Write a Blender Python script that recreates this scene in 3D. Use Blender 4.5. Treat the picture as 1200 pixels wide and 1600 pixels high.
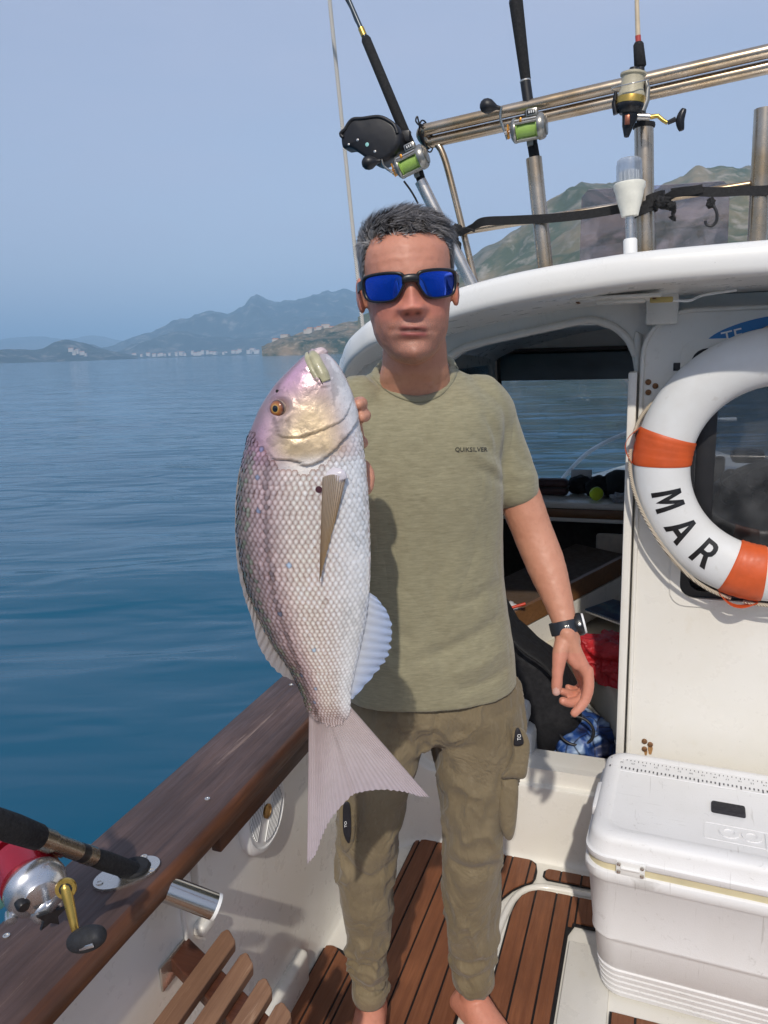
import bpy, bmesh, math, random
import numpy as np
from mathutils import Vector, Matrix
from mathutils.geometry import tessellate_polygon
random.seed(7); np.random.seed(7)
for _o in list(bpy.data.objects):
    bpy.data.objects.remove(_o)
SC = bpy.context.scene
COL = SC.collection
R = math.radians

# ---------------------------------------------------------------- camera
# world frame = boat frame: +Y to the bow, +X to starboard, cockpit sole at z = 0
FPX = 1200.0
PITCH, ROLL, YAW = R(11.9), R(1.84), R(20)
CAM = np.array([0.0, 0.0, 1.55])
_f = np.array([-math.sin(YAW)*math.cos(PITCH), math.cos(YAW)*math.cos(PITCH), -math.sin(PITCH)])
F0 = np.array([-math.sin(YAW), math.cos(YAW), 0.0])      # horizontal heading of the view
R0 = np.array([math.cos(YAW), math.sin(YAW), 0.0])
_u0 = np.cross(R0, _f)
_r = R0*math.cos(ROLL) - _u0*math.sin(ROLL)
_u = _u0*math.cos(ROLL) + R0*math.sin(ROLL)
UP = np.array([0.0, 0.0, 1.0])
cd = bpy.data.cameras.new('camera'); co = bpy.data.objects.new('camera', cd); COL.objects.link(co)
cd.sensor_fit = 'VERTICAL'; cd.sensor_height = 36; cd.lens = 36*FPX/1600
cd.clip_start = 0.02; cd.clip_end = 30000
co.matrix_world = Matrix(((_r[0], _u[0], -_f[0], CAM[0]), (_r[1], _u[1], -_f[1], CAM[1]), (_r[2], _u[2], -_f[2], CAM[2]), (0, 0, 0, 1)))
SC.camera = co

# ---------------------------------------------------------------- light
SUN_EL, SUN_A = R(41), R(8)
LD = (R0*math.sin(SUN_A) + F0*math.cos(SUN_A))*math.cos(SUN_EL) - UP*math.sin(SUN_EL)   # the way the light travels
sd = bpy.data.lights.new('sun', 'SUN'); so = bpy.data.objects.new('sun', sd); COL.objects.link(so)
sd.energy = 2.75; sd.angle = R(1.0); sd.color = (1.0, 0.93, 0.83)
so.rotation_euler = Vector(LD).to_track_quat('-Z', 'Y').to_euler(); so.location = (0.5, -4, 6)
W = bpy.data.worlds.new('World'); SC.world = W; W.use_nodes = True
_t = W.node_tree; _t.nodes.clear()
sky = _t.nodes.new('ShaderNodeTexSky'); sky.sky_type = 'NISHITA'; sky.sun_disc = False
sky.sun_elevation = SUN_EL; sky.sun_rotation = math.atan2(-LD[0], -LD[1])
sky.air_density = 1.0; sky.dust_density = 2.0; sky.ozone_density = 1.0; sky.altitude = 0
_tc = _t.nodes.new('ShaderNodeTexCoord'); _mp = _t.nodes.new('ShaderNodeMapping'); _mp.inputs['Scale'].default_value = (1.2, 1.2, 5.0)
_nz = _t.nodes.new('ShaderNodeTexNoise'); _nz.inputs['Scale'].default_value = 1.6; _nz.inputs['Detail'].default_value = 5; _nz.inputs['Roughness'].default_value = 0.55
_mr = _t.nodes.new('ShaderNodeMapRange'); _mr.inputs['From Min'].default_value = 0.3; _mr.inputs['From Max'].default_value = 0.75
_mr.inputs['To Min'].default_value = 0.60; _mr.inputs['To Max'].default_value = 0.95
_mx = _t.nodes.new('ShaderNodeMix'); _mx.data_type = 'RGBA'
_mx.inputs['B'].default_value = (3.2, 3.62, 4.85, 1)          # thin high veil of cloud over the blue
_bg = _t.nodes.new('ShaderNodeBackground'); _bg.inputs['Strength'].default_value = 0.145
_wo = _t.nodes.new('ShaderNodeOutputWorld')
_t.links.new(_tc.outputs['Generated'], _mp.inputs['Vector']); _t.links.new(_mp.outputs['Vector'], _nz.inputs['Vector'])
_t.links.new(_nz.outputs['Fac'], _mr.inputs['Value']); _t.links.new(_mr.outputs['Result'], _mx.inputs['Factor'])
_t.links.new(sky.outputs['Color'], _mx.inputs['A']); _t.links.new(_mx.outputs['Result'], _bg.inputs['Color'])
_t.links.new(_bg.outputs['Background'], _wo.inputs['Surface'])
vs = SC.view_settings
vs.view_transform = 'Standard'; vs.look = 'None'; vs.exposure = 0.16; vs.gamma = 1.0; vs.use_curve_mapping = False
SC.cycles.use_denoising = True
SC.cycles.max_bounces = 8; SC.cycles.diffuse_bounces = 5; SC.cycles.glossy_bounces = 3; SC.cycles.transparent_max_bounces = 12; SC.cycles.volume_bounces = 0
SC.cycles.caustics_reflective = False; SC.cycles.caustics_refractive = False
SC.cycles.sample_clamp_indirect = 6.0

# ---------------------------------------------------------------- survey helpers: sight lines cut with real planes
def ray(x, y): return _f + _r*(x-600)/FPX - _u*(y-800)/FPX
def _pl(x, y, ax, v):
    d = ray(x, y); return CAM + d*(v-CAM[ax])/d[ax]
def PX(x, y, v): return _pl(x, y, 0, v)
def PY(x, y, v): return _pl(x, y, 1, v)
def PZ(x, y, v): return _pl(x, y, 2, v)
def PM(x, y, v):
    d = ray(x, y); return CAM + d*v/(d @ F0)

# ---------------------------------------------------------------- object helpers
def tag(o, label=None, cat=None, group=None, kind=None):
    if label: o['label'] = label
    if cat: o['category'] = cat
    if group: o['group'] = group
    if kind: o['kind'] = kind
    return o
def adopt(c, p):
    if p is not None:
        c.parent = p
        m = Matrix.Identity(4); q = p
        while q is not None:
            m = Matrix.LocRotScale(q.location, q.rotation_euler, q.scale) @ m if q.parent is None else (q.matrix_parent_inverse @ Matrix.LocRotScale(q.location, q.rotation_euler, q.scale)) @ m
            q = q.parent
        c.matrix_parent_inverse = m.inverted()
    return c
def thing(name, label, cat, loc, group=None):
    o = bpy.data.objects.new(name, None); COL.objects.link(o); o.location = tuple(loc)
    o.empty_display_size = 0.1
    return tag(o, label, cat, group)
def mob(name, V, Fc, m, parent=None, smooth=True):
    me = bpy.data.meshes.new(name)
    me.from_pydata([tuple(map(float, v)) for v in V], [], [tuple(map(int, f)) for f in Fc]); me.update()
    if smooth: me.shade_smooth()
    if m: me.materials.append(m)
    o = bpy.data.objects.new(name, me); COL.objects.link(o)
    return adopt(o, parent)
def bob(name, bm, m, parent=None, smooth=True, auto=None):
    bmesh.ops.recalc_face_normals(bm, faces=bm.faces)
    me = bpy.data.meshes.new(name); bm.to_mesh(me); bm.free()
    if smooth: me.shade_smooth()
    if auto: me.set_sharp_from_angle(angle=R(auto))
    if m: me.materials.append(m)
    o = bpy.data.objects.new(name, me); COL.objects.link(o)
    return adopt(o, parent)
def sharp(o, a=35):
    o.data.shade_smooth(); o.data.set_sharp_from_angle(angle=R(a)); return o
class MB:
    """collects vertices and faces into one mesh"""
    def __init__(s): s.V = []; s.F = []
    def add(s, V, Fc):
        n = len(s.V); s.V += [tuple(map(float, v)) for v in V]; s.F += [tuple(int(i)+n for i in f) for f in Fc]; return s
    def build(s, name, m, parent=None, smooth=True, angle=35):
        o = mob(name, s.V, s.F, m, parent, smooth)
        bm = bmesh.new(); bm.from_mesh(o.data); bmesh.ops.recalc_face_normals(bm, faces=bm.faces); bm.to_mesh(o.data); bm.free()
        if smooth and angle: o.data.set_sharp_from_angle(angle=R(angle))
        return o
def loftVF(rings, closed=True, cap=True):
    rings = [np.asarray(r, float) for r in rings]; n = len(rings[0]); V = np.concatenate(rings); Fc = []
    for i in range(len(rings)-1):
        for j in range(n if closed else n-1):
            k = (j+1) % n
            Fc.append((i*n+j, i*n+k, (i+1)*n+k, (i+1)*n+j))
    if cap and closed:
        V = list(V); c0 = len(V); V.append(rings[0].mean(0)); c1 = len(V); V.append(rings[-1].mean(0)); b = (len(rings)-1)*n
        for j in range(n):
            Fc.append((c0, (j+1) % n, j)); Fc.append((c1, b+j, b+(j+1) % n))
    return V, Fc
def frames(P):
    P = np.asarray(P, float); T = np.gradient(P, axis=0); T /= np.linalg.norm(T, axis=1)[:, None]+1e-12
    a = np.array([0, 0, 1.0]) if abs(T[0][2]) < 0.9 else np.array([1.0, 0, 0])
    N = []; n = np.cross(T[0], a); n /= np.linalg.norm(n)
    for t in T:
        n = n - t*(n @ t); n /= np.linalg.norm(n); N.append(n.copy())
    N = np.array(N); return T, N, np.cross(T, N)
def tubeVF(P, rad, seg=12, cap=True):
    P = np.asarray(P, float); T, N, B = frames(P)
    rad = np.broadcast_to(np.asarray(rad, float), (len(P),))
    a = np.linspace(0, 2*math.pi, seg, endpoint=False)
    return loftVF([p + r*(np.cos(a)[:, None]*n + np.sin(a)[:, None]*b) for p, r, n, b in zip(P, rad, N, B)], True, cap)
def spline(P, n=40, closed=False):
    P = np.asarray(P, float); m = len(P)
    if m == 2: return np.array([P[0]+(P[1]-P[0])*t for t in np.linspace(0, 1, n)])
    out = []
    segs = m if closed else m-1
    for t in np.linspace(0, segs, n, endpoint=not closed):
        i = min(int(t), segs-1); u = t-i
        g = (lambda k: P[k % m]) if closed else (lambda k: P[min(max(k, 0), m-1)])
        p0, p1, p2, p3 = g(i-1), g(i), g(i+1), g(i+2)
        out.append(0.5*((2*p1)+(-p0+p2)*u+(2*p0-5*p1+4*p2-p3)*u*u+(-p0+3*p1-3*p2+p3)*u**3))
    return np.array(out)
def tube(name, P, rad, m, parent=None, seg=12, n=None):
    if n: P = spline(P, n)
    V, Fc = tubeVF(P, rad, seg); return sharp(mob(name, V, Fc, m, parent), 50)
def cyl(name, a, b, r0, m, parent=None, r1=None, seg=24, bev=0.0):
    a = np.asarray(a, float); b = np.asarray(b, float); r1 = r0 if r1 is None else r1
    if bev:
        L = np.linalg.norm(b-a); d = (b-a)/L
        P = [a, a+d*bev*0.3, a+d*bev, b-d*bev, b-d*bev*0.3, b]; rr = [r0-bev, r0-bev*0.3, r0, r1, r1-bev*0.3, r1-bev]
    else: P = [a, b]; rr = [r0, r1]
    V, Fc = tubeVF(P, rr, seg); return sharp(mob(name, V, Fc, m, parent), 40)
def lathe(name, prof, o, axis, m, parent=None, seg=32, angle=40):
    """prof: (radius, height) pairs along axis from o"""
    axis = np.asarray(axis, float); axis /= np.linalg.norm(axis)
    a = np.array([0, 0, 1.0]) if abs(axis[2]) < 0.9 else np.array([1.0, 0, 0])
    n = np.cross(axis, a); n /= np.linalg.norm(n); b = np.cross(axis, n); t = np.linspace(0, 2*math.pi, seg, endpoint=False)
    o = np.asarray(o, float)
    V, Fc = loftVF([o+axis*h+r*(np.cos(t)[:, None]*n+np.sin(t)[:, None]*b) for r, h in prof])
    return sharp(mob(name, V, Fc, m, parent), angle)
def rbox(name, c, size, m, parent=None, bev=0.004, rot=None, seg=2):
    bm = bmesh.new(); bmesh.ops.create_cube(bm, size=1.0)
    bmesh.ops.scale(bm, vec=size, verts=bm.verts)
    if bev: bmesh.ops.bevel(bm, geom=bm.edges[:]+bm.verts[:], offset=min(bev, 0.45*min(size)), segments=seg, profile=0.5, affect='EDGES')
    M = Matrix.Translation(Vector(c)) @ (rot.to_4x4() if rot is not None else Matrix.Identity(4))
    bmesh.ops.transform(bm, matrix=M, verts=bm.verts)
    return bob(name, bm, m, parent, auto=35)
def plate(name, outer, holes, fr, th, m, parent=None, angle=30):
    """flat panel from 2-D loops; fr = (origin, ex, ey), thickness along ex x ey"""
    o, ex, ey = [np.asarray(q, float) for q in fr]; ez = np.cross(ex, ey); ez /= np.linalg.norm(ez)
    loops = [list(outer)]+[list(h) for h in holes]
    tri = tessellate_polygon([[Vector((p[0], p[1], 0)) for p in l] for l in loops])
    flat = [p for l in loops for p in l]; n = len(flat)
    P = np.array([o+ex*p[0]+ey*p[1] for p in flat])
    V = list(P)+list(P+ez*th); Fc = [t for t in tri]+[(t[0]+n, t[1]+n, t[2]+n) for t in tri]
    k = 0
    for l in loops:
        for j in range(len(l)):
            a = k+j; b = k+(j+1) % len(l); Fc.append((a, b, b+n, a+n))
        k += len(l)
    mb = MB(); mb.add(V, Fc); return mb.build(name, m, parent, True, angle)
def rrect(x0, y0, x1, y1, r, n=6):
    r = [r]*4 if not hasattr(r, '__len__') else r; out = []
    for (cx, cy, a, q) in ((x1, y1, 0, r[0]), (x0, y1, 90, r[1]), (x0, y0, 180, r[2]), (x1, y0, 270, r[3])):
        sx = -1 if cx == x1 else 1; sy = -1 if cy == y1 else 1
        if q <= 0: out.append((cx, cy)); continue
        for t in np.linspace(0, 90, n): out.append((cx+sx*q+q*math.cos(R(a+t)), cy+sy*q+q*math.sin(R(a+t))))
    return out
def text_mesh(s, size=1.0, ext=0.0, bold=0.0):
    cu = bpy.data.curves.new('txt', 'FONT'); cu.body = s; cu.size = size; cu.extrude = ext; cu.offset = bold; cu.resolution_u = 3
    cu.align_x = 'CENTER'; cu.align_y = 'CENTER'
    ob = bpy.data.objects.new('txt', cu); COL.objects.link(ob); bpy.context.view_layer.update()
    me = bpy.data.meshes.new_from_object(ob.evaluated_get(bpy.context.evaluated_depsgraph_get()))
    V = np.array([v.co[:] for v in me.vertices]); Fc = [tuple(p.vertices) for p in me.polygons]
    bpy.data.objects.remove(ob); bpy.data.meshes.remove(me); bpy.data.curves.remove(cu); return V, Fc
def put_text(name, s, size, o, ex, ey, m, parent, ext=0.0, bold=0.0):
    V, Fc = text_mesh(s, size, ext, bold); ex = np.asarray(ex, float); ey = np.asarray(ey, float); ez = np.cross(ex, ey)
    return mob(name, [np.asarray(o)+ex*v[0]+ey*v[1]+ez*v[2] for v in V], Fc, m, parent, False)

# ---------------------------------------------------------------- numpy noise
_perm = np.random.RandomState(3).permutation(4096)
def _h(i, j, k): return _perm[(_perm[(_perm[i & 4095]+j) & 4095]+k) & 4095]/4095.0*2-1
def vnoise(P):
    P = np.asarray(P, float); I = np.floor(P).astype(int); U = P-I; U = U*U*(3-2*U); r = 0
    for a in (0, 1):
        for b in (0, 1):
            for c in (0, 1):
                w = (U[:, 0] if a else 1-U[:, 0])*(U[:, 1] if b else 1-U[:, 1])*(U[:, 2] if c else 1-U[:, 2])
                r = r+w*_h(I[:, 0]+a, I[:, 1]+b, I[:, 2]+c)
    return r
def fbm(P, o=4, g=0.5, l=2.03):
    P = np.asarray(P, float); r = 0; a = 1.0
    for i in range(o): r = r+a*vnoise(P+i*17.3); P = P*l; a *= g
    return r
def sstep(a, b, x): t = np.clip((x-a)/(b-a), 0, 1); return t*t*(3-2*t)
def gauss(x, s): return np.exp(-(x/s)**2/2)

# ---------------------------------------------------------------- material helpers
class NT:
    def __init__(s, name):
        s.m = bpy.data.materials.new(name); s.m.use_nodes = True; s.t = s.m.node_tree; s.t.nodes.clear()
        s.out = s.t.nodes.new('ShaderNodeOutputMaterial')
    def n(s, typ, props=None, **kw):
        nd = s.t.nodes.new('ShaderNode'+typ)
        for k, v in (props or {}).items(): setattr(nd, k, v)
        for k, v in kw.items():
            key = k.replace('_', ' ')
            i = nd.inputs[int(k[1:])] if (k[0] == 'i' and k[1:].isdigit()) else nd.inputs[key]
            if hasattr(v, 'is_output') or isinstance(v, bpy.types.NodeSocket): s.t.links.new(v, i)
            else: i.default_value = v
        return nd
    def coord(s, which='Object', scale=(1, 1, 1), rot=(0, 0, 0), loc=(0, 0, 0)):
        tc = s.n('TexCoord'); mp = s.n('Mapping', Scale=scale, Rotation=rot, Location=loc)
        s.t.links.new(tc.outputs[which], mp.inputs['Vector']); return mp.outputs['Vector']
    def noise(s, vec, scale, detail=4, rough=0.55, dist=0.0):
        return s.n('TexNoise', Vector=vec, Scale=scale, Detail=detail, Roughness=rough, Distortion=dist).outputs['Fac']
    def ramp(s, fac, stops):
        nd = s.n('ValToRGB', Fac=fac); e = nd.color_ramp.elements
        while len(e) > 1: e.remove(e[-1])
        e[0].position = stops[0][0]; e[0].color = tuple(stops[0][1])+(1,) if len(stops[0][1]) == 3 else stops[0][1]
        for p, c in stops[1:]:
            q = e.new(p); q.color = tuple(c)+(1,) if len(c) == 3 else c
        return nd.outputs['Color']
    def rng(s, v, a, b, c, d): return s.n('MapRange', Value=v, From_Min=a, From_Max=b, To_Min=c, To_Max=d).outputs['Result']
    def mix(s, f, a, b, mode='MIX'):
        nd = s.n('Mix', {'data_type': 'RGBA', 'blend_type': mode})
        for key, v in (('Factor', f), ('A', a), ('B', b)):
            i = [q for q in nd.inputs if q.name == key and (q.type == 'RGBA' or key == 'Factor')][0]
            if isinstance(v, bpy.types.NodeSocket): s.t.links.new(v, i)
            else: i.default_value = v if key == 'Factor' else (tuple(v)+(1,) if len(v) == 3 else v)
        return [q for q in nd.outputs if q.type == 'RGBA'][0]
    def math(s, op, a, b=0.0):
        nd = s.n('Math', {'operation': op}, i0=a, i1=b); return nd.outputs[0]
    def bump(s, h, strength=0.3, dist=0.01, normal=None):
        kw = dict(Height=h, Strength=strength, Distance=dist)
        if normal is not None: kw['Normal'] = normal
        return s.n('Bump', **kw).outputs['Normal']
    def bsdf(s, **kw):
        b = s.n('BsdfPrincipled', **{k: (tuple(v)+(1,) if isinstance(v, tuple) and len(v) == 3 and 'Radius' not in k else v) for k, v in kw.items()})
        s.t.links.new(b.outputs['BSDF'], s.out.inputs['Surface']); return b
    def attr(s, name, out='Color'): return s.n('Attribute', {'attribute_name': name}).outputs[out]
def simple(name, col, rough=0.5, metal=0.0, var=0.12, scale=30, bump=0.0, bscale=200, spec=0.5, coat=0.0, **kw):
    g = NT(name); v = g.coord()
    c = g.mix(g.rng(g.noise(v, scale), 0.3, 0.7, 0, 1), tuple(x*(1-var) for x in col), tuple(min(1, x*(1+var)) for x in col))
    a = dict(Base_Color=c, Roughness=g.rng(g.noise(v, scale*1.7), 0.3, 0.7, max(0.02, rough*0.8), min(1, rough*1.25)), Metallic=metal, Specular_IOR_Level=spec, Coat_Weight=coat)
    if bump: a['Normal'] = g.bump(g.noise(v, bscale, 3), bump, 0.002)
    a.update(kw); g.bsdf(**a); return g.m
# ================================================================ sea, shore and mountains
SEA_Z = -0.38
def water_material():
    g = NT('sea_water'); v0 = g.coord('Object', rot=(0, 0, -YAW))
    def lay(sx, sy, sc, det, dist=0.6, rot=0.0):
        mp = g.n('Mapping', Vector=v0, Scale=(sx, sy, 1), Rotation=(0, 0, rot)); return g.noise(mp.outputs['Vector'], sc, det, 0.5, dist)
    calm = g.rng(lay(0.25, 0.6, 0.16, 3, 1.2), 0.36, 0.62, 0.40, 1.0)
    a = lay(0.40, 1.15, 0.75, 1, 0.4, 0.12); b = lay(0.42, 1.25, 2.0, 1, 0.7, -0.18); c = lay(0.5, 1.4, 6.0, 1, 0.4, 0.1)
    h = g.math('ADD', g.math('MULTIPLY', a, 0.085), g.math('MULTIPLY', g.math('ADD', g.math('MULTIPLY', b, 0.052), g.math('MULTIPLY', c, 0.0040)), calm))
    nrm = g.bump(h, 1.0, 1.0)
    tint = g.rng(lay(0.2, 0.3, 0.35, 3), 0.3, 0.7, 0, 1)
    col = g.mix(tint, (0.0008, 0.075, 0.140), (0.0012, 0.090, 0.160))
    g.bsdf(Base_Color=col, Roughness=0.07, IOR=1.333, Specular_IOR_Level=0.5, Normal=nrm)
    return g.m
def build_sea():
    na, nr = 420, 230
    rr = np.concatenate([[0.0], 0.6*np.exp(np.linspace(0, math.log(14000/0.6), nr))]); aa = np.linspace(0, 2*math.pi, na, endpoint=False)
    V = []
    for r in rr:
        x = r*np.cos(aa); y = 1.5+r*np.sin(aa); xr = x*R0[0]+y*R0[1]; yr = x*F0[0]+y*F0[1]
        k = np.exp(-r/60.0)
        z = k*(0.022*np.sin(yr*1.15+0.5*np.sin(xr*0.35))+0.014*np.sin(yr*2.1+xr*0.55+1.3)+0.012*np.sin(yr*1.7-xr*0.8)+0.02*fbm(np.stack([xr*0.5, yr*1.1, 0*xr], 1), 2))
        V.append(np.stack([x, y, SEA_Z+z], 1))
    V, Fc = loftVF(V, True, False)
    return tag(mob('sea', V, Fc, water_material()), 'calm blue sea with soft ripples around the boat', None, None, 'structure')
build_sea()

def land_material(name, green, tan, rock, sc, rockiness=0.5):
    g = NT(name); v = g.coord('Object')
    n1 = g.noise(v, sc, 8, 0.62); n2 = g.noise(v, sc*3.3, 6, 0.6, 0.4); n3 = g.noise(v, sc*0.35, 4, 0.5)
    c = g.mix(g.rng(n1, 0.40, 0.60, 0, 1), green, tan)
    c = g.mix(g.rng(n2, 0.47+0.1*(1-rockiness), 0.62+0.1*(1-rockiness), 0, 1), c, rock)
    c = g.mix(g.rng(n3, 0.35, 0.65, 0, 0.6), c, tuple(x*0.6 for x in green))
    g.bsdf(Base_Color=c, Roughness=0.95, Specular_IOR_Level=0.1, Normal=g.bump(n2, 0.8, 2.0)); return g.m
def ridge(name, pts, rs, rc, rb, m, amp, freq, label, nx=260, nt=46, p=0.85, step=0, jag=1.0):
    pts = np.array(sorted(pts), float); xs = np.linspace(pts[0][0], pts[-1][0], nx); ys = np.interp(xs, pts[:, 0], pts[:, 1])
    ker = np.hanning(7); ker /= ker.sum(); ys = np.convolve(np.pad(ys, 3, 'edge'), ker, 'valid')
    rows = []
    ts = np.concatenate([np.linspace(0, 1, nt), np.linspace(1, 2, 8)[1:]])
    D = []; Hc = []
    for x, y in zip(xs, ys):
        d = ray(x, y); hl = math.hypot(d[0], d[1]); D.append(d[:2]/hl); Hc.append(CAM[2]+d[2]/hl*rc)
    D = np.array(D); Hc = np.array(Hc)
    for t in ts:
        rr = rs+(rc-rs)*t if t <= 1 else rc+(rb-rc)*(t-1)
        xy = D*rr
        base = np.maximum(Hc-SEA_Z, 0.5)
        prof = t**p if t <= 1 else max(0.0, 1-(t-1)**1.5)
        if step and t <= 1: prof = step*sstep(0.0, 0.10, t)+(1-step)*t**p
        q = np.stack([xy[:, 0], xy[:, 1], 0*xy[:, 0]+t*3], 1)*freq
        nz = fbm(q, 5, 0.52); rg = 1-np.abs(fbm(q*0.8+9, 3, 0.5))
        w = (math.sin(math.pi*min(t, 1))**0.7 if t < 1 else 0.25)
        if t > 0.55: base = base*(1+0.05*jag*fbm(np.stack([xs*0.045, 0*xs, 0*xs+7], 1), 5, 0.55))
        z = SEA_Z-0.6*(1-min(1, t*8))+base*prof+amp*w*(nz*0.6+(rg-0.75)*0.7)+amp*0.10*nz*(t > 0.85)
        rows.append(np.stack([xy[:, 0], xy[:, 1], np.maximum(z, SEA_Z-1.0)], 1))
    V, Fc = loftVF(rows, False, False)
    return tag(mob(name, V, Fc, m), label, None, None, 'structure')
mFar = land_material('far_range', (0.03, 0.045, 0.03), (0.10, 0.095, 0.075), (0.18, 0.17, 0.15), 0.004, 0.4)
mMid = land_material('wooded_range', (0.010, 0.020, 0.013), (0.035, 0.045, 0.028), (0.26, 0.24, 0.21), 0.008, 0.42)
mNear = land_material('scrub_slope', (0.075, 0.090, 0.036), (0.27, 0.205, 0.115), (0.32, 0.28, 0.22), 0.022, 0.55)
mCliff = land_material('cliff_rock', (0.03, 0.055, 0.02), (0.36, 0.25, 0.15), (0.50, 0.40, 0.29), 0.055, 0.5)
ridge('distant_range', [(-900, 500), (-500, 528), (-200, 522), (-60, 534), (0, 530), (60, 526), (100, 529), (150, 525), (190, 531), (260, 537), (420, 540)], 4300, 5200, 6000, mFar, 14, 0.004, 'pale far mountain range on the horizon', 160)
ridge('mountain_range', [(120, 552), (170, 546), (205, 528), (250, 514), (275, 499), (310, 494), (340, 488), (362, 493), (385, 473), (410, 468), (450, 467), (480, 462), (505, 458), (535, 454), (560, 455), (600, 462), (650, 470), (720, 475), (800, 480), (900, 485), (1100, 490), (1500, 495)], 2100, 3000, 3800, mMid, 46, 0.0052, 'hazy blue wooded mountains behind the bay', 300, 60, jag=1.6)
ridge('wooded_hill', [(-500, 545), (-200, 540), (-60, 552), (0, 546), (35, 545), (66, 547), (85, 534), (105, 528), (120, 532), (150, 543), (185, 550), (215, 557)], 1750, 1950, 2200, mMid, 9, 0.02, 'dark wooded hill with a quarry at the water', 160, 30)
ridge('headland', [(409, 548), (416, 540), (428, 534), (450, 526), (470, 519), (490, 516), (512, 513), (530, 508), (548, 505), (575, 503), (610, 498), (660, 492), (740, 500), (860, 520), (1000, 530)], 700, 900, 1200, mCliff, 9, 0.030, 'rocky tan headland with houses on top', 220, 44, 0.9, 0.42, 0.5)
ridge('scrub_mountain', [(560, 520), (640, 480), (700, 440), (742, 404), (790, 372), (830, 345), (862, 325), (900, 298), (930, 287), (970, 285), (1010, 292), (1060, 270), (1100, 258), (1135, 256), (1180, 264), (1300, 250), (1500, 280), (1800, 330), (2200, 400)], 330, 820, 1300, mNear, 30, 0.011, 'dry green and tan scrub mountain above the cabin roof', 340, 70, 0.9, 0, 0.3)

def far_point(x, y, r):
    d = ray(x, y); return CAM+d*r/math.hypot(d[0], d[1])
mWall = simple('house_render', (0.46, 0.42, 0.37), 0.8, 0, 0.25, 0.08); mTile = simple('house_roof', (0.36, 0.17, 0.10), 0.8, 0, 0.15, 0.5)
def house_mesh(w, d, h, rf):
    V = [(-w, -d, -4), (w, -d, -4), (w, d, -4), (-w, d, -4), (-w, -d, h), (w, -d, h), (w, d, h), (-w, d, h), (-w*1.04, 0, h+rf), (w*1.04, 0, h+rf)]
    Fc = [(0, 1, 5, 4), (1, 2, 6, 5), (2, 3, 7, 6), (3, 0, 4, 7), (0, 3, 2, 1), (4, 5, 9, 8), (6, 7, 8, 9), (5, 6, 9), (7, 4, 8)]
    me = bpy.data.meshes.new('house'); me.from_pydata(V, [], Fc); me.materials.append(mWall); me.materials.append(mTile)
    for i in (5, 6): me.polygons[i].material_index = 1
    me.update(); return me
_hm = [house_mesh(3.2, 2.6, 3.2, 1.2), house_mesh(4.4, 3.0, 4.6, 0.5), house_mesh(2.4, 2.4, 2.6, 1.0)]
_hb = [house_mesh(5, 4, 3.2, 1.8), house_mesh(7, 5, 5, 1.4), house_mesh(3.5, 3.5, 6, 1.0), house_mesh(3, 3, 2.2, 1.2)]
def house(x, y, r, k, mesh, label, group):
    o = bpy.data.objects.new('house', mesh); COL.objects.link(o); o.location = tuple(far_point(x, y, r)); o.rotation_euler[2] = random.uniform(-0.5, 0.5)+YAW
    tag(o, label, 'house', group)
for i, (x, y) in enumerate([(431, 535), (446, 530), (478, 520), (485, 518), (489, 521), (493, 517), (500, 516), (509, 514), (512, 513), (519, 516), (524, 521)]):
    house(x, y, 840+6*(i % 3), i, _hm[i % 3], 'small pale house on the rocky headland', 'houses on the headland')
for i in range(30):
    x = 214+i*6.6+random.uniform(-5, 5); y = 556.6-(x-214)*0.033-abs(random.gauss(0, 1.2))
    house(x, y, 2110+random.uniform(-15, 25), i, _hb[random.choice((0, 0, 1, 2, 3, 3))], 'tiny white building along the far shore town', 'buildings of the far shore town')
for i, (x, y) in enumerate([(111, 547), (117, 549), (122, 550), (128, 552), (134, 554), (116, 552)]):
    house(x, y, 1770, i, _hb[(0, 3, 2)[i % 3]], 'tiny white building on the dark wooded hill', 'buildings on the wooded hill')
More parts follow.
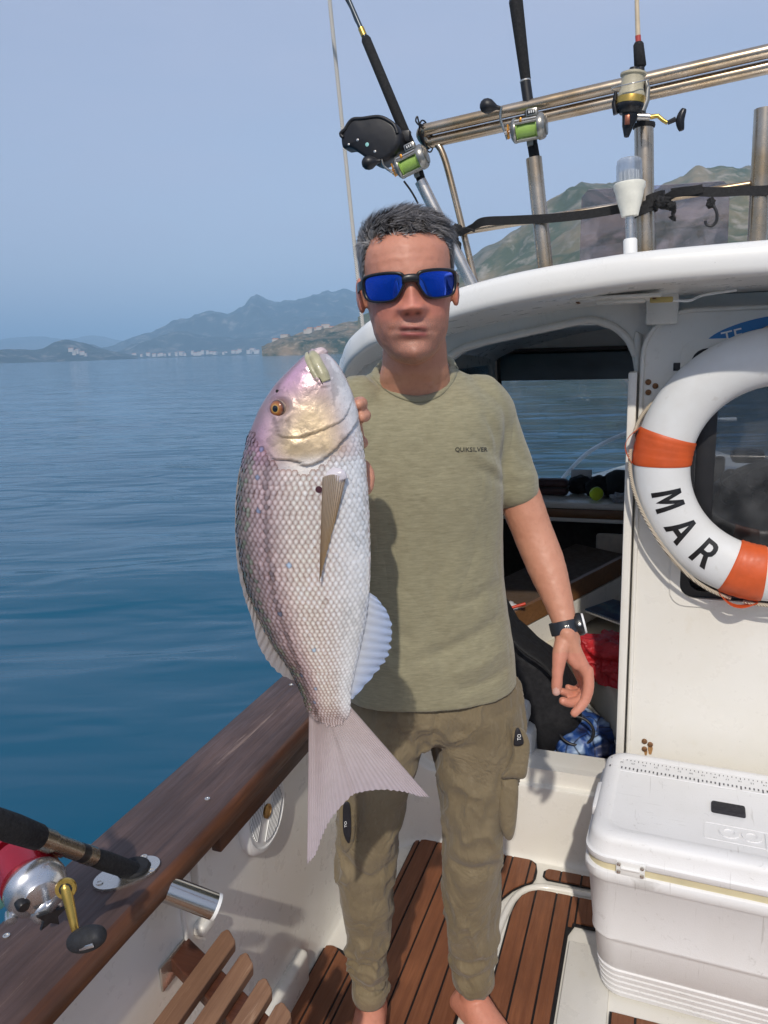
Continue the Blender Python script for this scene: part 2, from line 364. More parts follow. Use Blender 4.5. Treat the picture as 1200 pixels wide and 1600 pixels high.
# ================================================================ materials of the boat
def gel_material(name, col, dirt=0.35):
    g = NT(name); v = g.coord()
    n = g.noise(v, 2.5, 5, 0.6); n2 = g.noise(v, 18, 6, 0.65); sp = g.noise(v, 160, 2, 0.5)
    c = g.mix(g.rng(n, 0.35, 0.75, 0, dirt), col, (col[0]*0.86, col[1]*0.82, col[2]*0.72))
    c = g.mix(g.rng(n2, 0.60, 0.85, 0, dirt*0.8), c, (col[0]*0.78, col[1]*0.70, col[2]*0.55))
    c = g.mix(g.rng(sp, 0.76, 0.80, 0, 0.35), c, (0.12, 0.09, 0.06))
    g.bsdf(Base_Color=c, Roughness=g.rng(n2, 0.3, 0.7, 0.22, 0.42), Coat_Weight=0.25, Coat_Roughness=0.12, Normal=g.bump(g.noise(v, 60, 3), 0.04, 0.004)); return g.m
def wood_material(name, dark, light, axis=1, rough=0.5, coat=0.0, wear=None, fine=90):
    g = NT(name); s = [1.0, 1.0, 1.0]; s = tuple(0.06 if i == axis else 1.0 for i in range(3))
    v = g.coord('Object', s); v2 = g.coord('Object')
    n = g.noise(v, fine, 6, 0.65, 0.6); n2 = g.noise(v, fine*3.5, 4, 0.6); n3 = g.noise(v2, 6, 4)
    inf = g.n('ObjectInfo').outputs['Random']
    c = g.ramp(n, [(0.28, dark), (0.5, tuple((a+b)/2 for a, b in zip(dark, light))), (0.72, light)])
    c = g.mix(g.rng(n3, 0.3, 0.7, 0, 0.55), c, tuple(a*0.62 for a in dark), 'MIX')
    c = g.mix(g.rng(inf, 0, 1, 0.0, 0.35), c, tuple(a*0.7 for a in dark))
    if wear is not None: c = g.mix(g.rng(g.noise(v, fine*0.7, 8, 0.75, 1.0), 0.60, 0.70, 0, 0.75), c, wear)
    g.bsdf(Base_Color=c, Roughness=g.rng(n2, 0.3, 0.7, rough*0.75, rough*1.3), Coat_Weight=coat, Coat_Roughness=0.25, Normal=g.bump(n2, 0.25, 0.0015)); return g.m
def steel_material(name, stain=0.8):
    g = NT(name); v = g.coord('Object')
    n = g.noise(v, 6, 3, 0.5, 0.6); n2 = g.noise(v, 30, 3, 0.5)
    f = g.math('MULTIPLY', g.rng(n, 0.30, 0.62, 0.55, 1), stain)
    c = g.mix(f, (0.70, 0.68, 0.64), (0.40, 0.265, 0.125))
    g.bsdf(Base_Color=c, Metallic=0.92, Roughness=g.rng(n2, 0.3, 0.7, 0.22, 0.32)); return g.m
mGel = gel_material('gelcoat', (0.80, 0.775, 0.715))
mGelIn = gel_material('gelcoat_lining', (0.79, 0.77, 0.715), 0.45)
mTeak = wood_material('teak', (0.17, 0.058, 0.024), (0.31, 0.118, 0.050), 1, 0.55)
mCaulk = simple('caulk', (0.008, 0.007, 0.008), 0.6)
mCap = wood_material('mahogany', (0.055, 0.033, 0.029), (0.165, 0.100, 0.085), 1, 0.58, 0.05, (0.33, 0.235, 0.185), 55)
mCapEdge = wood_material('mahogany_edge', (0.040, 0.015, 0.009), (0.21, 0.075, 0.028), 1, 0.5, 0.1, (0.03, 0.016, 0.012), 45)
mTrimWood = wood_material('trim_wood', (0.16, 0.07, 0.025), (0.30, 0.15, 0.06), 0, 0.4, 0.2)
mSlat = wood_material('slat_wood', (0.22, 0.105, 0.055), (0.40, 0.225, 0.125), 1, 0.7, 0.0, (0.46, 0.30, 0.19))
mSteel = steel_material('stained_steel', 0.85); mChrome = steel_material('polished_steel', 0.18)
mBlack = simple('black_plastic', (0.012, 0.012, 0.014), 0.42, 0, 0.2, 40, 0.1, 400)
mRubber = simple('black_rubber', (0.008, 0.008, 0.009), 0.7, 0, 0.2, 40)
mWhitePl = simple('white_plastic', (0.80, 0.80, 0.78), 0.4, 0, 0.05, 14)
mBrass = simple('brass', (0.45, 0.27, 0.10), 0.35, 0.9, 0.3, 200)
mRust = simple('rusty_screw', (0.22, 0.11, 0.05), 0.6, 0.5, 0.4, 300)
def glass_material(name, tint, dirt=0.06, streak=(2, 2, 9), gloss=0.10, film=(0.75, 0.78, 0.8)):
    g = NT(name); v = g.coord('Object', streak)
    tr = g.n('BsdfTransparent', Color=tuple(tint)+(1,)).outputs[0]; gl = g.n('BsdfGlossy', Roughness=0.02, Color=(1, 1, 1, 1)).outputs[0]
    df = g.n('BsdfDiffuse', Color=tuple(film)+(1,)).outputs[0]
    fr = g.n('Fresnel', IOR=1.45).outputs[0]
    m1 = g.n('MixShader', i0=g.math('MULTIPLY', g.rng(g.noise(v, 3.0, 5, 0.6, 0.3), 0.42, 0.75, 0.15, 1.6), dirt), i1=tr, i2=df).outputs[0]
    m2 = g.n('MixShader', i0=g.math('ADD', g.math('MULTIPLY', fr, 0.8), gloss*0.2), i1=m1, i2=gl).outputs[0]
    g.t.links.new(m2, g.out.inputs['Surface']); return g.m
mWind = glass_material('windshield_glass', (0.80, 0.86, 0.90), 0.16, (1.0, 1.0, 7.0))
mDoorGlass = glass_material('door_glass', (0.58, 0.58, 0.60), 0.06, (3, 3, 3), 0.12)
mAcryl = glass_material('smoked_acrylic', (0.74, 0.70, 0.75), 0.20, (3, 3, 3), 0.08, (0.60, 0.56, 0.62))

# ================================================================ the boat
XC = 0.25                                             # centre line
boat = thing('fishing_boat', 'white cabin fishing boat with teak deck and dark wood rail', 'boat', (XC, 1.5, SEA_Z))
def mirx(P): return [(2*XC-p[0],)+tuple(p[1:]) for p in P]
# hull shell
def build_hull():
    rings = []
    for y in np.concatenate([np.linspace(-2.1, 3.2, 14), np.linspace(3.6, 6.2, 14)]):
        k = 1.0 if y < 3.0 else max(0.02, 1-((y-3.0)/3.25)**2.0)
        hb = 1.205*k; zt = 0.642+(0.10*((y-3)/3.2)**2 if y > 3 else 0)
        prof = [(hb-0.03, zt), (hb, zt), (hb+0.004, zt-0.05), (hb-0.02, 0.3), (hb*0.95-0.02, -0.1), (hb*0.78-0.02, -0.42), (hb*0.3, -0.62), (0, -0.7)]
        pts = [(XC-a, y, b) for a, b in prof]+[(XC+a, y, b) for a, b in prof[-2::-1]]
        rings.append(spline(pts, 48))
    V, Fc = loftVF(rings, False, False); mob('hull', V, Fc, mGel, boat)
    bow = []
    for y in np.linspace(4.12, 6.1, 12):
        k = max(0.02, 1-((y-3.0)/3.25)**2.0); hb = 1.2*k; z = 0.655+0.10*((y-3)/3.2)**2
        bow.append([(XC+hb*s, y, z+0.05*(1-s*s)) for s in np.linspace(-1, 1, 13)])
    V, Fc = loftVF(bow, False, False); mob('foredeck', V, Fc, mGel, boat)
    for s in (-1, 1):
        rbox('side_deck', (XC+s*1.155, 3.18, 0.65), (0.11, 2.05, 0.03), mGel, boat, 0.006)
build_hull()
# moulded lining of the cockpit: port side, rounded corner, low sill in front of the cabin
def build_lining():
    side = [(0, 0.0), (0.005, 0.004), (0.012, 0.022), (0.016, 0.06), (0.018, 0.14), (0.022, 0.30), (0.027, 0.50), (0.030, 0.62), (0.030, 0.63), (0.030, 0.635), (0.030, 0.64)]
    sill = [(0, 0.0), (0.004, 0.004), (0.012, 0.020), (0.018, 0.06), (0.022, 0.12), (0.028, 0.225), (0.034, 0.238), (0.058, 0.243), (0.064, 0.275), (0.078, 0.285), (0.17, 0.286)]
    st = []
    for y in np.linspace(-2.1, 1.86, 14): st.append(((-0.782, y), (-1, 0), 0.0))
    for a in np.linspace(0, 90, 12)[0:]:
        c = (-0.782+0.20, 1.90); st.append(((c[0]-0.20*math.cos(R(a)), c[1]+0.20*math.sin(R(a))), (-math.cos(R(a)), math.sin(R(a))), float(sstep(20, 80, np.array(a)))))
    for x in np.linspace(-0.55, 1.06, 10): st.append(((x, 2.10), (0, 1), 1.0))
    rings = []
    for (p, n, k) in st:
        rings.append([(p[0]+n[0]*((1-k)*a[0]+k*b[0]), p[1]+n[1]*((1-k)*a[0]+k*b[0]), (1-k)*a[1]+k*b[1]) for a, b in zip(side, sill)])
    rings = [spline(r, 44) for r in rings]
    V, Fc = loftVF(rings, False, False); lo = mob('cockpit_lining', V, Fc, mGelIn, boat)
    V, Fc = loftVF([spline([(2*XC+0.782+a[0], y, a[1]) for a in side], 30) for y in (-2.1, 2.14)], False, False); mob('cockpit_lining', V, Fc, mGelIn, boat)
    rbox('transom', (XC, -2.12, 0.25), (2.3, 0.06, 0.86), mGel, boat, 0.01)
    # moulded details on the port lining
    def pod(name, c, size, bev): rbox(name, c, size, mGelIn, lo, bev, None, 4)
    pod('rod_clip', (-0.803, 1.095, 0.575), (0.020, 0.022, 0.10), 0.004); pod('rod_clip', (-0.801, 1.095, 0.465), (0.030, 0.045, 0.026), 0.008)
    pod('moulded_seam', (-0.807, 1.045, 0.53), (0.010, 0.010, 0.22), 0.003)
    # rounded scupper recess rim near the sole
    P = [(-0.797, 1.12, 0.09), (-0.799, 1.30, 0.14), (-0.799, 1.42, 0.15), (-0.798, 1.48, 0.12), (-0.797, 1.49, 0.08), (-0.795, 1.47, 0.03)]
    rbox('moulded_foot', (-0.792, 1.30, 0.045), (0.036, 0.36, 0.10), mGelIn, lo, 0.017, None, 5)
    return lo
lining = build_lining()
# sole and teak
sole = plate('cockpit_floor', [(-0.80, -2.1), (1.30, -2.1), (1.30, 2.14), (-0.80, 2.14)], [], ((0, 0, -0.02), (1, 0, 0), (0, 1, 0)), 0.02, mGelIn, boat)
def planks():
    G = 0.0028
    def field(xs, lo, hi, sheet):
        plate('caulking', sheet, [], ((0, 0, 0.0035), (1, 0, 0), (0, 1, 0)), 0.0035, mCaulk, sole)
        for a, b in zip(xs[:-1], xs[1:]):
            x0, x1 = a+G, b-G
            if x1-x0 < 0.004: continue
            t = np.linspace(x0, x1, 7)
            poly = [(x, lo(x)) for x in t]+[(x, hi(x)) for x in t[::-1]]
            plate('plank', poly, [], ((0, 0, 0.0045), (1, 0, 0), (0, 1, 0)), 0.0065+random.uniform(-0.0004, 0.0004), mTeak, sole)
    curve = np.array([(-0.397, 0.0), (-0.396, 1.70), (-0.385, 1.865), (-0.372, 1.905), (-0.352, 1.945), (-0.330, 1.972), (-0.314, 1.985), (-0.302, 1.998), (-0.297, 2.02)])
    def lo_main(x): return -2.0 if x < -0.398 else float(np.interp(x, curve[:, 0], curve[:, 1]))+0.004
    def hi_main(x):
        if x < -0.690: return 1.578+0.012*math.sin((x+0.79)*60)
        if x > -0.315: return 2.085-0.03*((x+0.315)/0.018)**2
        return 2.094
    xs = [-0.782, -0.743, -0.688, -0.672, -0.617, -0.561, -0.506, -0.453, -0.397, -0.375, -0.319, -0.298]
    sheet = [(-0.785, -2.0), (-0.394, -2.0)]+[(x+0.003, y) for x, y in curve[1:]]+[(-0.294, 2.05), (-0.302, 2.085), (-0.318, 2.097), (-0.69, 2.097), (-0.686, 1.585), (-0.72, 1.583), (-0.75, 1.592), (-0.785, 1.58)]
    field(xs, lo_main, hi_main, sheet)
    # hatch panel with rounded corners, right edge steps out under the ice chest
    hl = np.array([(-0.337, 1.84), (-0.330, 1.90), (-0.318, 1.935), (-0.300, 1.957), (-0.280, 1.969), (-0.25, 1.972), (0.2, 1.972)])
    def hi_h(x): return float(np.interp(x, hl[:, 0], hl[:, 1]))-0.003
    def lo_h(x): return -1.2 if x < -0.185 else (1.85 if x < -0.172 else 1.868)
    field([-0.337, -0.284, -0.226, -0.185, -0.165, -0.10, -0.045, 0.0], lo_h, hi_h, [(-0.340, -1.2), (-0.182, -1.2), (-0.178, 1.82), (-0.165, 1.858), (0.0, 1.858), (0.0, 1.975)]+[(x-0.003, y) for x, y in hl[::-1][1:]])
    field([-0.272, -0.225, -0.165, -0.105, -0.045, 0.02], lambda x: 2.025+(0.012*max(0, (-0.258-x)/0.014)**2), lambda x: 2.068-(0.012*max(0, (-0.258-x)/0.014)**2), [(-0.276, 2.035), (-0.262, 2.022), (0.02, 2.022), (0.02, 2.071), (-0.262, 2.071), (-0.276, 2.058)])
    field([-0.055, 0.0, 0.055, 0.11, 0.165, 0.22, 0.275, 0.33, 0.385, 0.44], lambda x: -1.2, lambda x: 1.60, [(-0.058, -1.2), (0.443, -1.2), (0.443, 1.604), (-0.058, 1.604)])
    # raised white moulding round the hatch
    P = spline([(-0.362, 1.66, 0.0), (-0.361, 1.74, 0.0), (-0.358, 1.80, 0.0), (-0.352, 1.86, 0.0), (-0.341, 1.915, 0.0), (-0.322, 1.957, 0.0), (-0.295, 1.982, 0.0), (-0.262, 1.994, 0.0), (-0.22, 1.997, 0.0), (-0.17, 1.998, 0.0)], 60)
    P = np.concatenate([[(-0.362, -1.2, 0.0), (-0.362, 0.4, 0.0)], P, [(0.0, 1.998, 0.0)]])
    tube('hatch_coaming', P+np.array([0, 0, 0.001]), 0.011, mGelIn, sole, 8)
    rbox('hatch_coaming', (-0.118, 0.3, 0.004), (0.11, 3.0, 0.012), mGelIn, sole, 0.004)
planks()
# cap rails
def cap(s):
    X = (lambda x: x) if s < 0 else (lambda x: 2*XC-x)
    prof = [(-0.953, 0.643), (-0.958, 0.660), (-0.957, 0.676), (-0.950, 0.682), (-0.90, 0.6835), (-0.80, 0.6835), (-0.778, 0.682), (-0.768, 0.677), (-0.7635, 0.668), (-0.7630, 0.655), (-0.766, 0.643)]
    ys = np.linspace(-2.1, 2.14, 70)
    V, Fc = loftVF([[(X(a), y+0.0, b+0.0007*math.sin(y*9+a*40)) for a, b in prof] for y in ys], True, True)
    c = mob('cap_rail', V, Fc, mCap, boat); sharp(c, 50)
    c.data.materials.append(mCapEdge)
    n = len(prof)
    for p in c.data.polygons:
        cx = sum(c.data.vertices[i].co.x for i in p.vertices)/len(p.vertices); d = abs(cx-X(-0.763))
        if d < 0.011: p.material_index = 1
    rbox('rail_fascia', (X(-0.788), 1.64, 0.620), (0.022, 1.0, 0.048), mCapEdge, c, 0.003)
    if s < 0:
        for q in ((324, 1248), (10, 1462), (455, 1070)):
            p = PZ(q[0], q[1], 0.684); lathe('screw', [(0.0001, -0.001), (0.0055, -0.001), (0.0055, 0.0008), (0.003, 0.0012), (0.0024, 0.0002), (0.0001, 0.0002)], p, (0, 0, 1), mChrome, c, 14)
    return c
capP = cap(-1); cap(1)
# round loudspeaker in the port lining
def speaker():
    c = np.array([-0.811, 1.350, 0.553]); ax = np.array([1, 0, 0.03]); ax /= np.linalg.norm(ax)
    t = np.array([0, 1, 0.0]); b = np.cross(ax, t)
    sp = lathe('loudspeaker', [(0.0001, 0.0), (0.093, 0.0), (0.095, 0.006), (0.092, 0.014), (0.084, 0.020), (0.079, 0.0205), (0.076, 0.017), (0.0001, 0.019)], c, ax, mWhitePl, boat, 56)
    lathe('dust_cap', [(0.0001, 0.018), (0.016, 0.018), (0.016, 0.023), (0.012, 0.024), (0.0105, 0.0215), (0.0001, 0.0215)], c, ax, mBrass, sp, 24)
    e1 = (t*0.55+b*0.835)
    e1 = e1/np.linalg.norm(e1); e2 = np.cross(ax, e1)
    for sgn in (-1, 1):
        for k in range(7):
            off = sgn*(0.020+k*0.0072); L = math.sqrt(max(0.0, 0.072**2-off**2))*0.92
            a0 = -L; a1 = L
            o = c+ax*0.0195+e2*off
            V = []
            cyl('grille_slot', o+e1*a0, o+e1*a1, 0.0016, mRubber, sp, None, 8)
            cyl('grille_bar', o+e1*a0+e2*0.0036+ax*0.0005, o+e1*a1+e2*0.0036+ax*0.0005, 0.0018, mWhitePl, sp, None, 8)
speaker()
# flush rod holder in the cap
RH = PZ(199, 1366, 0.684); RDIR = np.array([-0.30, -0.52, 0.42]); RDIR /= np.linalg.norm(RDIR)
def rod_holder():
    p = thing('rod_holder', None, None, RH); del_keys(p); adopt(p, boat)
    ex = PZ(250, 1345, 0.684)-PZ(147, 1386, 0.684); L = np.linalg.norm(ex)/2; ex /= np.linalg.norm(ex); ey = np.cross(UP, ex)
    a = np.linspace(0, 2*math.pi, 40, endpoint=False)
    outer = [(L*math.cos(t), 0.034*math.sin(t)*(1+0.06*math.cos(2*t))) for t in a]; hole = [(0.012+0.029*math.cos(t), 0.0225*math.sin(t)) for t in a[::2]]
    plate('flange', outer, [hole], (RH, ex, ey), 0.0045, mChrome, p)
    for q in ((-0.046, 0.0), (0.036, 0.022), (0.036, -0.022)):
        lathe('screw', [(0.0001, 0.004), (0.006, 0.004), (0.006, 0.0062), (0.0035, 0.0065), (0.003, 0.0052), (0.0001, 0.0052)], RH+ex*q[0]+ey*q[1], UP, mChrome, p, 14)
    top = RH+ex*0.012
    dd = PX(312, 1415, -0.73)-(top-UP*0.02); dd /= np.linalg.norm(dd)
    cyl('tube', top-UP*0.01, top-UP*0.01+dd*0.150, 0.0225, simple('clean_steel', (0.55, 0.53, 0.50), 0.16, 1.0, 0.06, 8), p, None, 28)
    lathe('rubber_collar', [(0.019, 0.0), (0.027, 0.0), (0.027, 0.006), (0.024, 0.009), (0.019, 0.009)], top+UP*0.003, UP, mRubber, p, 28)
    lathe('end_cap', [(0.0200, 0), (0.0228, 0), (0.0232, 0.003), (0.0228, 0.006), (0.0200, 0.006)], top-UP*0.01+dd*0.149, dd, mWhitePl, p, 24)
    return p, top
def del_keys(o):
    for k in ('label', 'category', 'group'):
        if k in o: del o[k]
rholder, RTOP = rod_holder()
# ================================================================ cabin of the boat
def part(name, loc):
    p = bpy.data.objects.new(name, None); COL.objects.link(p); p.location = tuple(loc); p.empty_display_size = 0.05; return adopt(p, boat)
BY = 2.15
def bulkhead():
    hole = [(-0.07, 0.287), (-0.07, 1.47), (-0.078, 1.512), (-0.097, 1.552), (-0.127, 1.581), (-0.167, 1.597), (-0.22, 1.598), (-0.46, 1.556), (-0.53, 1.538), (-0.58, 1.505), (-0.605, 1.45), (-0.61, 1.35), (-0.61, 0.287)]
    w2 = rrect(0.10, 0.90, 1.10, 1.50, 0.05)
    b = plate('bulkhead', [(-0.868, 0.20), (1.368, 0.20), (1.368, 1.66), (-0.55, 1.66), (-0.868, 1.56)], [hole, w2], ((0, BY+0.03, 0), (1, 0, 0), (0, 0, 1)), 0.03, mGelIn, boat)
    P = [(x, BY-0.004, z) for x, z in [(-0.062, 0.29), (-0.062, 1.472), (-0.07, 1.516), (-0.091, 1.559), (-0.123, 1.589), (-0.165, 1.606), (-0.22, 1.607), (-0.46, 1.565), (-0.535, 1.547), (-0.588, 1.51), (-0.614, 1.45), (-0.619, 0.29)]]
    tube('opening_trim', spline(P, 120), 0.010, mGelIn, b, 10)
    rbox('door_jamb', (-0.072, BY-0.035, 0.88), (0.022, 0.075, 1.19), mGelIn, b, 0.004)
    rbox('head_block', (-0.008, 2.085, 1.64), (0.075, 0.07, 0.10), mGelIn, b, 0.006)
    return b
bulk = bulkhead()
def door():
    o = ((0, 2.118, 0), (1, 0, 0), (0, 0, 1))
    d = plate('cabin_door', rrect(-0.056, 0.288, 1.18, 1.628, (0.03, 0.115, 0.01, 0.01), 10), [rrect(0.064, 0.884, 1.05, 1.53, 0.035)], o, 0.026, mGelIn, boat)
    P = [(x, 2.091, z) for x, z in rrect(-0.050, 0.29, 1.17, 1.622, (0.03, 0.11, 0.01, 0.01), 10)]
    tube('door_edge', P+[P[0]], 0.006, mGelIn, d, 8)
    plate('window_gasket', rrect(0.062, 0.882, 1.052, 1.532, 0.036), [rrect(0.086, 0.902, 1.03, 1.512, 0.03)], ((0, 2.114, 0), (1, 0, 0), (0, 0, 1)), 0.014, mBlack, d)
    plate('window_frame', rrect(0.040, 0.862, 1.072, 1.552, 0.04), [rrect(0.0645, 0.8845, 1.0495, 1.5295, 0.036)], ((0, 2.0915, 0), (1, 0, 0), (0, 0, 1)), 0.004, mGel, d)
    rbox('glass_edge', (0.112, 2.122, 1.20), (0.045, 0.006, 0.62), mBlack, d, 0.001)
    plate('window_pane', rrect(0.08, 0.90, 1.04, 1.52, 0.03), [], ((0, 2.128, 0), (1, 0, 0), (0, 0, 1)), 0.004, mDoorGlass, d)
    for q in ((1013, 597), (1024, 603), (1013, 613), (1007, 1158), (1016, 1163), (1007, 1170)):
        lathe('bolt', [(0.0001, 0), (0.0075, 0), (0.0075, 0.003), (0.004, 0.005), (0.0001, 0.005)], PY(q[0], q[1], 2.092), (0, -1, 0), mRust, d, 12)
    mSt = simple('rust_stain', (0.36, 0.19, 0.07), 0.7, 0, 0.3, 200)
    for (x, y, w, h) in ((1016, 1172, 0.006, 0.016), (1009, 1176, 0.004, 0.010)):
        c = PY(x, y, 2.0915); a = np.linspace(0, 2*math.pi, 20, endpoint=False); plate('rust_stain', [(w*math.cos(t)*(1+0.2*math.sin(3*t)), h*math.sin(t)*(1+0.15*math.cos(2*t))) for t in a], [], (c, (1, 0, 0), (0, 0, 1)), 0.0004, mSt, d)
    # oval blue sticker, half hidden by the ring
    a = np.linspace(0, 2*math.pi, 48, endpoint=False); st = [(0.115*math.cos(t), 0.033*math.sin(t)) for t in a]
    o3 = np.array([0.207, 2.0905, 1.562]); ex = np.array([0.975, 0, 0.22]); ey = np.array([-0.22, 0, 0.975])
    s = plate('sticker', st, [], (o3, ex, ey), 0.0008, simple('sticker_blue', (0.01, 0.17, 0.46), 0.35, 0, 0.03), d)
    put_text('sticker_lettering', 'TE', 0.044, o3-ex*0.052+ey*0.004+np.array([0.0, -0.0016, 0.0]), ex, ey, mWhitePl, s)
    o4 = PY(1062, 573, 2.091); rbox('vent_slot', o4, (0.03, 0.004, 0.02), mBlack, d, 0.004)
    return d
door()
# roof
LIPPX = [(1500, 352, 1.75), (1200, 372, 1.75), (1000, 390, 1.75), (850, 415, 1.765), (785, 428, 1.775), (720, 446, 1.80), (640, 474, 1.85), (590, 492, 1.89), (567, 505, 1.92), (545, 524, 1.97), (536, 540, 2.02), (531, 560, 2.08)]
_L = np.array([PY(*q) for q in LIPPX]); _L = _L[np.argsort(_L[:, 0])]
def roof():
    xl = _L[:, 0]; xmin = xl[0]-0.012
    half = np.concatenate([xmin+0.15*np.linspace(0, 1, 16)**1.6, np.linspace(xmin+0.17, XC, 26)])
    zt = np.interp(half, xl, _L[:, 2]); yl = np.interp(half, xl, _L[:, 1])
    ker = np.array([1, 2, 3, 2, 1])/9.0
    zt[2:-2] = np.convolve(zt, ker, 'valid'); yl[2:-2] = np.convolve(yl, ker, 'valid')
    zt[0] -= 0.055; zt[1] -= 0.03; zt[2] -= 0.012
    secs = []
    for x, z, y in zip(half, zt, yl):
        e = min(1.0, (x-xmin)/0.10); q = math.sqrt(max(0.0, 1-(1-e)**2))*0.9+0.1
        th = 0.066
        pts = [(2.24, z-0.082), (y+0.16, z-0.074), (y+0.04, z-th-0.003), (y+0.012, z-th-0.001), (y+0.004, z-th+0.005), (y+0.001, z-th*0.75), (y+0.002, z-0.020), (y+0.009, z-0.006), (y+0.026, z), (y+0.25, z+0.010), (3.0, z+0.045), (3.9, z+0.03), (4.28, z-0.05), (4.32, z-0.10), (4.26, z-0.13), (3.8, z-0.075), (3.0, z-0.04)]
        secs.append([(x, a, b) for a, b in pts])
    secs = secs+[[(2*XC-p[0], p[1], p[2]) for p in s] for s in secs[::-1][1:]]
    V, Fc = loftVF(secs, True, True); r = mob('roof', V, Fc, gel_material('roof_gelcoat', (0.82, 0.815, 0.79), 0.2), boat); sharp(r, 55)
    c = np.array([-0.11, 1.935, 1.650])
    rbox('deckhead_plate', c, (0.20, 0.12, 0.008), mGelIn, r, 0.003, Matrix.Rotation(R(-2), 3, 'X'))
    rbox('lamp_base', c+np.array([0.01, 0.0, -0.006]), (0.11, 0.06, 0.010), mGelIn, r, 0.005)
    for dx, dy in ((-0.085, -0.03), (-0.085, 0.0), (0.085, -0.04)): lathe('screw', [(0.0001, 0), (0.004, 0), (0.004, 0.003), (0.0001, 0.003)], c+np.array([dx, dy, -0.004]), (0, 0, -1), mRust, r, 10)
    rbox('cable_clip', c+np.array([0.10, -0.02, -0.008]), (0.05, 0.02, 0.012), simple('yellowed_plastic', (0.55, 0.42, 0.14), 0.5), r, 0.003)
    tube('cable', [c+np.array(q) for q in ((0.12, -0.02, -0.01), (0.16, 0.0, -0.012), (0.19, 0.03, 0.0), (0.26, 0.04, 0.008))], 0.003, mWhitePl, r, 8, 24)
    return r
roof_o = roof()
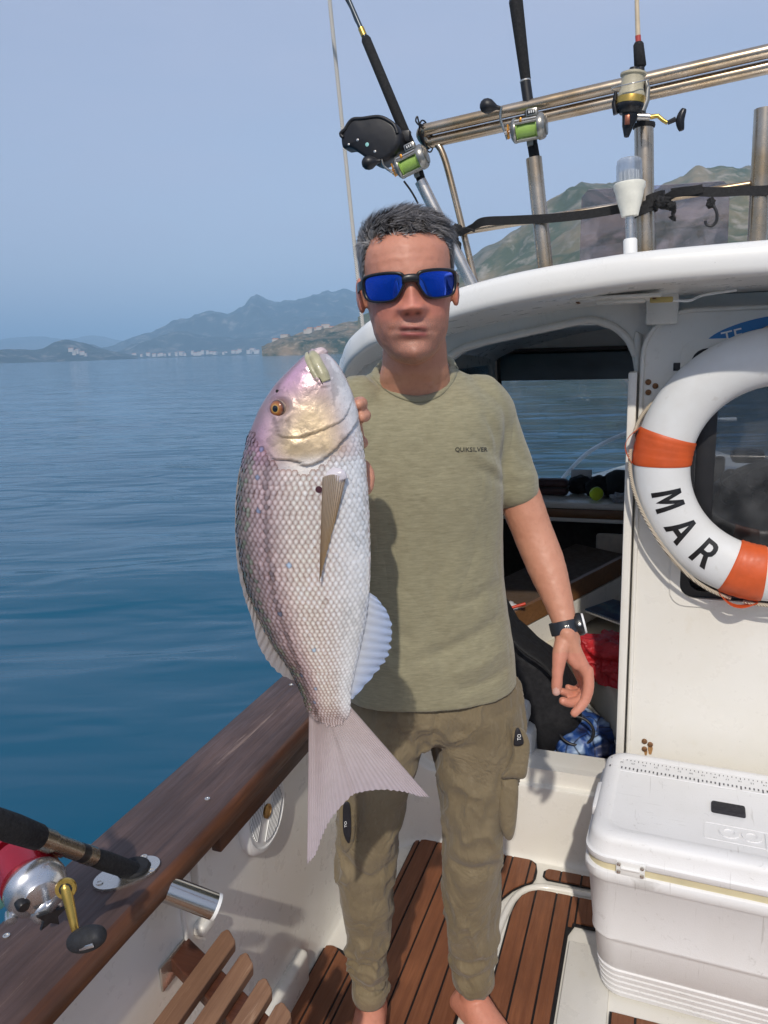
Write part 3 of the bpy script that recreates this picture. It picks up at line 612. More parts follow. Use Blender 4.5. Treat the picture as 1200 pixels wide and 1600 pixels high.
# cabin sides, windshield, dash, helm
def cabin():
    for s in (-1, 1):
        x = XC+s*1.10
        w = plate('cabin_side', [(2.18, 0.55), (4.2, 0.55), (4.05, 1.60), (2.18, 1.53)], [rrect(2.32, 0.88, 3.98, 1.46, 0.06)], ((x, 0, 0), (0, 1, 0), (0, 0, 1)), 0.025*(-s if s < 0 else 1), mGelIn, boat)
        plate('side_pane', rrect(2.31, 0.87, 3.99, 1.47, 0.06), [], ((x+0.01, 0, 0), (0, 1, 0), (0, 0, 1)), 0.004, mWind, w)  # unseen side windows, enlarged and left clear to brighten the cabin
    # windshield
    gf = NT('grey_film'); f1 = gf.n('BsdfTranslucent', Color=(0.34, 0.31, 0.29, 1)).outputs[0]; f2 = gf.n('BsdfTransparent', Color=(0.45, 0.42, 0.40, 1)).outputs[0]; gf.t.links.new(gf.n('MixShader', i0=gf.rng(gf.noise(gf.coord(), 4, 3), 0.3, 0.7, 0.15, 0.35), i1=f1, i2=f2).outputs[0], gf.out.inputs['Surface']); mFilm = gf.m
    o = (0, 4.20, 0.80); ez = np.array([0, -0.20, 0.98]); ez /= np.linalg.norm(ez)
    ws = plate('windshield_frame', [(-0.85, -0.25), (1.35, -0.25), (1.35, 0.84), (-0.85, 0.84)], [rrect(-0.80, 0.0, -0.06, 0.735, 0.04), rrect(0.0, 0.0, 0.62, 0.735, 0.04), rrect(0.68, 0.0, 1.30, 0.735, 0.04)], (o, (1, 0, 0), ez), 0.03, mGelIn, boat)
    for a, b in ((-0.81, -0.05), (-0.01, 0.63), (0.67, 1.31)):
        plate('window_pane', rrect(a, -0.01, b, 0.745, 0.04), [], (np.array(o)+np.array([0, -0.012, 0]), (1, 0, 0), ez), 0.004, mWind, ws)
        plate('sun_strip', [(a+0.012, 0.585), (b-0.012, 0.585), (b-0.012, 0.73), (a+0.012, 0.73)], [], (np.array(o)+np.array([0, -0.040, 0]), (1, 0, 0), ez), 0.003, mFilm, ws)
        plate('gasket', rrect(a-0.005, -0.015, b+0.005, 0.75, 0.04), [rrect(a+0.015, 0.005, b-0.015, 0.722, 0.03)], (np.array(o)+np.array([0, -0.034, 0]), (1, 0, 0), ez), 0.004, mBlack, ws)
    mLin = simple('cabin_lining', (0.78, 0.76, 0.72), 0.7, 0, 0.06, 5)
    rbox('ceiling', (XC, 3.15, 1.625), (2.1, 1.86, 0.02), mLin, boat, 0.004)
    # dash shelf with wood edge
    d = rbox('dash_shelf', (-0.42, 3.86, 0.815), (0.88, 0.56, 0.03), mGelIn, boat, 0.006)
    rbox('wood_edge', (-0.42, 3.585, 0.778), (0.88, 0.022, 0.040), mTrimWood, d, 0.003)
    rbox('lower_edge', (-0.42, 3.59, 0.748), (0.88, 0.03, 0.018), mGelIn, d, 0.003)
    mDark = simple('dark_locker', (0.045, 0.038, 0.033), 0.8)
    rbox('locker_back', (-0.42, 4.0, 0.36), (0.9, 0.03, 0.76), mDark, boat, 0.002)
    rbox('locker_door', (-0.17, 3.50, 0.56), (0.17, 0.03, 0.30), simple('locker_beige', (0.42, 0.36, 0.29), 0.6), boat, 0.03)
    rbox('cabin_sole', (XC, 3.2, -0.06), (2.1, 2.0, 0.02), simple('cabin_carpet', (0.10, 0.085, 0.07), 0.9), boat, 0.003)
    rbox('cabin_divider', (0.06, 3.05, 0.35), (0.03, 1.7, 0.80), mGelIn, boat, 0.004)
    # helm console seen through the door glass
    mCon = simple('console_grey', (0.055, 0.048, 0.045), 0.55, 0, 0.15)
    h = plate('helm_console', [(0.20, 0.70), (1.10, 0.70), (1.10, 0.98)]+[(0.62+0.42*math.cos(t), 0.93+0.17*math.sin(t)) for t in np.linspace(0.1, math.pi-0.05, 24)]+[(0.20, 0.90)], [], ((0, 3.30, 0), (1, 0, 0), (0, 0, 1)), 0.04, mCon, boat)
    arch = [(0.62+0.425*math.cos(t), 3.25, 0.93+0.178*math.sin(t)) for t in np.linspace(0.1, math.pi, 30)]
    tube('console_hood', arch, 0.014, simple('hood_grey', (0.23, 0.215, 0.20), 0.5), h, 8)
    rbox('dash_front', (0.65, 3.22, 0.62), (0.95, 0.12, 0.20), simple('dash_grey', (0.26, 0.235, 0.215), 0.6), h, 0.02)
    rbox('dash_top', (0.65, 3.62, 0.82), (0.98, 0.50, 0.03), simple('dash_top_tan', (0.33, 0.29, 0.24), 0.7), h, 0.01)
    mG = simple('gauge_face', (0.012, 0.012, 0.014), 0.3)
    for (x, y, r) in ((1142, 748, 0.040), (1184, 750, 0.044), (1140, 776, 0.036), (1185, 776, 0.030), (1222, 752, 0.044)):
        c = PY(x, y, 3.245); lathe('gauge', [(0.0001, 0.0), (r, 0.0), (r, 0.012), (r*0.88, 0.014), (r*0.85, 0.008), (0.0001, 0.008)], c, (0, -1, 0), mG, h, 30)
    c = PY(1168, 712, 3.75); rbox('compass', c, (0.14, 0.10, 0.06), mBlack, h, 0.025)
    c = PY(1112, 735, 3.5); rbox('fish_finder', c, (0.10, 0.05, 0.12), mBlack, h, 0.01)
    c = PY(1175, 795, 3.0); th = np.linspace(0, 2*math.pi, 40)
    tube('steering_wheel', [np.array([0.55+0.19*math.cos(t), 3.02+0.06*math.sin(t), 0.60+0.17*math.sin(t)]) for t in th], 0.013, mBlack, h, 10)
    # bow rail seen through the windshield
    P = [PY(870, 760, 4.9), PY(890, 735, 4.9), PY(925, 703, 4.9), PY(985, 675, 4.9), PY(1060, 660, 4.9), PY(1150, 655, 5.0)]
    br = tube('bow_rail', P, 0.013, mWhitePl, boat, 10, 50)
    tube('rail_post', [PY(870, 760, 4.9), PY(868, 800, 4.9)+np.array([0, 0, -0.10])], 0.013, mWhitePl, br, 10, 4)
cabin()
# ================================================================ rod rack on the cabin roof (part of the boat)
RY = 2.15
rack = part('rod_rack', (-0.2, RY, 1.76))
def rk(name, a, b, r, ya=RY, yb=RY, m=None, down=0.0):
    A = PY(a[0], a[1], ya); B = PY(b[0], b[1], yb); d = (B-A)/np.linalg.norm(B-A)
    return cyl(name, A, B+d*down, r, m or mSteel, rack, None, 20)
rk('top_tube', (664, 203), (1330, 50), 0.0155, down=0.66); rk('top_tube', (676, 221), (1330, 76), 0.0155, RY+0.02, RY+0.02, down=0.66)
_e = [PY(670, 202, RY), PY(661, 205, RY), PY(659, 212, RY+0.01), PY(668, 222, RY+0.02), PY(680, 221, RY+0.02)]
tube('end_bend', _e, 0.0150, mSteel, rack, 14, 20)
tube('post', [PY(678, 222, RY+0.02), PY(690, 236, RY+0.02), PY(705, 285, RY+0.02), PY(742, 438, RY+0.02), PY(746, 455, RY+0.02)], 0.0090, mSteel, rack, 14, 30)
rk('low_rail', (722, 362), (1330, 262), 0.0095, RY+0.01, RY+0.01, down=0.62)
cyl('rod_tube', (0.62, RY, 2.06), (0.61, RY, 1.72), 0.0215, mSteel, rack); cyl('rod_tube', (0.97, RY, 2.02), (0.95, RY, 1.72), 0.0200, mSteel, rack)
tube('post', [(1.04, RY+0.01, 2.20), (1.06, RY+0.01, 2.14), (1.05, RY+0.01, 1.95), (1.0, RY+0.01, 1.70)], 0.0090, mSteel, rack, 14, 20)
H1 = rk('rod_tube', (657, 283), (736, 442), 0.0165, RY-0.02, RY, mChrome, 0.05); H2 = rk('rod_tube', (834, 247), (852, 420), 0.0205, RY, RY, None, 0.05)
H3 = rk('rod_tube', (1006, 196), (1008, 396), 0.0230, RY, RY, None, 0.04); H4 = rk('rod_tube', (1194, 170), (1183, 378), 0.0220, RY, RY, None, 0.04)
lathe('tube_rim', [(0.021, 0), (0.026, 0), (0.027, 0.004), (0.026, 0.010), (0.021, 0.010)], PY(1006, 200, RY), (0, 0, 1), mRubber, rack, 24)
# all-round light
def mast_light():
    b = PY(985, 394, 2.08); p = part('mast_light', b)
    ax = PY(983, 250, 2.08)-b; L = np.linalg.norm(ax); ax /= L
    h = lambda py: np.linalg.norm(PY(984, py, 2.08)-b)
    lathe('base_collar', [(0.0001, -0.02), (0.0165, -0.02), (0.0165, 0.028), (0.014, 0.032), (0.0001, 0.032)], b, ax, mWhitePl, p, 24)
    cyl('stem', b+ax*0.02, b+ax*h(332), 0.0105, mChrome, p)
    lathe('lamp_body', [(0.0001, h(338)), (0.020, h(338)), (0.024, h(327)), (0.028, h(318)), (0.031, h(310)), (0.032, h(306)), (0.034, h(299)), (0.0375, h(294)), (0.0375, h(287)), (0.034, h(285)), (0.0001, h(285))], b, ax, simple('lamp_ivory', (0.78, 0.76, 0.66), 0.4), p, 32)
    g = NT('lens_plastic'); tr = g.n('BsdfTransparent', Color=(0.9, 0.92, 0.95, 1)).outputs[0]; gl = g.n('BsdfGlossy', Roughness=0.15).outputs[0]; df = g.n('BsdfTranslucent', Color=(0.8, 0.84, 0.88, 1)).outputs[0]
    m1 = g.n('MixShader', i0=0.42, i1=tr, i2=df).outputs[0]; m2 = g.n('MixShader', i0=0.12, i1=m1, i2=gl).outputs[0]; g.t.links.new(m2, g.out.inputs['Surface'])
    lathe('lens', [(0.030, h(286)), (0.0305, h(280)), (0.030, h(258)), (0.028, h(250)), (0.022, h(247)), (0.0001, h(246.5))], b, ax, g.m, p, 32)
    lathe('inner_lens', [(0.0001, h(285)), (0.017, h(285)), (0.017, h(266)), (0.0001, h(265))], b, ax, simple('lens_core', (0.5, 0.52, 0.55), 0.3), p, 20)
    for k in range(14):
        t = k/14*2*math.pi; n1 = np.cross(ax, [1, 0, 0]); n1 /= np.linalg.norm(n1); n2 = np.cross(ax, n1)
        q = b+(n1*math.cos(t)+n2*math.sin(t))*0.022
        cyl('lens_rib', q+ax*h(285), q+ax*h(268), 0.0016, mWhitePl, p, None, 6)
mast_light()
def acrylic():
    y = 2.42; A = PY(906, 400, y); B = PY(1137, 385, y)
    z0 = 1.77; T0 = PY(907, 298, y)[2]; T1 = PY(1135, 283, y)[2]
    ol = [(A[0], z0), (B[0], z0), (B[0]-0.003, T1-0.02), (B[0]-0.02, T1), (A[0]+0.02, T0), (A[0]+0.002, T0-0.02)]
    plate('smoked_screen', ol, [], ((0, y, 0), (1, 0, 0), (0, 0, 1)), 0.006, mAcryl, roof_o)
acrylic()

# ================================================================ fishing rods
mGrip = simple('foam_grip', (0.012, 0.012, 0.013), 0.85, 0, 0.25, 120, 0.5, 700)
mReel = simple('reel_grey', (0.33, 0.32, 0.29), 0.32, 0.75, 0.15, 80); mLine = simple('green_line', (0.34, 0.52, 0.11), 0.45, 0, 0.25, 600)
mOrange = simple('orange_anodised', (0.62, 0.27, 0.04), 0.3, 0.7, 0.1, 60); mGold = simple('gold_anodised', (0.60, 0.40, 0.10), 0.3, 0.85, 0.12, 60)
mRod = simple('rod_blank', (0.035, 0.05, 0.065), 0.25, 0.2, 0.2, 30, coat=0.6)
def unit(v): v = np.asarray(v, float); return v/np.linalg.norm(v)
def conventional_reel(rod, c, ax, up, out, hand=-1, knob=None):
    """level-wind reel: ax along the spool, up to the rod tip, out away from the rod"""
    rl = bpy.data.objects.new('reel', None); COL.objects.link(rl); rl.location = tuple(c); rl.empty_display_size = 0.03; adopt(rl, rod)
    c = np.asarray(c, float)
    for s, w, r in ((-1, 0.012, 0.029), (1, 0.020, 0.031)):
        a = c+ax*s*0.027
        lathe('side_plate', [(0.0001, 0), (r, 0), (r+0.001, 0.003), (r, w*0.6), (r*0.86, w*0.9), (r*0.5, w), (0.0001, w)], a, ax*s, mReel, rl, 36)
        lathe('side_ring', [(r*0.7, w*0.9), (r*0.74, w*1.05), (r*0.68, w*1.12), (0.0001, w*1.12)], a, ax*s, mReel, rl, 28)
    lathe('spool', [(0.0001, -0.026), (0.026, -0.026), (0.026, -0.0235), (0.021, -0.0225), (0.0225, 0), (0.021, 0.0225), (0.026, 0.0235), (0.026, 0.026), (0.0001, 0.026)], c, ax, mLine, rl, 36)
    for t, rr in ((20, 0.0032), (-75, 0.0032), (150, 0.004), (235, 0.0032)):
        q = c+(out*math.cos(R(t))+up*math.sin(R(t)))*0.0275; cyl('cross_bar', q-ax*0.030, q+ax*0.030, rr, mReel, rl, None, 10)
    q = c+out*0.024+up*0.016; cyl('level_wind', q-ax*0.027, q+ax*0.027, 0.0035, mChrome, rl, None, 12); rbox('line_guide', q-ax*0.012+out*0.002, (0.006, 0.008, 0.010), mOrange, rl, 0.001, Matrix([Vector(ax), Vector(out), Vector(up)]).transposed())
    M3 = Matrix([Vector(ax), Vector(out), Vector(up)]).transposed()
    cb = c+ax*0.016+up*0.030+out*0.016
    rbox('line_counter', cb, (0.030, 0.020, 0.020), mReel, rl, 0.004, M3); rbox('counter_window', cb+out*0.0095-ax*0.001, (0.020, 0.004, 0.010), mBlack, rl, 0.001, M3)
    for k in range(3): rbox('counter_digit', cb+out*0.0118+ax*(k-1)*0.0055, (0.0028, 0.0008, 0.006), mWhitePl, rl, 0.0003, M3)
    # star drag and crank
    sp = c+ax*hand*0.046
    star = []
    for k in range(10):
        r = 0.019 if k % 2 == 0 else 0.008; star.append((r*math.cos(k*math.pi/5), r*math.sin(k*math.pi/5)))
    plate('star_drag', star, [], (sp, out, up), 0.004, mOrange, rl)
    cyl('shaft', c+ax*hand*0.035, c+ax*hand*0.058, 0.005, mChrome, rl, None, 12)
    kn = np.asarray(knob, float); e = c+ax*hand*0.056
    arm = spline([e-(kn-e)*0.25, e, e+(kn-e)*0.55, kn+ax*(-hand)*0.012], 14)
    tube('crank', arm, 0.0035, mChrome, rl, 8)
    kd = unit(kn-e); lathe('knob', [(0.0001, -0.008), (0.005, -0.008), (0.006, 0.0), (0.010, 0.006), (0.0165, 0.016), (0.018, 0.026), (0.015, 0.036), (0.008, 0.042), (0.0001, 0.044)], kn, unit(ax*hand*0.9+kd*0.35), mBlack, rl, 24)
    rbox('reel_foot', c-out*0.030, (0.016, 0.010, 0.07), mReel, rl, 0.003, M3)
    return rl
def rod_segments(rod, segs):
    for name, P, r, m in segs: tube(name, P, r, m, rod, 14)
def L2(a, b, y0, y1, n=2): return np.array([PY(a[0], a[1], y0)+(PY(b[0], b[1], y1)-PY(a[0], a[1], y0))*t for t in np.linspace(0, 1, n)])
def extend(P, L): d = unit(P[-1]-P[-2]); return np.array(list(P)+[P[-1]+d*L])
# leaning rod at the port end
y1 = RY-0.02
r1 = thing('fishing_rod', 'leaning black rod with grey green-lined reel at the rack end', 'fishing rod', PY(690, 350, y1), 'fishing rods')
base = PY(690, 350, y1); tipd = unit(PY(575, 62, y1)-PY(660, 285, y1))
rod_segments(r1, [('butt', np.array([PY(664, 300, y1), PY(652, 262, y1)]), 0.0125, mGrip), ('reel_seat', np.array([PY(654, 268, y1), PY(638, 222, y1)]), 0.0115, mBlack), ('fore_grip', np.array([PY(641, 228, y1), PY(639.5, 224, y1), PY(572, 62, y1), PY(570.5, 58, y1)]), [0.010, 0.0140, 0.0130, 0.010], mGrip)])
P = extend(np.array([PY(571, 60, y1), PY(563, 42, y1), PY(545, 0, y1)]), 1.1); tube('blank', P, [0.0075, 0.0068, 0.006, 0.003], mRod, r1, 12)
tube('winding', np.array([PY(569, 56, y1), PY(564, 44, y1)]), 0.0085, mGold, r1, 12)
tube('hook_keeper', [PY(538, -6, y1), PY(548, 12, y1), PY(556, 32, y1), PY(561, 40, y1)], 0.0035, mBlack, r1, 8, 12)
ax1 = unit(PY(668, 238, y1-0.05)-PY(612, 266, y1-0.05)); up1 = unit(PY(610, 150, y1)-PY(650, 250, y1)); up1 = unit(up1-ax1*(up1 @ ax1)); out1 = np.cross(ax1, up1); out1 = out1 if out1[1] < 0 else -out1
conventional_reel(r1, PY(641, 254, y1-0.04), ax1, up1, out1, -1, PY(590, 252, y1-0.06))
# upright rod in the middle
r2 = thing('fishing_rod', 'upright black rod with grey reel and raised black crank knob', 'fishing rod', PY(845, 350, RY), 'fishing rods')
rod_segments(r2, [('butt', np.array([PY(838, 262, RY), PY(832, 226, RY)]), 0.0135, mGrip), ('reel_seat', np.array([PY(834, 234, RY), PY(827, 172, RY)]), 0.0115, mBlack), ('fore_hood', np.array([PY(828, 178, RY), PY(821, 128, RY)]), 0.0135, mBlack), ('fore_grip', np.array([PY(822, 130, RY), PY(821.6, 126, RY), PY(806, 2, RY)]), [0.011, 0.0130, 0.0175], mGrip)])
P = extend(np.array([PY(806, 2, RY), PY(803, -20, RY)]), 1.0); tube('blank', P, [0.0175, 0.014, 0.005], mRod, r2, 12)
lathe('winding_ring', [(0.0130, 0), (0.0142, 0.001), (0.0142, 0.004), (0.0130, 0.005)], PY(821, 128, RY), unit(PY(806, 2, RY)-PY(821, 128, RY)), mChrome, r2, 18)
ax2 = unit(PY(860, 192, RY-0.05)-PY(790, 206, RY-0.05)); up2 = unit(PY(821, 128, RY)-PY(832, 230, RY)); up2 = unit(up2-ax2*(up2 @ ax2)); out2 = np.cross(ax2, up2); out2 = out2 if out2[1] < 0 else -out2
conventional_reel(r2, PY(824, 201, RY-0.045), ax2, up2, out2, -1, PY(776, 168, RY-0.06))
# spinning rod
r3 = thing('fishing_rod', 'cream rod with red winding and gold-trimmed spinning reel', 'fishing rod', PY(1007, 350, RY), 'fishing rods')
rod_segments(r3, [('butt', np.array([PY(1004, 215, RY), PY(1003, 180, RY)]), 0.0135, mGrip), ('reel_seat', np.array([PY(1003, 190, RY), PY(1000, 100, RY)]), 0.0105, mBlack), ('fore_grip', np.array([PY(1000.5, 106, RY), PY(1000.4, 103, RY), PY(997.6, 70, RY), PY(997.5, 66, RY)]), [0.010, 0.0145, 0.0125, 0.009], mGrip), ('winding', np.array([PY(997.5, 67, RY), PY(996.8, 56, RY)]), 0.0068, simple('red_thread', (0.45, 0.06, 0.05), 0.4))])
P = extend(np.array([PY(997, 60, RY), PY(995, 0, RY)]), 0.9); tube('blank', P, [0.0062, 0.0052, 0.0025], simple('cream_blank', (0.62, 0.50, 0.34), 0.3, coat=0.5), r3, 12)
def spinning_reel(rod):
    ry = RY-0.075; c = PY(986, 150, ry); upv = unit(PY(990, 115, ry)-PY(981, 195, ry)); 
    rl = bpy.data.objects.new('reel', None); COL.objects.link(rl); rl.location = tuple(c); rl.empty_display_size = 0.03; adopt(rl, rod)
    h = lambda py: float((PY(986, py, ry)-c) @ upv)
    mSp = simple('reel_black', (0.015, 0.015, 0.017), 0.3, 0.2)
    lathe('spool', [(0.0001, h(153)), (0.031, h(153)), (0.0315, h(149)), (0.030, h(146)), (0.026, h(138)), (0.0258, h(120)), (0.030, h(118)), (0.030, h(115)), (0.020, h(112)), (0.0001, h(111))], c, upv, simple('pale_line', (0.50, 0.45, 0.32), 0.5, 0, 0.2, 500), rl, 36)
    lathe('spool_skirt', [(0.0260, h(163)), (0.0325, h(163)), (0.0328, h(157)), (0.032, h(152)), (0.0260, h(152))], c, upv, mGold, rl, 36)
    lathe('rotor', [(0.0001, h(178)), (0.022, h(178)), (0.030, h(172)), (0.0325, h(166)), (0.0315, h(162)), (0.0001, h(162))], c, upv, mSp, rl, 36)
    cyl('drag_knob', c+upv*h(112), c+upv*h(106), 0.013, mSp, rl, 0.010)
    ax = unit(np.array([1.0, 0.1, 0.02])); out = unit(np.array([0.1, -1, 0.0]))
    tube('bail_arm', [c+ax*0.030+upv*h(176), c+ax*0.037+upv*h(160), c+ax*0.036+upv*h(140), c+ax*0.030+upv*h(128)], [0.008, 0.007, 0.006, 0.004], mReel, rl, 10)
    tube('bail_arm', [c-ax*0.030+upv*h(176), c-ax*0.037+upv*h(160), c-ax*0.036+upv*h(140)], [0.007, 0.006, 0.004], mSp, rl, 10)
    tube('bail_wire', spline([c-ax*0.037+upv*h(140), c-ax*0.046+out*0.02+upv*h(138), c+out*0.048+upv*h(140), c+ax*0.034+out*0.02+upv*h(132), c+ax*0.033+upv*h(130)], 30), 0.0015, mChrome, rl, 8)
    tube('gear_body', [c+upv*h(172), c+upv*h(184)+ax*0.004, c+upv*h(198), c+upv*h(214)+out*0.004], [0.018, 0.019, 0.013, 0.006], mSp, rl, 16)
    rbox('body_badge', c+upv*h(190)+out*0.018-ax*0.003, (0.012, 0.004, 0.022), simple('badge_bronze', (0.28, 0.10, 0.06), 0.3, 0.6), rl, 0.002)
    tube('stem', [c+upv*h(180), PY(1000, 165, RY-0.02), PY(1001, 150, RY-0.012)], [0.010, 0.007, 0.007], mReel, rl, 10)
    s0 = c+upv*h(182)+ax*0.01; s1 = PY(1016, 183, ry); s2 = PY(1043, 192, ry)
    cyl('shaft', s0, s1, 0.0085, mChrome, rl, 0.0075, 14); tube('crank', [s1, PY(1028, 181, ry), PY(1036, 188, ry), s2], [0.0055, 0.005, 0.0045, 0.0045], mGold, rl, 10)
    cyl('knob_stem', s2, PY(1056, 186, ry), 0.005, mSp, rl, 0.006, 12)
    kt = PY(1069, 170, ry); kb = PY(1065, 204, ry); m_ = PY(1060, 187, ry)
    tube('knob', spline([kt, (kt+kb)/2+np.array([-0.006, 0, 0]), kb], 14), 0.004+0.006*np.sin(np.linspace(0.25, math.pi-0.25, 14)), mSp, rl, 14)
spinning_reel(r3)
# rod lying in the flush holder of the port rail, big red reel below it
r4 = thing('fishing_rod', 'heavy black rod with red and silver reel in the rail holder', 'fishing rod', RTOP, 'fishing rods')
D4 = unit(PM(0, 1287, 0.93)-RTOP); X4 = lambda d: RTOP+D4*d
_n4 = np.linalg.norm(PM(0, 1287, 0.93)-RTOP)
def dpx(px):                                             # distance along the rod whose picture column is px
    best = min(np.linspace(-0.02, 0.5, 800), key=lambda d: abs(600+FPX*((X4(d)-CAM) @ _r)/((X4(d)-CAM) @ _f)-px)); return float(best)
mSilver = simple('brushed_silver', (0.62, 0.63, 0.65), 0.25, 0.9, 0.06, 40)
mSeat = simple('bronze_seat', (0.34, 0.30, 0.24), 0.25, 0.9, 0.1, 40)
rod_segments(r4, [('butt', np.array([X4(-0.16), X4(0.02), X4(dpx(165)), X4(dpx(140))]), [0.0135, 0.0150, 0.0155, 0.0130], mGrip),
    ('seat_hood', np.array([X4(dpx(144)), X4(dpx(132))]), 0.0148, mSeat), ('seat_nut', np.array([X4(dpx(132)), X4(dpx(121))]), 0.0140, mBlack), ('reel_seat', np.array([X4(dpx(121)), X4(dpx(70))]), 0.0138, mSeat),
    ('seat_hood', np.array([X4(dpx(79)), X4(dpx(58))]), 0.0165, mSeat), ('fore_grip', np.array([X4(dpx(62)), X4(dpx(59)), X4(dpx(20)), X4(dpx(0)), X4(0.50), X4(0.505)]), [0.013, 0.0180, 0.0195, 0.0190, 0.0160, 0.011], mGrip), ('blank', np.array([X4(0.50), X4(0.9), X4(1.35)]), [0.008, 0.006, 0.003], mRod)])
_p = X4(dpx(92)); rbox('seat_inlay', _p-unit(_f)*0.0125, (0.024, 0.004, 0.006), simple('turquoise_inlay', (0.15, 0.55, 0.48), 0.3), r4, 0.001, Matrix([Vector(D4), Vector(unit(np.cross(UP, D4))), Vector(unit(np.cross(D4, np.cross(UP, D4))))]).transposed())
def red_reel(rod):
    Dm = float((X4(dpx(70))-CAM) @ F0)
    rl = bpy.data.objects.new('reel', None); COL.objects.link(rl); c = PM(62, 1392, Dm-0.02); rl.location = tuple(c); rl.empty_display_size = 0.03; adopt(rl, rod)
    view = unit(c-CAM); ax = unit(R0*0.62-F0*0.72-UP*0.12)                 # spool axis: crank side toward the camera
    up = unit(D4-ax*(D4 @ ax)); dn = unit(np.cross(ax, up)); dn = dn if dn[2] < 0 else -dn
    mRed = simple('red_anodised', (0.42, 0.012, 0.03), 0.22, 0.55, 0.06, 40, coat=0.5)
    P = lambda x, y, d=0.0: PM(x, y, Dm-0.02+d)
    c0 = P(58, 1390)
    # red frame
    ol = []
    for k in range(28):
        t = k/28*2*math.pi; r = 0.046*(1+0.10*math.cos(2*t)); ol.append((r*math.cos(t), r*math.sin(t)))
    f = plate('frame', ol, [], (c0-ax*0.062, up, dn), 0.050 if np.cross(up, dn) @ ax > 0 else -0.050, mRed, rl, 25)
    f2 = plate('far_plate', [(x*1.02, y*1.02) for x, y in ol], [], (c0-ax*0.085, up, dn), 0.012 if np.cross(up, dn) @ ax > 0 else -0.012, mRed, rl, 25)
    rbox('reel_foot', c0-ax*0.045-dn*0.046, (0.06, 0.016, 0.018), mSeat, rl, 0.004, Matrix([Vector(up), Vector(ax), Vector(dn)]).transposed())
    lathe('side_plate', [(0.0001, -0.012), (0.044, -0.012), (0.0445, -0.006), (0.042, 0.004), (0.034, 0.013), (0.026, 0.017), (0.024, 0.020), (0.012, 0.022), (0.0001, 0.022)], c0, ax, mSilver, rl, 44)
    lathe('gear_cover', [(0.0001, -0.01), (0.024, -0.01), (0.024, 0.012), (0.020, 0.022), (0.015, 0.026), (0.0001, 0.027)], c0-up*0.026+dn*0.012, ax, mSilver, rl, 32)
    lathe('tension_cap', [(0.0001, 0), (0.0095, 0), (0.0095, 0.012), (0.007, 0.016), (0.0001, 0.016)], c0+ax*0.010+up*0.018+dn*0.018, ax, mBlack, rl, 20)
    lathe('lever_screw', [(0.0001, 0), (0.0085, 0), (0.0085, 0.014), (0.0001, 0.016)], c0+dn*0.045-ax*0.01, unit(ax+dn*0.4), mSilver, rl, 16)
    lathe('frame_screw', [(0.0001, 0), (0.010, 0), (0.010, 0.006), (0.0001, 0.007)], c0+dn*0.044+up*0.024-ax*0.020, unit(ax+dn*0.5), simple('green_glass', (0.10, 0.25, 0.22), 0.2), rl, 16)
    hub = P(103, 1388, -0.055)
    star = []
    for k in range(10):
        r = 0.022 if k % 2 == 0 else 0.010; star.append((r*math.cos(k*math.pi/5+0.4), r*math.sin(k*math.pi/5+0.4)))
    plate('star_drag', star, [], (c0-up*0.026+dn*0.012+ax*0.028, up, dn), 0.005, mBlack, rl)
    cyl('shaft', c0-up*0.026+dn*0.012+ax*0.02, hub, 0.006, mSilver, rl)
    e = P(118, 1455, -0.075)
    tube('crank', spline([hub+(hub-e)*0.12, hub, (hub+e)/2, e], 16), np.array([0.006]*4+[0.0075]*3+list(np.linspace(0.0075, 0.005, 9))), mGold, rl, 12)
    lathe('crank_ring', [(0.008, -0.003), (0.0135, -0.003), (0.0145, 0), (0.0135, 0.003), (0.008, 0.003)], hub, unit(-_f+R0*0.2), mGold, rl, 28)
    lathe('crank_nut', [(0.0001, -0.002), (0.0085, -0.002), (0.0085, 0.004), (0.0001, 0.005)], hub, unit(-_f+R0*0.2), mBlack, rl, 20)
    lathe('knob_collar', [(0.0001, 0), (0.0055, 0), (0.0055, 0.010), (0.0001, 0.010)], e, unit(P(128, 1466, -0.08)-e), mChrome, rl, 14)
    k0, k1 = P(110, 1474, -0.085), P(161, 1460, -0.095)
    tube('knob', spline([k0, (k0+k1)/2, k1], 20), 0.004+0.0125*np.sin(np.linspace(0.12, math.pi-0.12, 20))**0.6, simple('soft_black_knob', (0.016, 0.017, 0.020), 0.7, 0, 0.2, 80, 0.3, 500), rl, 20)
    kk = (k0+k1)/2+unit(k1-k0)*0.006-unit(_f)*0.0155-UP*0.004
    rbox('knob_plate', kk, (0.024, 0.003, 0.006), mSilver, rl, 0.0014, Matrix([Vector(unit(k1-k0)), Vector(unit(_f)), Vector(unit(np.cross(unit(k1-k0), unit(_f))))]).transposed())
red_reel(r4)
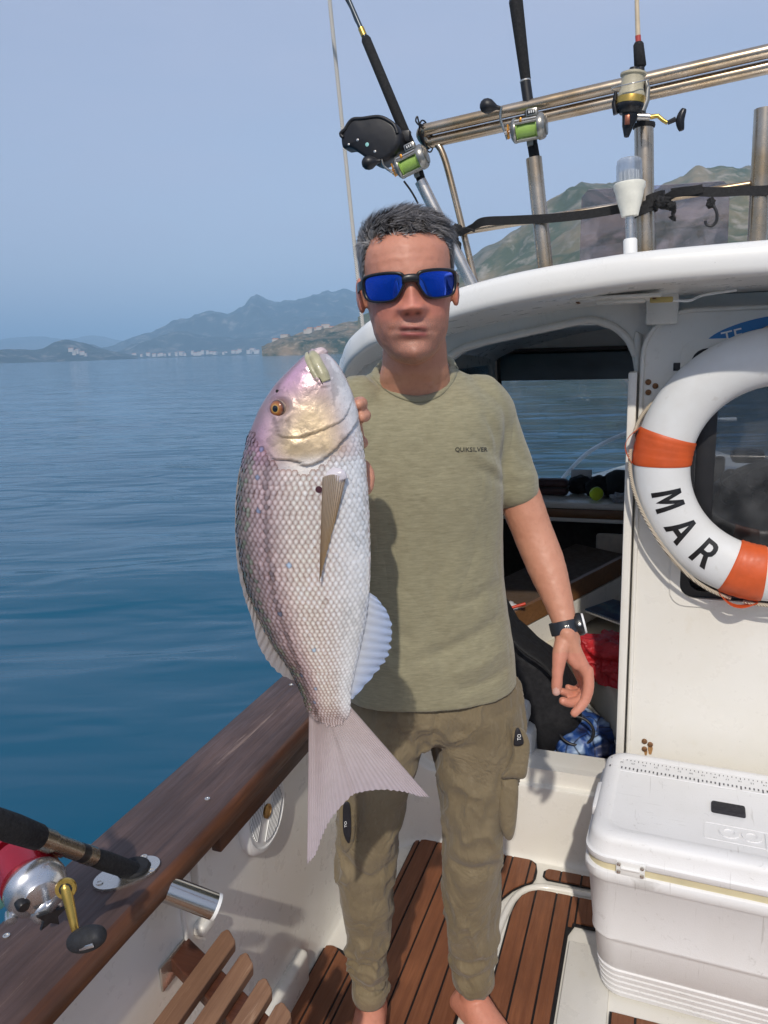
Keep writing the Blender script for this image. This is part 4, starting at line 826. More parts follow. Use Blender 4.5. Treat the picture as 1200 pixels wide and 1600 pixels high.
# black plastic housing beside the leaning rod
def housing():
    y = RY-0.03; t = thing('plastic_housing', 'black plastic housing with small screws beside the leaning rod', 'housing', PY(590, 225, y))
    ol = [PY(x, z, y) for x, z in ((541, 222), (545, 207), (556, 192), (574, 190), (600, 187), (617, 193), (630, 205), (634, 232), (618, 252), (596, 262), (572, 246), (556, 236), (544, 236))]
    o = PY(590, 225, y); pl = [((p-o) @ np.array([1, 0, 0]), (p-o) @ UP) for p in ol]
    def shrink(P, k): c = np.mean(P, 0); return [tuple(c+(np.array(p)-c)*k) for p in P]
    P3 = lambda L, d: spline([o+np.array([a, d, b]) for a, b in L], 52, True)
    V, Fc = loftVF([P3(shrink(pl, 0.82), -0.045), P3(shrink(pl, 0.95), -0.042), P3(pl, -0.032), P3(pl, 0.015), P3(shrink(pl, 0.9), 0.022)])
    mob('body', V, Fc, mBlack, t)
    tube('front_rim', P3(shrink(pl[:7]+pl[7:9], 0.90), -0.043)[:38], 0.005, mBlack, t, 8)
    for x, z, r, m in ((574, 226, 0.0052, simple('pale_screw', (0.30, 0.62, 0.58), 0.3)), (559, 219, 0.0036, mChrome), (586, 237, 0.0036, mChrome), (545, 226, 0.003, mChrome)):
        lathe('screw', [(0.0001, 0), (r, 0), (r, 0.003), (0.0001, 0.004)], PY(x, z, y-0.043)+np.array([0, 0.001, 0]), (0, -1, 0), m, t, 14)
    rbox('bracket', PY(632, 214, y+0.0), (0.035, 0.02, 0.03), mBlack, t, 0.004)
housing()

# ================================================================ rope, straps, ties
mRope = NT('white_rope'); _v = mRope.coord('Object', (1, 1, 1)); _w = mRope.n('TexWave', {'wave_type': 'BANDS', 'bands_direction': 'DIAGONAL'}, Vector=_v, Scale=90.0, Distortion=0.6).outputs['Fac']
mRope.bsdf(Base_Color=mRope.mix(mRope.rng(_w, 0, 1, 0, 1), (0.50, 0.47, 0.42), (0.80, 0.78, 0.73)), Roughness=0.9, Normal=mRope.bump(_w, 0.8, 0.003)); mRope = mRope.m
_A, _B = PY(566, 503, 2.42), PY(515, 0, 2.42)
_P = np.array([_A+(_B-_A)*t+np.array([0, 0, 0]) for t in np.linspace(0.0, 1.8, 40)])
_P = np.concatenate([[(-0.908, 2.47, 0.675), (-0.900, 2.445, 1.15)], _P])
tag(tube('rope', _P, 0.0062, mRope, None, 12), 'taut white rope rising past the cabin roof edge', 'rope')
rbox('cleat', (-0.908, 2.47, 0.672), (0.03, 0.10, 0.016), mChrome, boat, 0.006)
mWeb = simple('black_webbing', (0.010, 0.010, 0.011), 0.75, 0, 0.3, 200, 0.5, 900)
def ribbon(name, P, w, th, m, parent=None, n=60, twist=None):
    P = spline(P, n); T, N, B = frames(P); out = []
    for i, (p, t) in enumerate(zip(P, T)):
        u = UP-t*(UP @ t); u = unit(u); s = np.cross(t, u); a = 0 if twist is None else np.interp(i/(n-1), *twist)
        uu = u*math.cos(a)+s*math.sin(a); ss = np.cross(t, uu)
        out.append([p+uu*w+ss*th, p+uu*w-ss*th, p-uu*w-ss*th, p-uu*w+ss*th])
    V, Fc = loftVF(out); return sharp(mob(name, V, Fc, m, parent), 40)
def lump(name, c, rad, m, parent=None, amp=0.25, freq=1.6, seed=0.0, sub=4, rot=None, flat=None, tagp=None):
    bm = bmesh.new(); bmesh.ops.create_icosphere(bm, subdivisions=sub, radius=1.0)
    P = np.array([v.co[:] for v in bm.verts]); nz = fbm(P*freq+seed, 4, 0.5); rg = np.abs(fbm(P*freq*1.7+seed+5, 3, 0.5))
    P = P*(1+amp*(nz*0.7-rg*0.5))[:, None]*np.asarray(rad)
    if flat is not None: P[:, 2] = np.maximum(P[:, 2], -flat)
    if rot is not None: P = P @ np.array(rot).T
    for v, p in zip(bm.verts, P): v.co = Vector(p+np.asarray(c))
    return bob(name, bm, m, parent)
ys = RY-0.018
st = thing('strap', 'black webbing strap lashed along the low rack rail', 'strap', PY(1000, 320, ys))
ribbon('webbing', [PY(716, 366, ys), PY(740, 354, ys-0.005), PY(757, 346, ys-0.01), PY(800, 344, ys-0.012), PY(860, 341, ys-0.014), PY(915, 335, ys-0.012), PY(970, 326, ys-0.012), PY(995, 322, ys-0.015)], 0.011, 0.0014, mWeb, st, 80, ([0, 0.15, 0.3, 1], [1.2, 1.1, 0.25, 0.1]))
ribbon('webbing', [PY(1048, 302, ys), PY(1075, 299, ys-0.004), PY(1120, 300, ys-0.006), PY(1160, 298, ys-0.006), PY(1210, 296, ys-0.006), PY(1330, 276, ys-0.006)], 0.011, 0.0014, mWeb, st, 60)
for k in range(3):
    a = np.linspace(0, 2*math.pi, 22); cc = PY(1010+k*5, 322-k*2, RY); ribbon('wrap', [cc+np.array([0.0265*math.cos(t), 0.0265*math.sin(t), (k-1)*0.010+0.008*math.cos(t)]) for t in a], 0.010, 0.0015, mWeb, st, 40)
lump('knot', PY(1036, 316, ys-0.01), (0.022, 0.014, 0.015), mWeb, st, 0.5, 2.0, 1.0)
lump('knot', PY(1049, 322, ys-0.016), (0.012, 0.010, 0.012), mWeb, st, 0.5, 2.0, 4.0)
ribbon('loose_end', [PY(1046, 318, ys-0.015), PY(1053, 328, ys-0.02), PY(1050, 338, ys-0.018), PY(1056, 343, ys-0.02)], 0.009, 0.0014, mWeb, st, 24, ([0, 1], [0.2, 1.2]))
ribbon('loose_end', [PY(1040, 310, ys-0.012), PY(1060, 300, ys-0.012), PY(1085, 297, ys-0.012), PY(1098, 294, ys-0.01)], 0.010, 0.0014, mWeb, st, 24, ([0, 1], [0.6, 0.0]))
tie = thing('cloth_tie', 'black cloth tie knotted round the rack post', 'tie', PY(716, 372, ys))
lump('knot', PY(712, 361, ys), (0.018, 0.016, 0.018), mWeb, tie, 0.5, 2.0, 8.0); lump('tail', PY(711, 383, ys+0.01), (0.015, 0.012, 0.030), mWeb, tie, 0.45, 1.8, 9.0)
tube('cord_end', [PY(718, 358, ys-0.005), PY(730, 357, ys-0.01), PY(742, 361, ys-0.008)], 0.0035, mWeb, tie, 8, 14)
hk = thing('hook', 'small black hook hanging under the rack rail', 'hook', PY(1111, 345, ys))
tube('hook_wire', [PY(1106, 312, ys), PY(1114, 320, ys-0.005), PY(1120, 333, ys-0.006), PY(1119, 346, ys-0.006), PY(1112, 353, ys-0.006), PY(1104, 351, ys-0.006), PY(1102, 345, ys-0.006)], 0.0036, mBlack, hk, 10, 40)
lump('hook_tape', PY(1111, 317, ys-0.004), (0.011, 0.008, 0.013), mWeb, hk, 0.4, 2.0, 3.0)
ec = thing('elastic_cord', 'thin black elastic cord wound round the rack end', 'cord', PY(664, 212, RY))
for k in range(3):
    a = np.linspace(0, 2*math.pi, 24); c0 = PY(663+k*3, 208+k*5, RY+0.008); tube('cord_turn', [c0+np.array([0.008*math.cos(t), 0.021*math.cos(t+0.4), 0.030*math.sin(t)]) for t in a], 0.0022, mBlack, ec, 6)
tube('cord_end', [PY(660, 200, RY-0.02), PY(650, 190, RY-0.03), PY(652, 182, RY-0.03), PY(655, 192, RY-0.025), PY(662, 197, RY-0.02)], 0.0022, mBlack, ec, 6, 24)
lc = tag(tube('cable', [PY(631, 283, RY-0.06), PY(640, 295, RY-0.05), PY(648, 308, RY-0.03), PY(653, 318, RY-0.02)], 0.0028, mBlack, None, 8, 20), 'short black cable hanging below the leaning rod reel', 'cable')
# ================================================================ lifebuoy
def glyph(ch):
    G = {'M': ([(-0.40, -0.5), (-0.22, -0.5), (-0.22, 0.18), (0.0, -0.42), (0.22, 0.18), (0.22, -0.5), (0.40, -0.5), (0.40, 0.5), (0.17, 0.5), (0.0, 0.02), (-0.17, 0.5), (-0.40, 0.5)], []),
         'A': ([(-0.42, -0.5), (-0.22, -0.5), (-0.15, -0.28), (0.15, -0.28), (0.22, -0.5), (0.42, -0.5), (0.10, 0.5), (-0.10, 0.5)], [[(-0.095, -0.11), (0.095, -0.11), (0.0, 0.24)]]),
         'R': ([(-0.33, -0.5), (-0.14, -0.5), (-0.14, -0.10), (0.0, -0.10), (0.18, -0.5), (0.39, -0.5), (0.18, -0.05), (0.29, 0.03), (0.34, 0.17), (0.33, 0.31), (0.27, 0.42), (0.15, 0.485), (0.0, 0.5), (-0.33, 0.5)], [[(-0.14, 0.06), (0.03, 0.06), (0.12, 0.12), (0.14, 0.20), (0.12, 0.29), (0.03, 0.34), (-0.14, 0.34)]])}
    o, h = G[ch]; L = [o]+h; tri = tessellate_polygon([[Vector((p[0], p[1], 0)) for p in l] for l in L]); P = np.array([(p[0]*0.062, p[1]*0.064, 0) for l in L for p in l]); return P, [tuple(t) for t in tri]
def lifebuoy():
    C0 = np.array([0.272, 2.036, 1.243]); RM, RA, RB = 0.266, 0.068, 0.052
    t = thing('lifebuoy', 'white ring lifebuoy with orange bands hung on cabin door', 'lifebuoy', C0-UP*0.33)
    def S(th, ph, ex=0.0):                                # ph 0 = facing aft, 90 = outward
        a, b = RA+ex, RB+ex; rr = RM+a*np.sin(ph); 
        return np.stack([C0[0]+rr*np.cos(th), C0[1]-b*np.cos(ph)+0*th, C0[2]+rr*np.sin(th)], -1)
    g = NT('buoy_white'); v = g.coord(); n = g.noise(v, 7, 5, 0.6); n2 = g.noise(v, 40, 4)
    c = g.mix(g.rng(n, 0.4, 0.75, 0, 0.5), (0.76, 0.775, 0.78), (0.58, 0.56, 0.52)); c = g.mix(g.rng(n2, 0.66, 0.80, 0, 0.4), c, (0.40, 0.36, 0.30))
    g.bsdf(Base_Color=c, Roughness=0.42, Normal=g.bump(n2, 0.08, 0.003))
    ph = np.linspace(0, 2*math.pi, 40, endpoint=False)
    V, Fc = loftVF([S(np.full(40, th), ph) for th in np.linspace(0, 2*math.pi, 121)], True, False); mob('ring', V, Fc, g.m, t)
    mB = simple('orange_band', (0.62, 0.100, 0.022), 0.5, 0, 0.12, 25, 0.15, 120)
    for a0, wd in ((171, 8.4), (257.5, 8.8), (351, 8.4), (79, 8.4)):
        ths = np.linspace(R(a0-wd), R(a0+wd), 14); ex = [0.0005]+[0.0035]*12+[0.0005]
        V, Fc = loftVF([S(np.full(40, th), ph, e+0.0006*math.sin(i*2.1)) for i, (th, e) in enumerate(zip(ths, ex))], True, False)
        b = mob('band', V, Fc, mB, t)
        # loop for the grab line on the outer rim
        th2 = np.linspace(R(a0-wd*0.9), R(a0+wd*0.9), 12); up = [S(np.array([x]), np.array([R(80)]), 0.004+0.022*math.sin((i/11)*math.pi))[0] for i, x in enumerate(th2)]
        V, Fc = loftVF([[p+np.array([0, -0.012, 0]), p+np.array([0, 0.014, 0]), p*0.997+np.array(C0)*0.003+np.array([0, 0.014, 0]), p*0.997+np.array(C0)*0.003+np.array([0, -0.012, 0])] for p in up]); sharp(mob('band_loop', V, Fc, mB, b), 40)
    # lettering
    mI = simple('black_letter', (0.008, 0.008, 0.009), 0.4, 0, 0.2, 40)
    for ch, ang in (('M', 197.5), ('A', 215.5), ('R', 233.0)):
        V, Fc = glyph(ch)
        bm = bmesh.new(); vs_ = [bm.verts.new(p) for p in V]
        for f in Fc:
            try: bm.faces.new([vs_[i] for i in f])
            except ValueError: pass
        bmesh.ops.triangulate(bm, faces=bm.faces)
        for _ in range(2): bmesh.ops.subdivide_edges(bm, edges=[e for e in bm.edges if e.calc_length() > 0.008], cuts=1); bmesh.ops.triangulate(bm, faces=bm.faces)
        th = np.array([R(ang)+v.co.x/RM for v in bm.verts]); ph2 = np.array([R(-6)-v.co.y/0.060 for v in bm.verts])
        Q = S(th, ph2, 0.0010)
        for v, q in zip(bm.verts, Q): v.co = Vector(q)
        bob('letter', bm, mI, t)
    # grab line
    g = NT('grab_line'); v = g.coord(); w = g.n('TexWave', {'bands_direction': 'DIAGONAL'}, Vector=v, Scale=110.0, Distortion=0.4).outputs['Fac']
    g.bsdf(Base_Color=g.mix(w, (0.42, 0.34, 0.24), (0.70, 0.62, 0.50)), Roughness=0.9, Normal=g.bump(w, 0.7, 0.003))
    def line(a, b, ph_mid):
        th = np.linspace(R(a), R(b), 50); k = np.sin(np.linspace(0, math.pi, 50)); P = [S(np.array([x]), np.array([R(84-(84-ph_mid)*q)]), 0.010)[0] for x, q in zip(th, k)]
        tube('grab_line', P, 0.0048, g.m, t, 10)
    line(173, 255, 46); line(260, 349, 60); line(353, 437, 88); line(84, 166, 160)
lifebuoy()

# ================================================================ ice chest
def cooler():
    ang = R(-2.6); o = np.array([0.305, 1.800, 0.012]); ca, sa = math.cos(ang), math.sin(ang)
    ex = np.array([ca, sa, 0]); ey = np.array([-sa, ca, 0])
    t = thing('ice_chest', 'large white hinged ice chest with upside-down igloo lettering on the teak deck', 'cooler', o)
    g = NT('chest_plastic'); v = g.coord(); n = g.noise(v, 5, 5, 0.6); n2 = g.noise(v, 420, 3, 0.6); n3 = g.noise(g.coord('Object', (1, 1, 1), (0, 0, 0.6)), 26, 6, 0.75, 2.0)
    c = g.mix(g.rng(n, 0.4, 0.75, 0, 0.35), (0.80, 0.80, 0.80), (0.68, 0.665, 0.63)); c = g.mix(g.rng(n3, 0.60, 0.74, 0, 0.45), c, (0.36, 0.34, 0.31))
    for sc_, ro in (((5, 90, 5), 0.5), ((80, 4, 5), -0.35), ((60, 6, 5), 0.9)):
        c = g.mix(g.rng(g.noise(g.coord('Object', sc_, (0, 0, ro)), 1.6, 4, 0.6, 0.5), 0.66, 0.72, 0, 0.35), c, (0.34, 0.32, 0.29))
    g.bsdf(Base_Color=c, Roughness=0.5, Normal=g.bump(n2, 0.35, 0.0015)); mC = g.m
    HX, HY = 0.425, 0.212
    def ring(z, ins, r=0.055, lift=0): return [o+ex*a+ey*b+UP*z for a, b in rrect(-HX+ins, -HY+ins, HX-ins, HY-ins, r, 9)]
    prof = [(0.0, 0.060), (0.004, 0.048)]
    for k in range(5): z = 0.008+k*0.016; prof += [(z, 0.040-k*0.002), (z+0.011, 0.038-k*0.002), (z+0.0125, 0.042-k*0.002), (z+0.0148, 0.042-k*0.002)]
    prof += [(0.092, 0.030), (0.165, 0.024), (0.172, 0.022), (0.176, 0.018), (0.182, 0.018), (0.188, 0.019), (0.330, 0.008), (0.336, 0.004), (0.342, 0.0), (0.362, 0.0), (0.366, 0.003), (0.368, 0.014)]
    V, Fc = loftVF([ring(z, i) for z, i in prof]); b = mob('body', V, Fc, mC, t); sharp(b, 45)
    V, Fc = loftVF([ring(0.366, 0.010), ring(0.3665, 0.0065), ring(0.384, 0.0065), ring(0.3845, 0.010)]); sharp(mob('gasket', V, Fc, simple('yellowed_seal', (0.66, 0.59, 0.38), 0.5, 0, 0.12, 9), t), 40)
    lidp = [(0.3835, 0.012), (0.384, 0.004), (0.388, 0.001), (0.400, 0.001), (0.402, 0.004), (0.404, 0.006), (0.430, 0.010), (0.440, 0.013), (0.446, 0.020), (0.449, 0.030), (0.4495, 0.046), (0.4475, 0.050), (0.4470, 0.054), (0.4470, 0.12)]
    V, Fc = loftVF([ring(z, i, max(0.02, 0.055-0.3*i)) for z, i in lidp]); ld = mob('lid', V, Fc, mC, t); sharp(ld, 50)
    T = lambda a, bb, z=0.4472: o+ex*a+ey*bb+UP*z
    # raised back strip for the fish ruler
    plate('ruler_strip', rrect(-HX+0.050, HY-0.118, HX-0.05, HY-0.052, 0.004), [], (T(0, 0, 0.4468), ex, ey), 0.0016, mC, ld)
    mI = simple('faded_print', (0.09, 0.09, 0.10), 0.6, 0, 0.3, 60); mk = MB()
    for row, (y0, L) in enumerate(((HY-0.060, 0.006), (HY-0.100, 0.010))):
        for k in range(78):
            a = HX-0.07-k*0.0098; ll = L*(1.6 if k % 5 == 0 else 1.0); w = 0.0009 if row == 0 else 0.0017
            q = [T(a-w, y0, 0.4489), T(a+w, y0, 0.4489), T(a+w, y0-ll, 0.4489), T(a-w, y0-ll, 0.4489)]; mk.add(q, [(0, 1, 2, 3)])
    mk.build('ruler_marks', mI, ld, False, None)['kind'] = 'stuff'
    for k in range(26):
        put_text('ruler_numeral', str(k+1), 0.010, T(HX-0.085-k*0.0285, HY-0.078, 0.4489), -ex, -ey, mI, ld)
    # latch pad and embossed name, both reading from the other side
    p = PZ(1138, 1264, 0.463); M3 = Matrix([Vector(ex), Vector(ey), Vector(UP)]).transposed()
    rbox('black_pad', p-UP*0.004, (0.074, 0.042, 0.018), simple('dark_pad', (0.020, 0.019, 0.024), 0.75, 0, 0.2, 100, 0.3, 500), ld, 0.005, M3)
    q = PZ(1100, 1282, 0.460)-o; a0, b1 = q @ ex, q @ ey
    plate('name_plate', rrect(a0, b1-0.066, a0+0.225, b1, 0.006), [rrect(a0+0.003, b1-0.063, a0+0.222, b1-0.003, 0.005)], (T(0, 0, 0.4466), ex, ey), 0.0016, mC, ld)
    put_text('embossed_name', 'igloo', 0.084, T(a0+0.112, b1-0.036, 0.4478), -ex, -ey, mC, ld, 0.0018, 0.0012)
    # hinges
    def hinge(px, py):
        c = PY(px, py, 1.59); a = (c-o) @ ex; oo = o+ex*a-ey*(HY+0.0005)+UP*0.384
        h = rbox('hinge', oo, (0.062, 0.004, 0.034), mWhitePl, t, 0.003, M3)
        cyl('hinge_pin', oo-ex*0.020-ey*0.003+UP*0.001, oo+ex*0.020-ey*0.003+UP*0.001, 0.004, mWhitePl, h, None, 12)
        for dx in (-0.025, 0.025):
            for dz in (-0.010, 0.009): lathe('screw', [(0.0001, 0), (0.0048, 0), (0.004, 0.003), (0.0001, 0.0042)], oo+ex*dx+UP*dz-ey*0.002, -ey, mChrome, h, 14)
    hinge(983, 1395); hinge(1400, 1480)
    # side grip
    rbox('side_grip', o-ex*(HX-0.004)+UP*0.33+ey*0.02, (0.022, 0.16, 0.045), mC, t, 0.010, M3)
    rbox('lid_notch', o-ex*(HX-0.012)+UP*0.425-ey*0.02, (0.020, 0.12, 0.030), mC, ld, 0.008, M3)
cooler()

# ================================================================ slatted seat on the port side
def bench():
    z = 0.49; t = thing('slatted_seat', 'brown wooden slatted seat fixed to the port lining', 'seat', (-0.64, 0.75, z))
    for (x0, x1, ya, yb) in ((-0.738, -0.699, 1.074, 1.050), (-0.676, -0.640, 1.034, 1.011), (-0.616, -0.582, 0.993, 0.972), (-0.564, -0.529, 0.957, 0.938), (-0.512, -0.478, 0.92, 0.90)):
        ol = [(x0, 0.25), (x1, 0.25), (x1, yb-0.006), (x1-0.004, yb+0.002), (x0+0.013, ya-0.004), (x0+0.006, ya-0.003), (x0, ya-0.012)]
        s = plate('slat', ol, [], ((0, 0, z-0.016), (1, 0, 0), (0, 1, 0)), 0.018, mSlat, t)
        bv = s.modifiers.new('b', 'BEVEL'); bv.width = 0.002; bv.segments = 2; bv.limit_method = 'ANGLE'
    def bar(a, b):
        d = unit(b-a); s = np.cross(UP, d); q = []
        for p in (a, b): q.append([p+s*0.026, p+s*0.026-UP*0.028, p-s*0.026-UP*0.028, p-s*0.026])
        V, Fc = loftVF(q); o = sharp(mob('crossbar', V, Fc, mX, t), 30); bv = o.modifiers.new('b', 'BEVEL'); bv.width = 0.003; bv.segments = 2
    mX = wood_material('crossbar_wood', (0.075, 0.022, 0.010), (0.17, 0.060, 0.028), 0, 0.5)
    bar(PZ(268, 1468, z-0.017), PZ(436, 1638, z-0.017)); rbox('crossbar', (-0.645, 0.42, z-0.032), (0.318, 0.058, 0.030), mX, t, 0.003)
    rbox('bracket', (-0.806, 1.0, z-0.036), (0.006, 0.075, 0.05), mChrome, t, 0.002); rbox('bracket', (-0.806, 0.42, z-0.036), (0.006, 0.075, 0.05), mChrome, t, 0.002)
bench()

# ================================================================ what lies in the cabin
def dash_items():
    zt = 0.832
    P = lambda x, y=3.74: np.array([PY(x, 770, y)[0], y, zt])
    sc = 3.9/1200
    c = P(863); t = thing('glasses_case', 'dark maroon zip case on the dash shelf', 'case', c)
    mM = simple('maroon_leather', (0.055, 0.020, 0.018), 0.5, 0, 0.2, 90, 0.3, 300)
    rbox('lower_shell', c+UP*0.024, (0.155, 0.07, 0.046), mM, t, 0.022, None, 4); rbox('upper_shell', c+UP*0.060, (0.152, 0.068, 0.046), mM, t, 0.022, None, 4)
    rbox('zip', c+UP*0.042, (0.158, 0.073, 0.005), mBlack, t, 0.002)
    c = P(906, 3.80); t = thing('pouch', 'black pouch with a paper slip on the dash shelf', 'pouch', c); lump('fabric', c+UP*0.04, (0.065, 0.05, 0.05), mWeb, t, 0.3, 1.5, 2.0, 4, None, 0.039); rbox('paper_slip', c+np.array([0.0, 0.06, 0.085]), (0.10, 0.004, 0.05), mWhitePl, t, 0.001, Matrix.Rotation(R(-20), 3, 'X'))
    c = P(934, 3.78); tag(lump('cloth_bag', c+UP*0.042, (0.06, 0.05, 0.055), mWeb, None, 0.35, 1.4, 6.0, 4, None, 0.041), 'crumpled black cloth bag behind the yellow ball', 'bag')
    bm = bmesh.new(); bmesh.ops.create_icosphere(bm, subdivisions=4, radius=0.032)
    c = P(932, 3.64)+UP*0.032
    mY = simple('lime_felt', (0.56, 0.72, 0.03), 0.8, 0, 0.08, 200, 0.4, 900)
    bmesh.ops.translate(bm, vec=Vector(c), verts=bm.verts); b = bob('ball', bm, mY); tag(b, 'small lime yellow ball on the dash shelf', 'ball')
    a = np.linspace(0, 2*math.pi, 60); P3 = [c+0.0322*unit(np.array([math.cos(s), 0.9*math.sin(2*s)*0.6, math.sin(s)])) for s in a]; tube('seam', P3, 0.0009, mWhitePl, b, 6)
    c = P(968, 3.80); t = thing('cap', 'black cap on the dash shelf beside the cabin door', 'cap', c)
    lump('crown', c+UP*0.045, (0.085, 0.085, 0.075), mWeb, t, 0.10, 1.2, 11.0, 4, None, 0.044); V, Fc = loftVF([[c+np.array([math.cos(s)*r*0.085, -0.07-math.sin(s)*r*0.07, 0.012+0.012*math.cos(s*2-math.pi)]) for s in np.linspace(0, math.pi, 16)] for r in (1.0, 0.6, 0.15)], False, False); mob('peak', V, Fc, mWeb, t)
    c = P(971, 3.62); tag(lump('plastic_wrap', c+UP*0.02, (0.05, 0.03, 0.024), simple('clear_wrap', (0.35, 0.36, 0.38), 0.15, 0, 0.3, 60), None, 0.6, 2.2, 15.0, 4, None, 0.02), 'crumpled clear plastic wrap on the dash edge', 'wrap')
dash_items()
def berth():
    mCu = simple('cream_cushion', (0.52, 0.475, 0.38), 0.75, 0, 0.08, 6, 0.15, 300)
    p = part('berth', (-0.4, 3.0, 0.2))
    A = [PZ(793, 1000, 0.42), PZ(868, 938, 0.42), PZ(990, 930, 0.42), PZ(1000, 1120, 0.42), PZ(935, 1060, 0.42), PZ(880, 1010, 0.42)]
    def soft(name, poly, z0, z1, m, r=0.03):
        P = spline(np.array(poly), 60, True); c = P.mean(0); rings = []
        for z, k in ((z0, 0.97), (z0+0.015, 1.0), (z1-r, 1.0), (z1-r*0.3, 0.985), (z1, 0.95), (z1+0.006, 0.6), (z1+0.008, 0.2)):
            Q = c+(P-c)*k; Q[:, 2] = z; rings.append(Q)
        V, Fc = loftVF(rings); return mob(name, V, Fc, m, p)
    soft('cushion', A, 0.29, 0.42, mCu)
    A2 = [q+(q-np.mean(A, 0))*0.02 for q in A]
    soft('base', [q*np.array([1, 1, 0])+np.array([0, 0, 0.1]) for q in A2], -0.05, 0.285, mGelIn, 0.004)
    # side shelf with wood edge running towards the bow
    a, b = PY(775, 985, 2.62), PY(1000, 868, 3.35)
    for name, dz, h, m, w in (('wood_edge', 0.0, 0.075, mTrimWood, 0.018), ('white_panel', -0.105, 0.12, mGelIn, 0.014)):
        d = unit((b-a)*np.array([1, 1, 0])); s = np.cross(d, UP); 
        q = []
        for pt in (a, b): q.append([pt+UP*(dz+h/2)+s*w/2, pt+UP*(dz+h/2)-s*w/2, pt+UP*(dz-h/2)-s*w/2, pt+UP*(dz-h/2)+s*w/2])
        V, Fc = loftVF(q); sharp(mob(name, V, Fc, m, p), 30)
    d = unit((b-a)*np.array([1, 1, 0])); s = np.cross(UP, d); V, Fc = loftVF([[a-UP*0.01, a-UP*0.025, a+s*0.34-UP*0.025, a+s*0.34-UP*0.01], [b-UP*0.01, b-UP*0.025, b+s*0.34-UP*0.025, b+s*0.34-UP*0.01]]); sharp(mob('shelf', V, Fc, simple('shelf_brown', (0.085, 0.055, 0.035), 0.7), p), 30)
    # packets on the shelf
    f = lambda x, y, yy: PY(x, y, yy)
    c = a+d*0.10+s*0.06+UP*0.03; t = thing('tackle_packet', 'white packets with red stripe on the wooden cabin shelf', 'packet', c)
    lump('wrapper', c, (0.075, 0.05, 0.045), simple('foil_white', (0.62, 0.62, 0.64), 0.25, 0.1, 0.15, 30), t, 0.45, 2.2, 3.0, 4)
    tube('stripe', [c+np.array([-0.075, -0.055, -0.01]), c+np.array([0.0, -0.062, 0.025]), c+np.array([0.09, -0.04, 0.055])], 0.006, simple('red_print', (0.60, 0.05, 0.02), 0.4), t, 8, 12)
    rbox('black_print', c+np.array([-0.02, -0.045, 0.04]), (0.035, 0.01, 0.02), mBlack, t, 0.003, Matrix.Rotation(R(25), 3, 'Y'))
    # magazine
    q = [PZ(905, 950, 0.50), PZ(925, 930, 0.50), PZ(1005, 950, 0.50), PZ(1000, 985, 0.50)]
    g = NT('magazine_print'); v = g.coord(); n = g.noise(v, 7, 5, 0.6, 1.5); g.bsdf(Base_Color=g.ramp(n, [(0.3, (0.006, 0.012, 0.05)), (0.5, (0.015, 0.06, 0.16)), (0.62, (0.05, 0.16, 0.25)), (0.75, (0.20, 0.12, 0.08))]), Roughness=0.3)
    V, Fc = loftVF([[p_+UP*0.006 for p_ in q], q]); mg = sharp(mob('magazine', V, Fc, g.m), 30); tag(mg, 'dark blue magazine lying on the berth behind the door jamb', 'magazine')
    V, Fc = loftVF([[p_-UP*0.002 for p_ in q], [p_-UP*0.008 for p_ in q]]); sharp(mob('pages', V, Fc, mWhitePl, mg), 30)
    # red plastic bag
    g = NT('red_bag_film'); v = g.coord(); n = g.noise(v, 5.0, 2, 0.4, 0.5); c = g.ramp(n, [(0.40, (0.50, 0.015, 0.022)), (0.57, (0.56, 0.03, 0.035)), (0.60, (0.62, 0.60, 0.62)), (0.80, (0.45, 0.47, 0.52))]); g.bsdf(Base_Color=c, Roughness=0.18, Normal=g.bump(g.noise(v, 30, 5, 0.6, 2.0), 0.6, 0.02))
    c = PZ(965, 1032, 0.475); tag(lump('plastic_bag', c, (0.150, 0.125, 0.095), g.m, None, 0.42, 1.6, 21.0, 5, None, 0.055), 'crumpled red and white plastic bag on the cream cushion', 'bag')
    # black holdall leaning against the berth
    c = PY(838, 1090, 2.42); t = thing('holdall', 'large black fabric holdall slumped in the cabin doorway', 'bag', c*np.array([1, 1, 0])+UP*0.0)
    ol = [PY(x, y, 2.38) for x, y in ((760, 945), (790, 972), (830, 1005), (868, 1040), (890, 1070), (903, 1105), (905, 1135), (885, 1150), (868, 1178), (830, 1200), (800, 1215), (760, 1215))]
    Q = spline(np.array(ol), 64, True); cc = Q.mean(0); rings = []
    for dy, k in ((-0.075, 0.25), (-0.065, 0.6), (-0.045, 0.84), (0.0, 0.985), (0.03, 1.0), (0.12, 0.95), (0.18, 0.6)):
        W_ = cc+(Q-cc)*k; W_[:, 1] = 2.38+dy; W_ = W_+0.010*np.stack([fbm(W_*9, 3), fbm(W_*9+7, 3), fbm(W_*9+3, 3)], 1); rings.append(W_)
    rings = [spline([r[i] for r in rings], 28) for i in range(64)]; rings = [np.array([rings[i][j] for i in range(64)]) for j in range(28)]
    V, Fc = loftVF(rings); mN = simple('black_nylon', (0.006, 0.006, 0.008), 0.85, 0, 0.2, 30, 0.3, 300); ho = mob('fabric', V, Fc, mN, t)
    tube('strap', [PY(770, 960, 2.31), PY(810, 1010, 2.29), PY(850, 1040, 2.29), PY(880, 1080, 2.30)], 0.006, mWeb, t, 8, 30)
    # printed blue bag on the cabin sole
    g = NT('blue_print'); v = g.coord(); n = g.noise(v, 8, 3, 0.45, 1.0); wv = g.n('TexVoronoi', {'feature': 'DISTANCE_TO_EDGE'}, Vector=v, Scale=13.0).outputs['Distance']
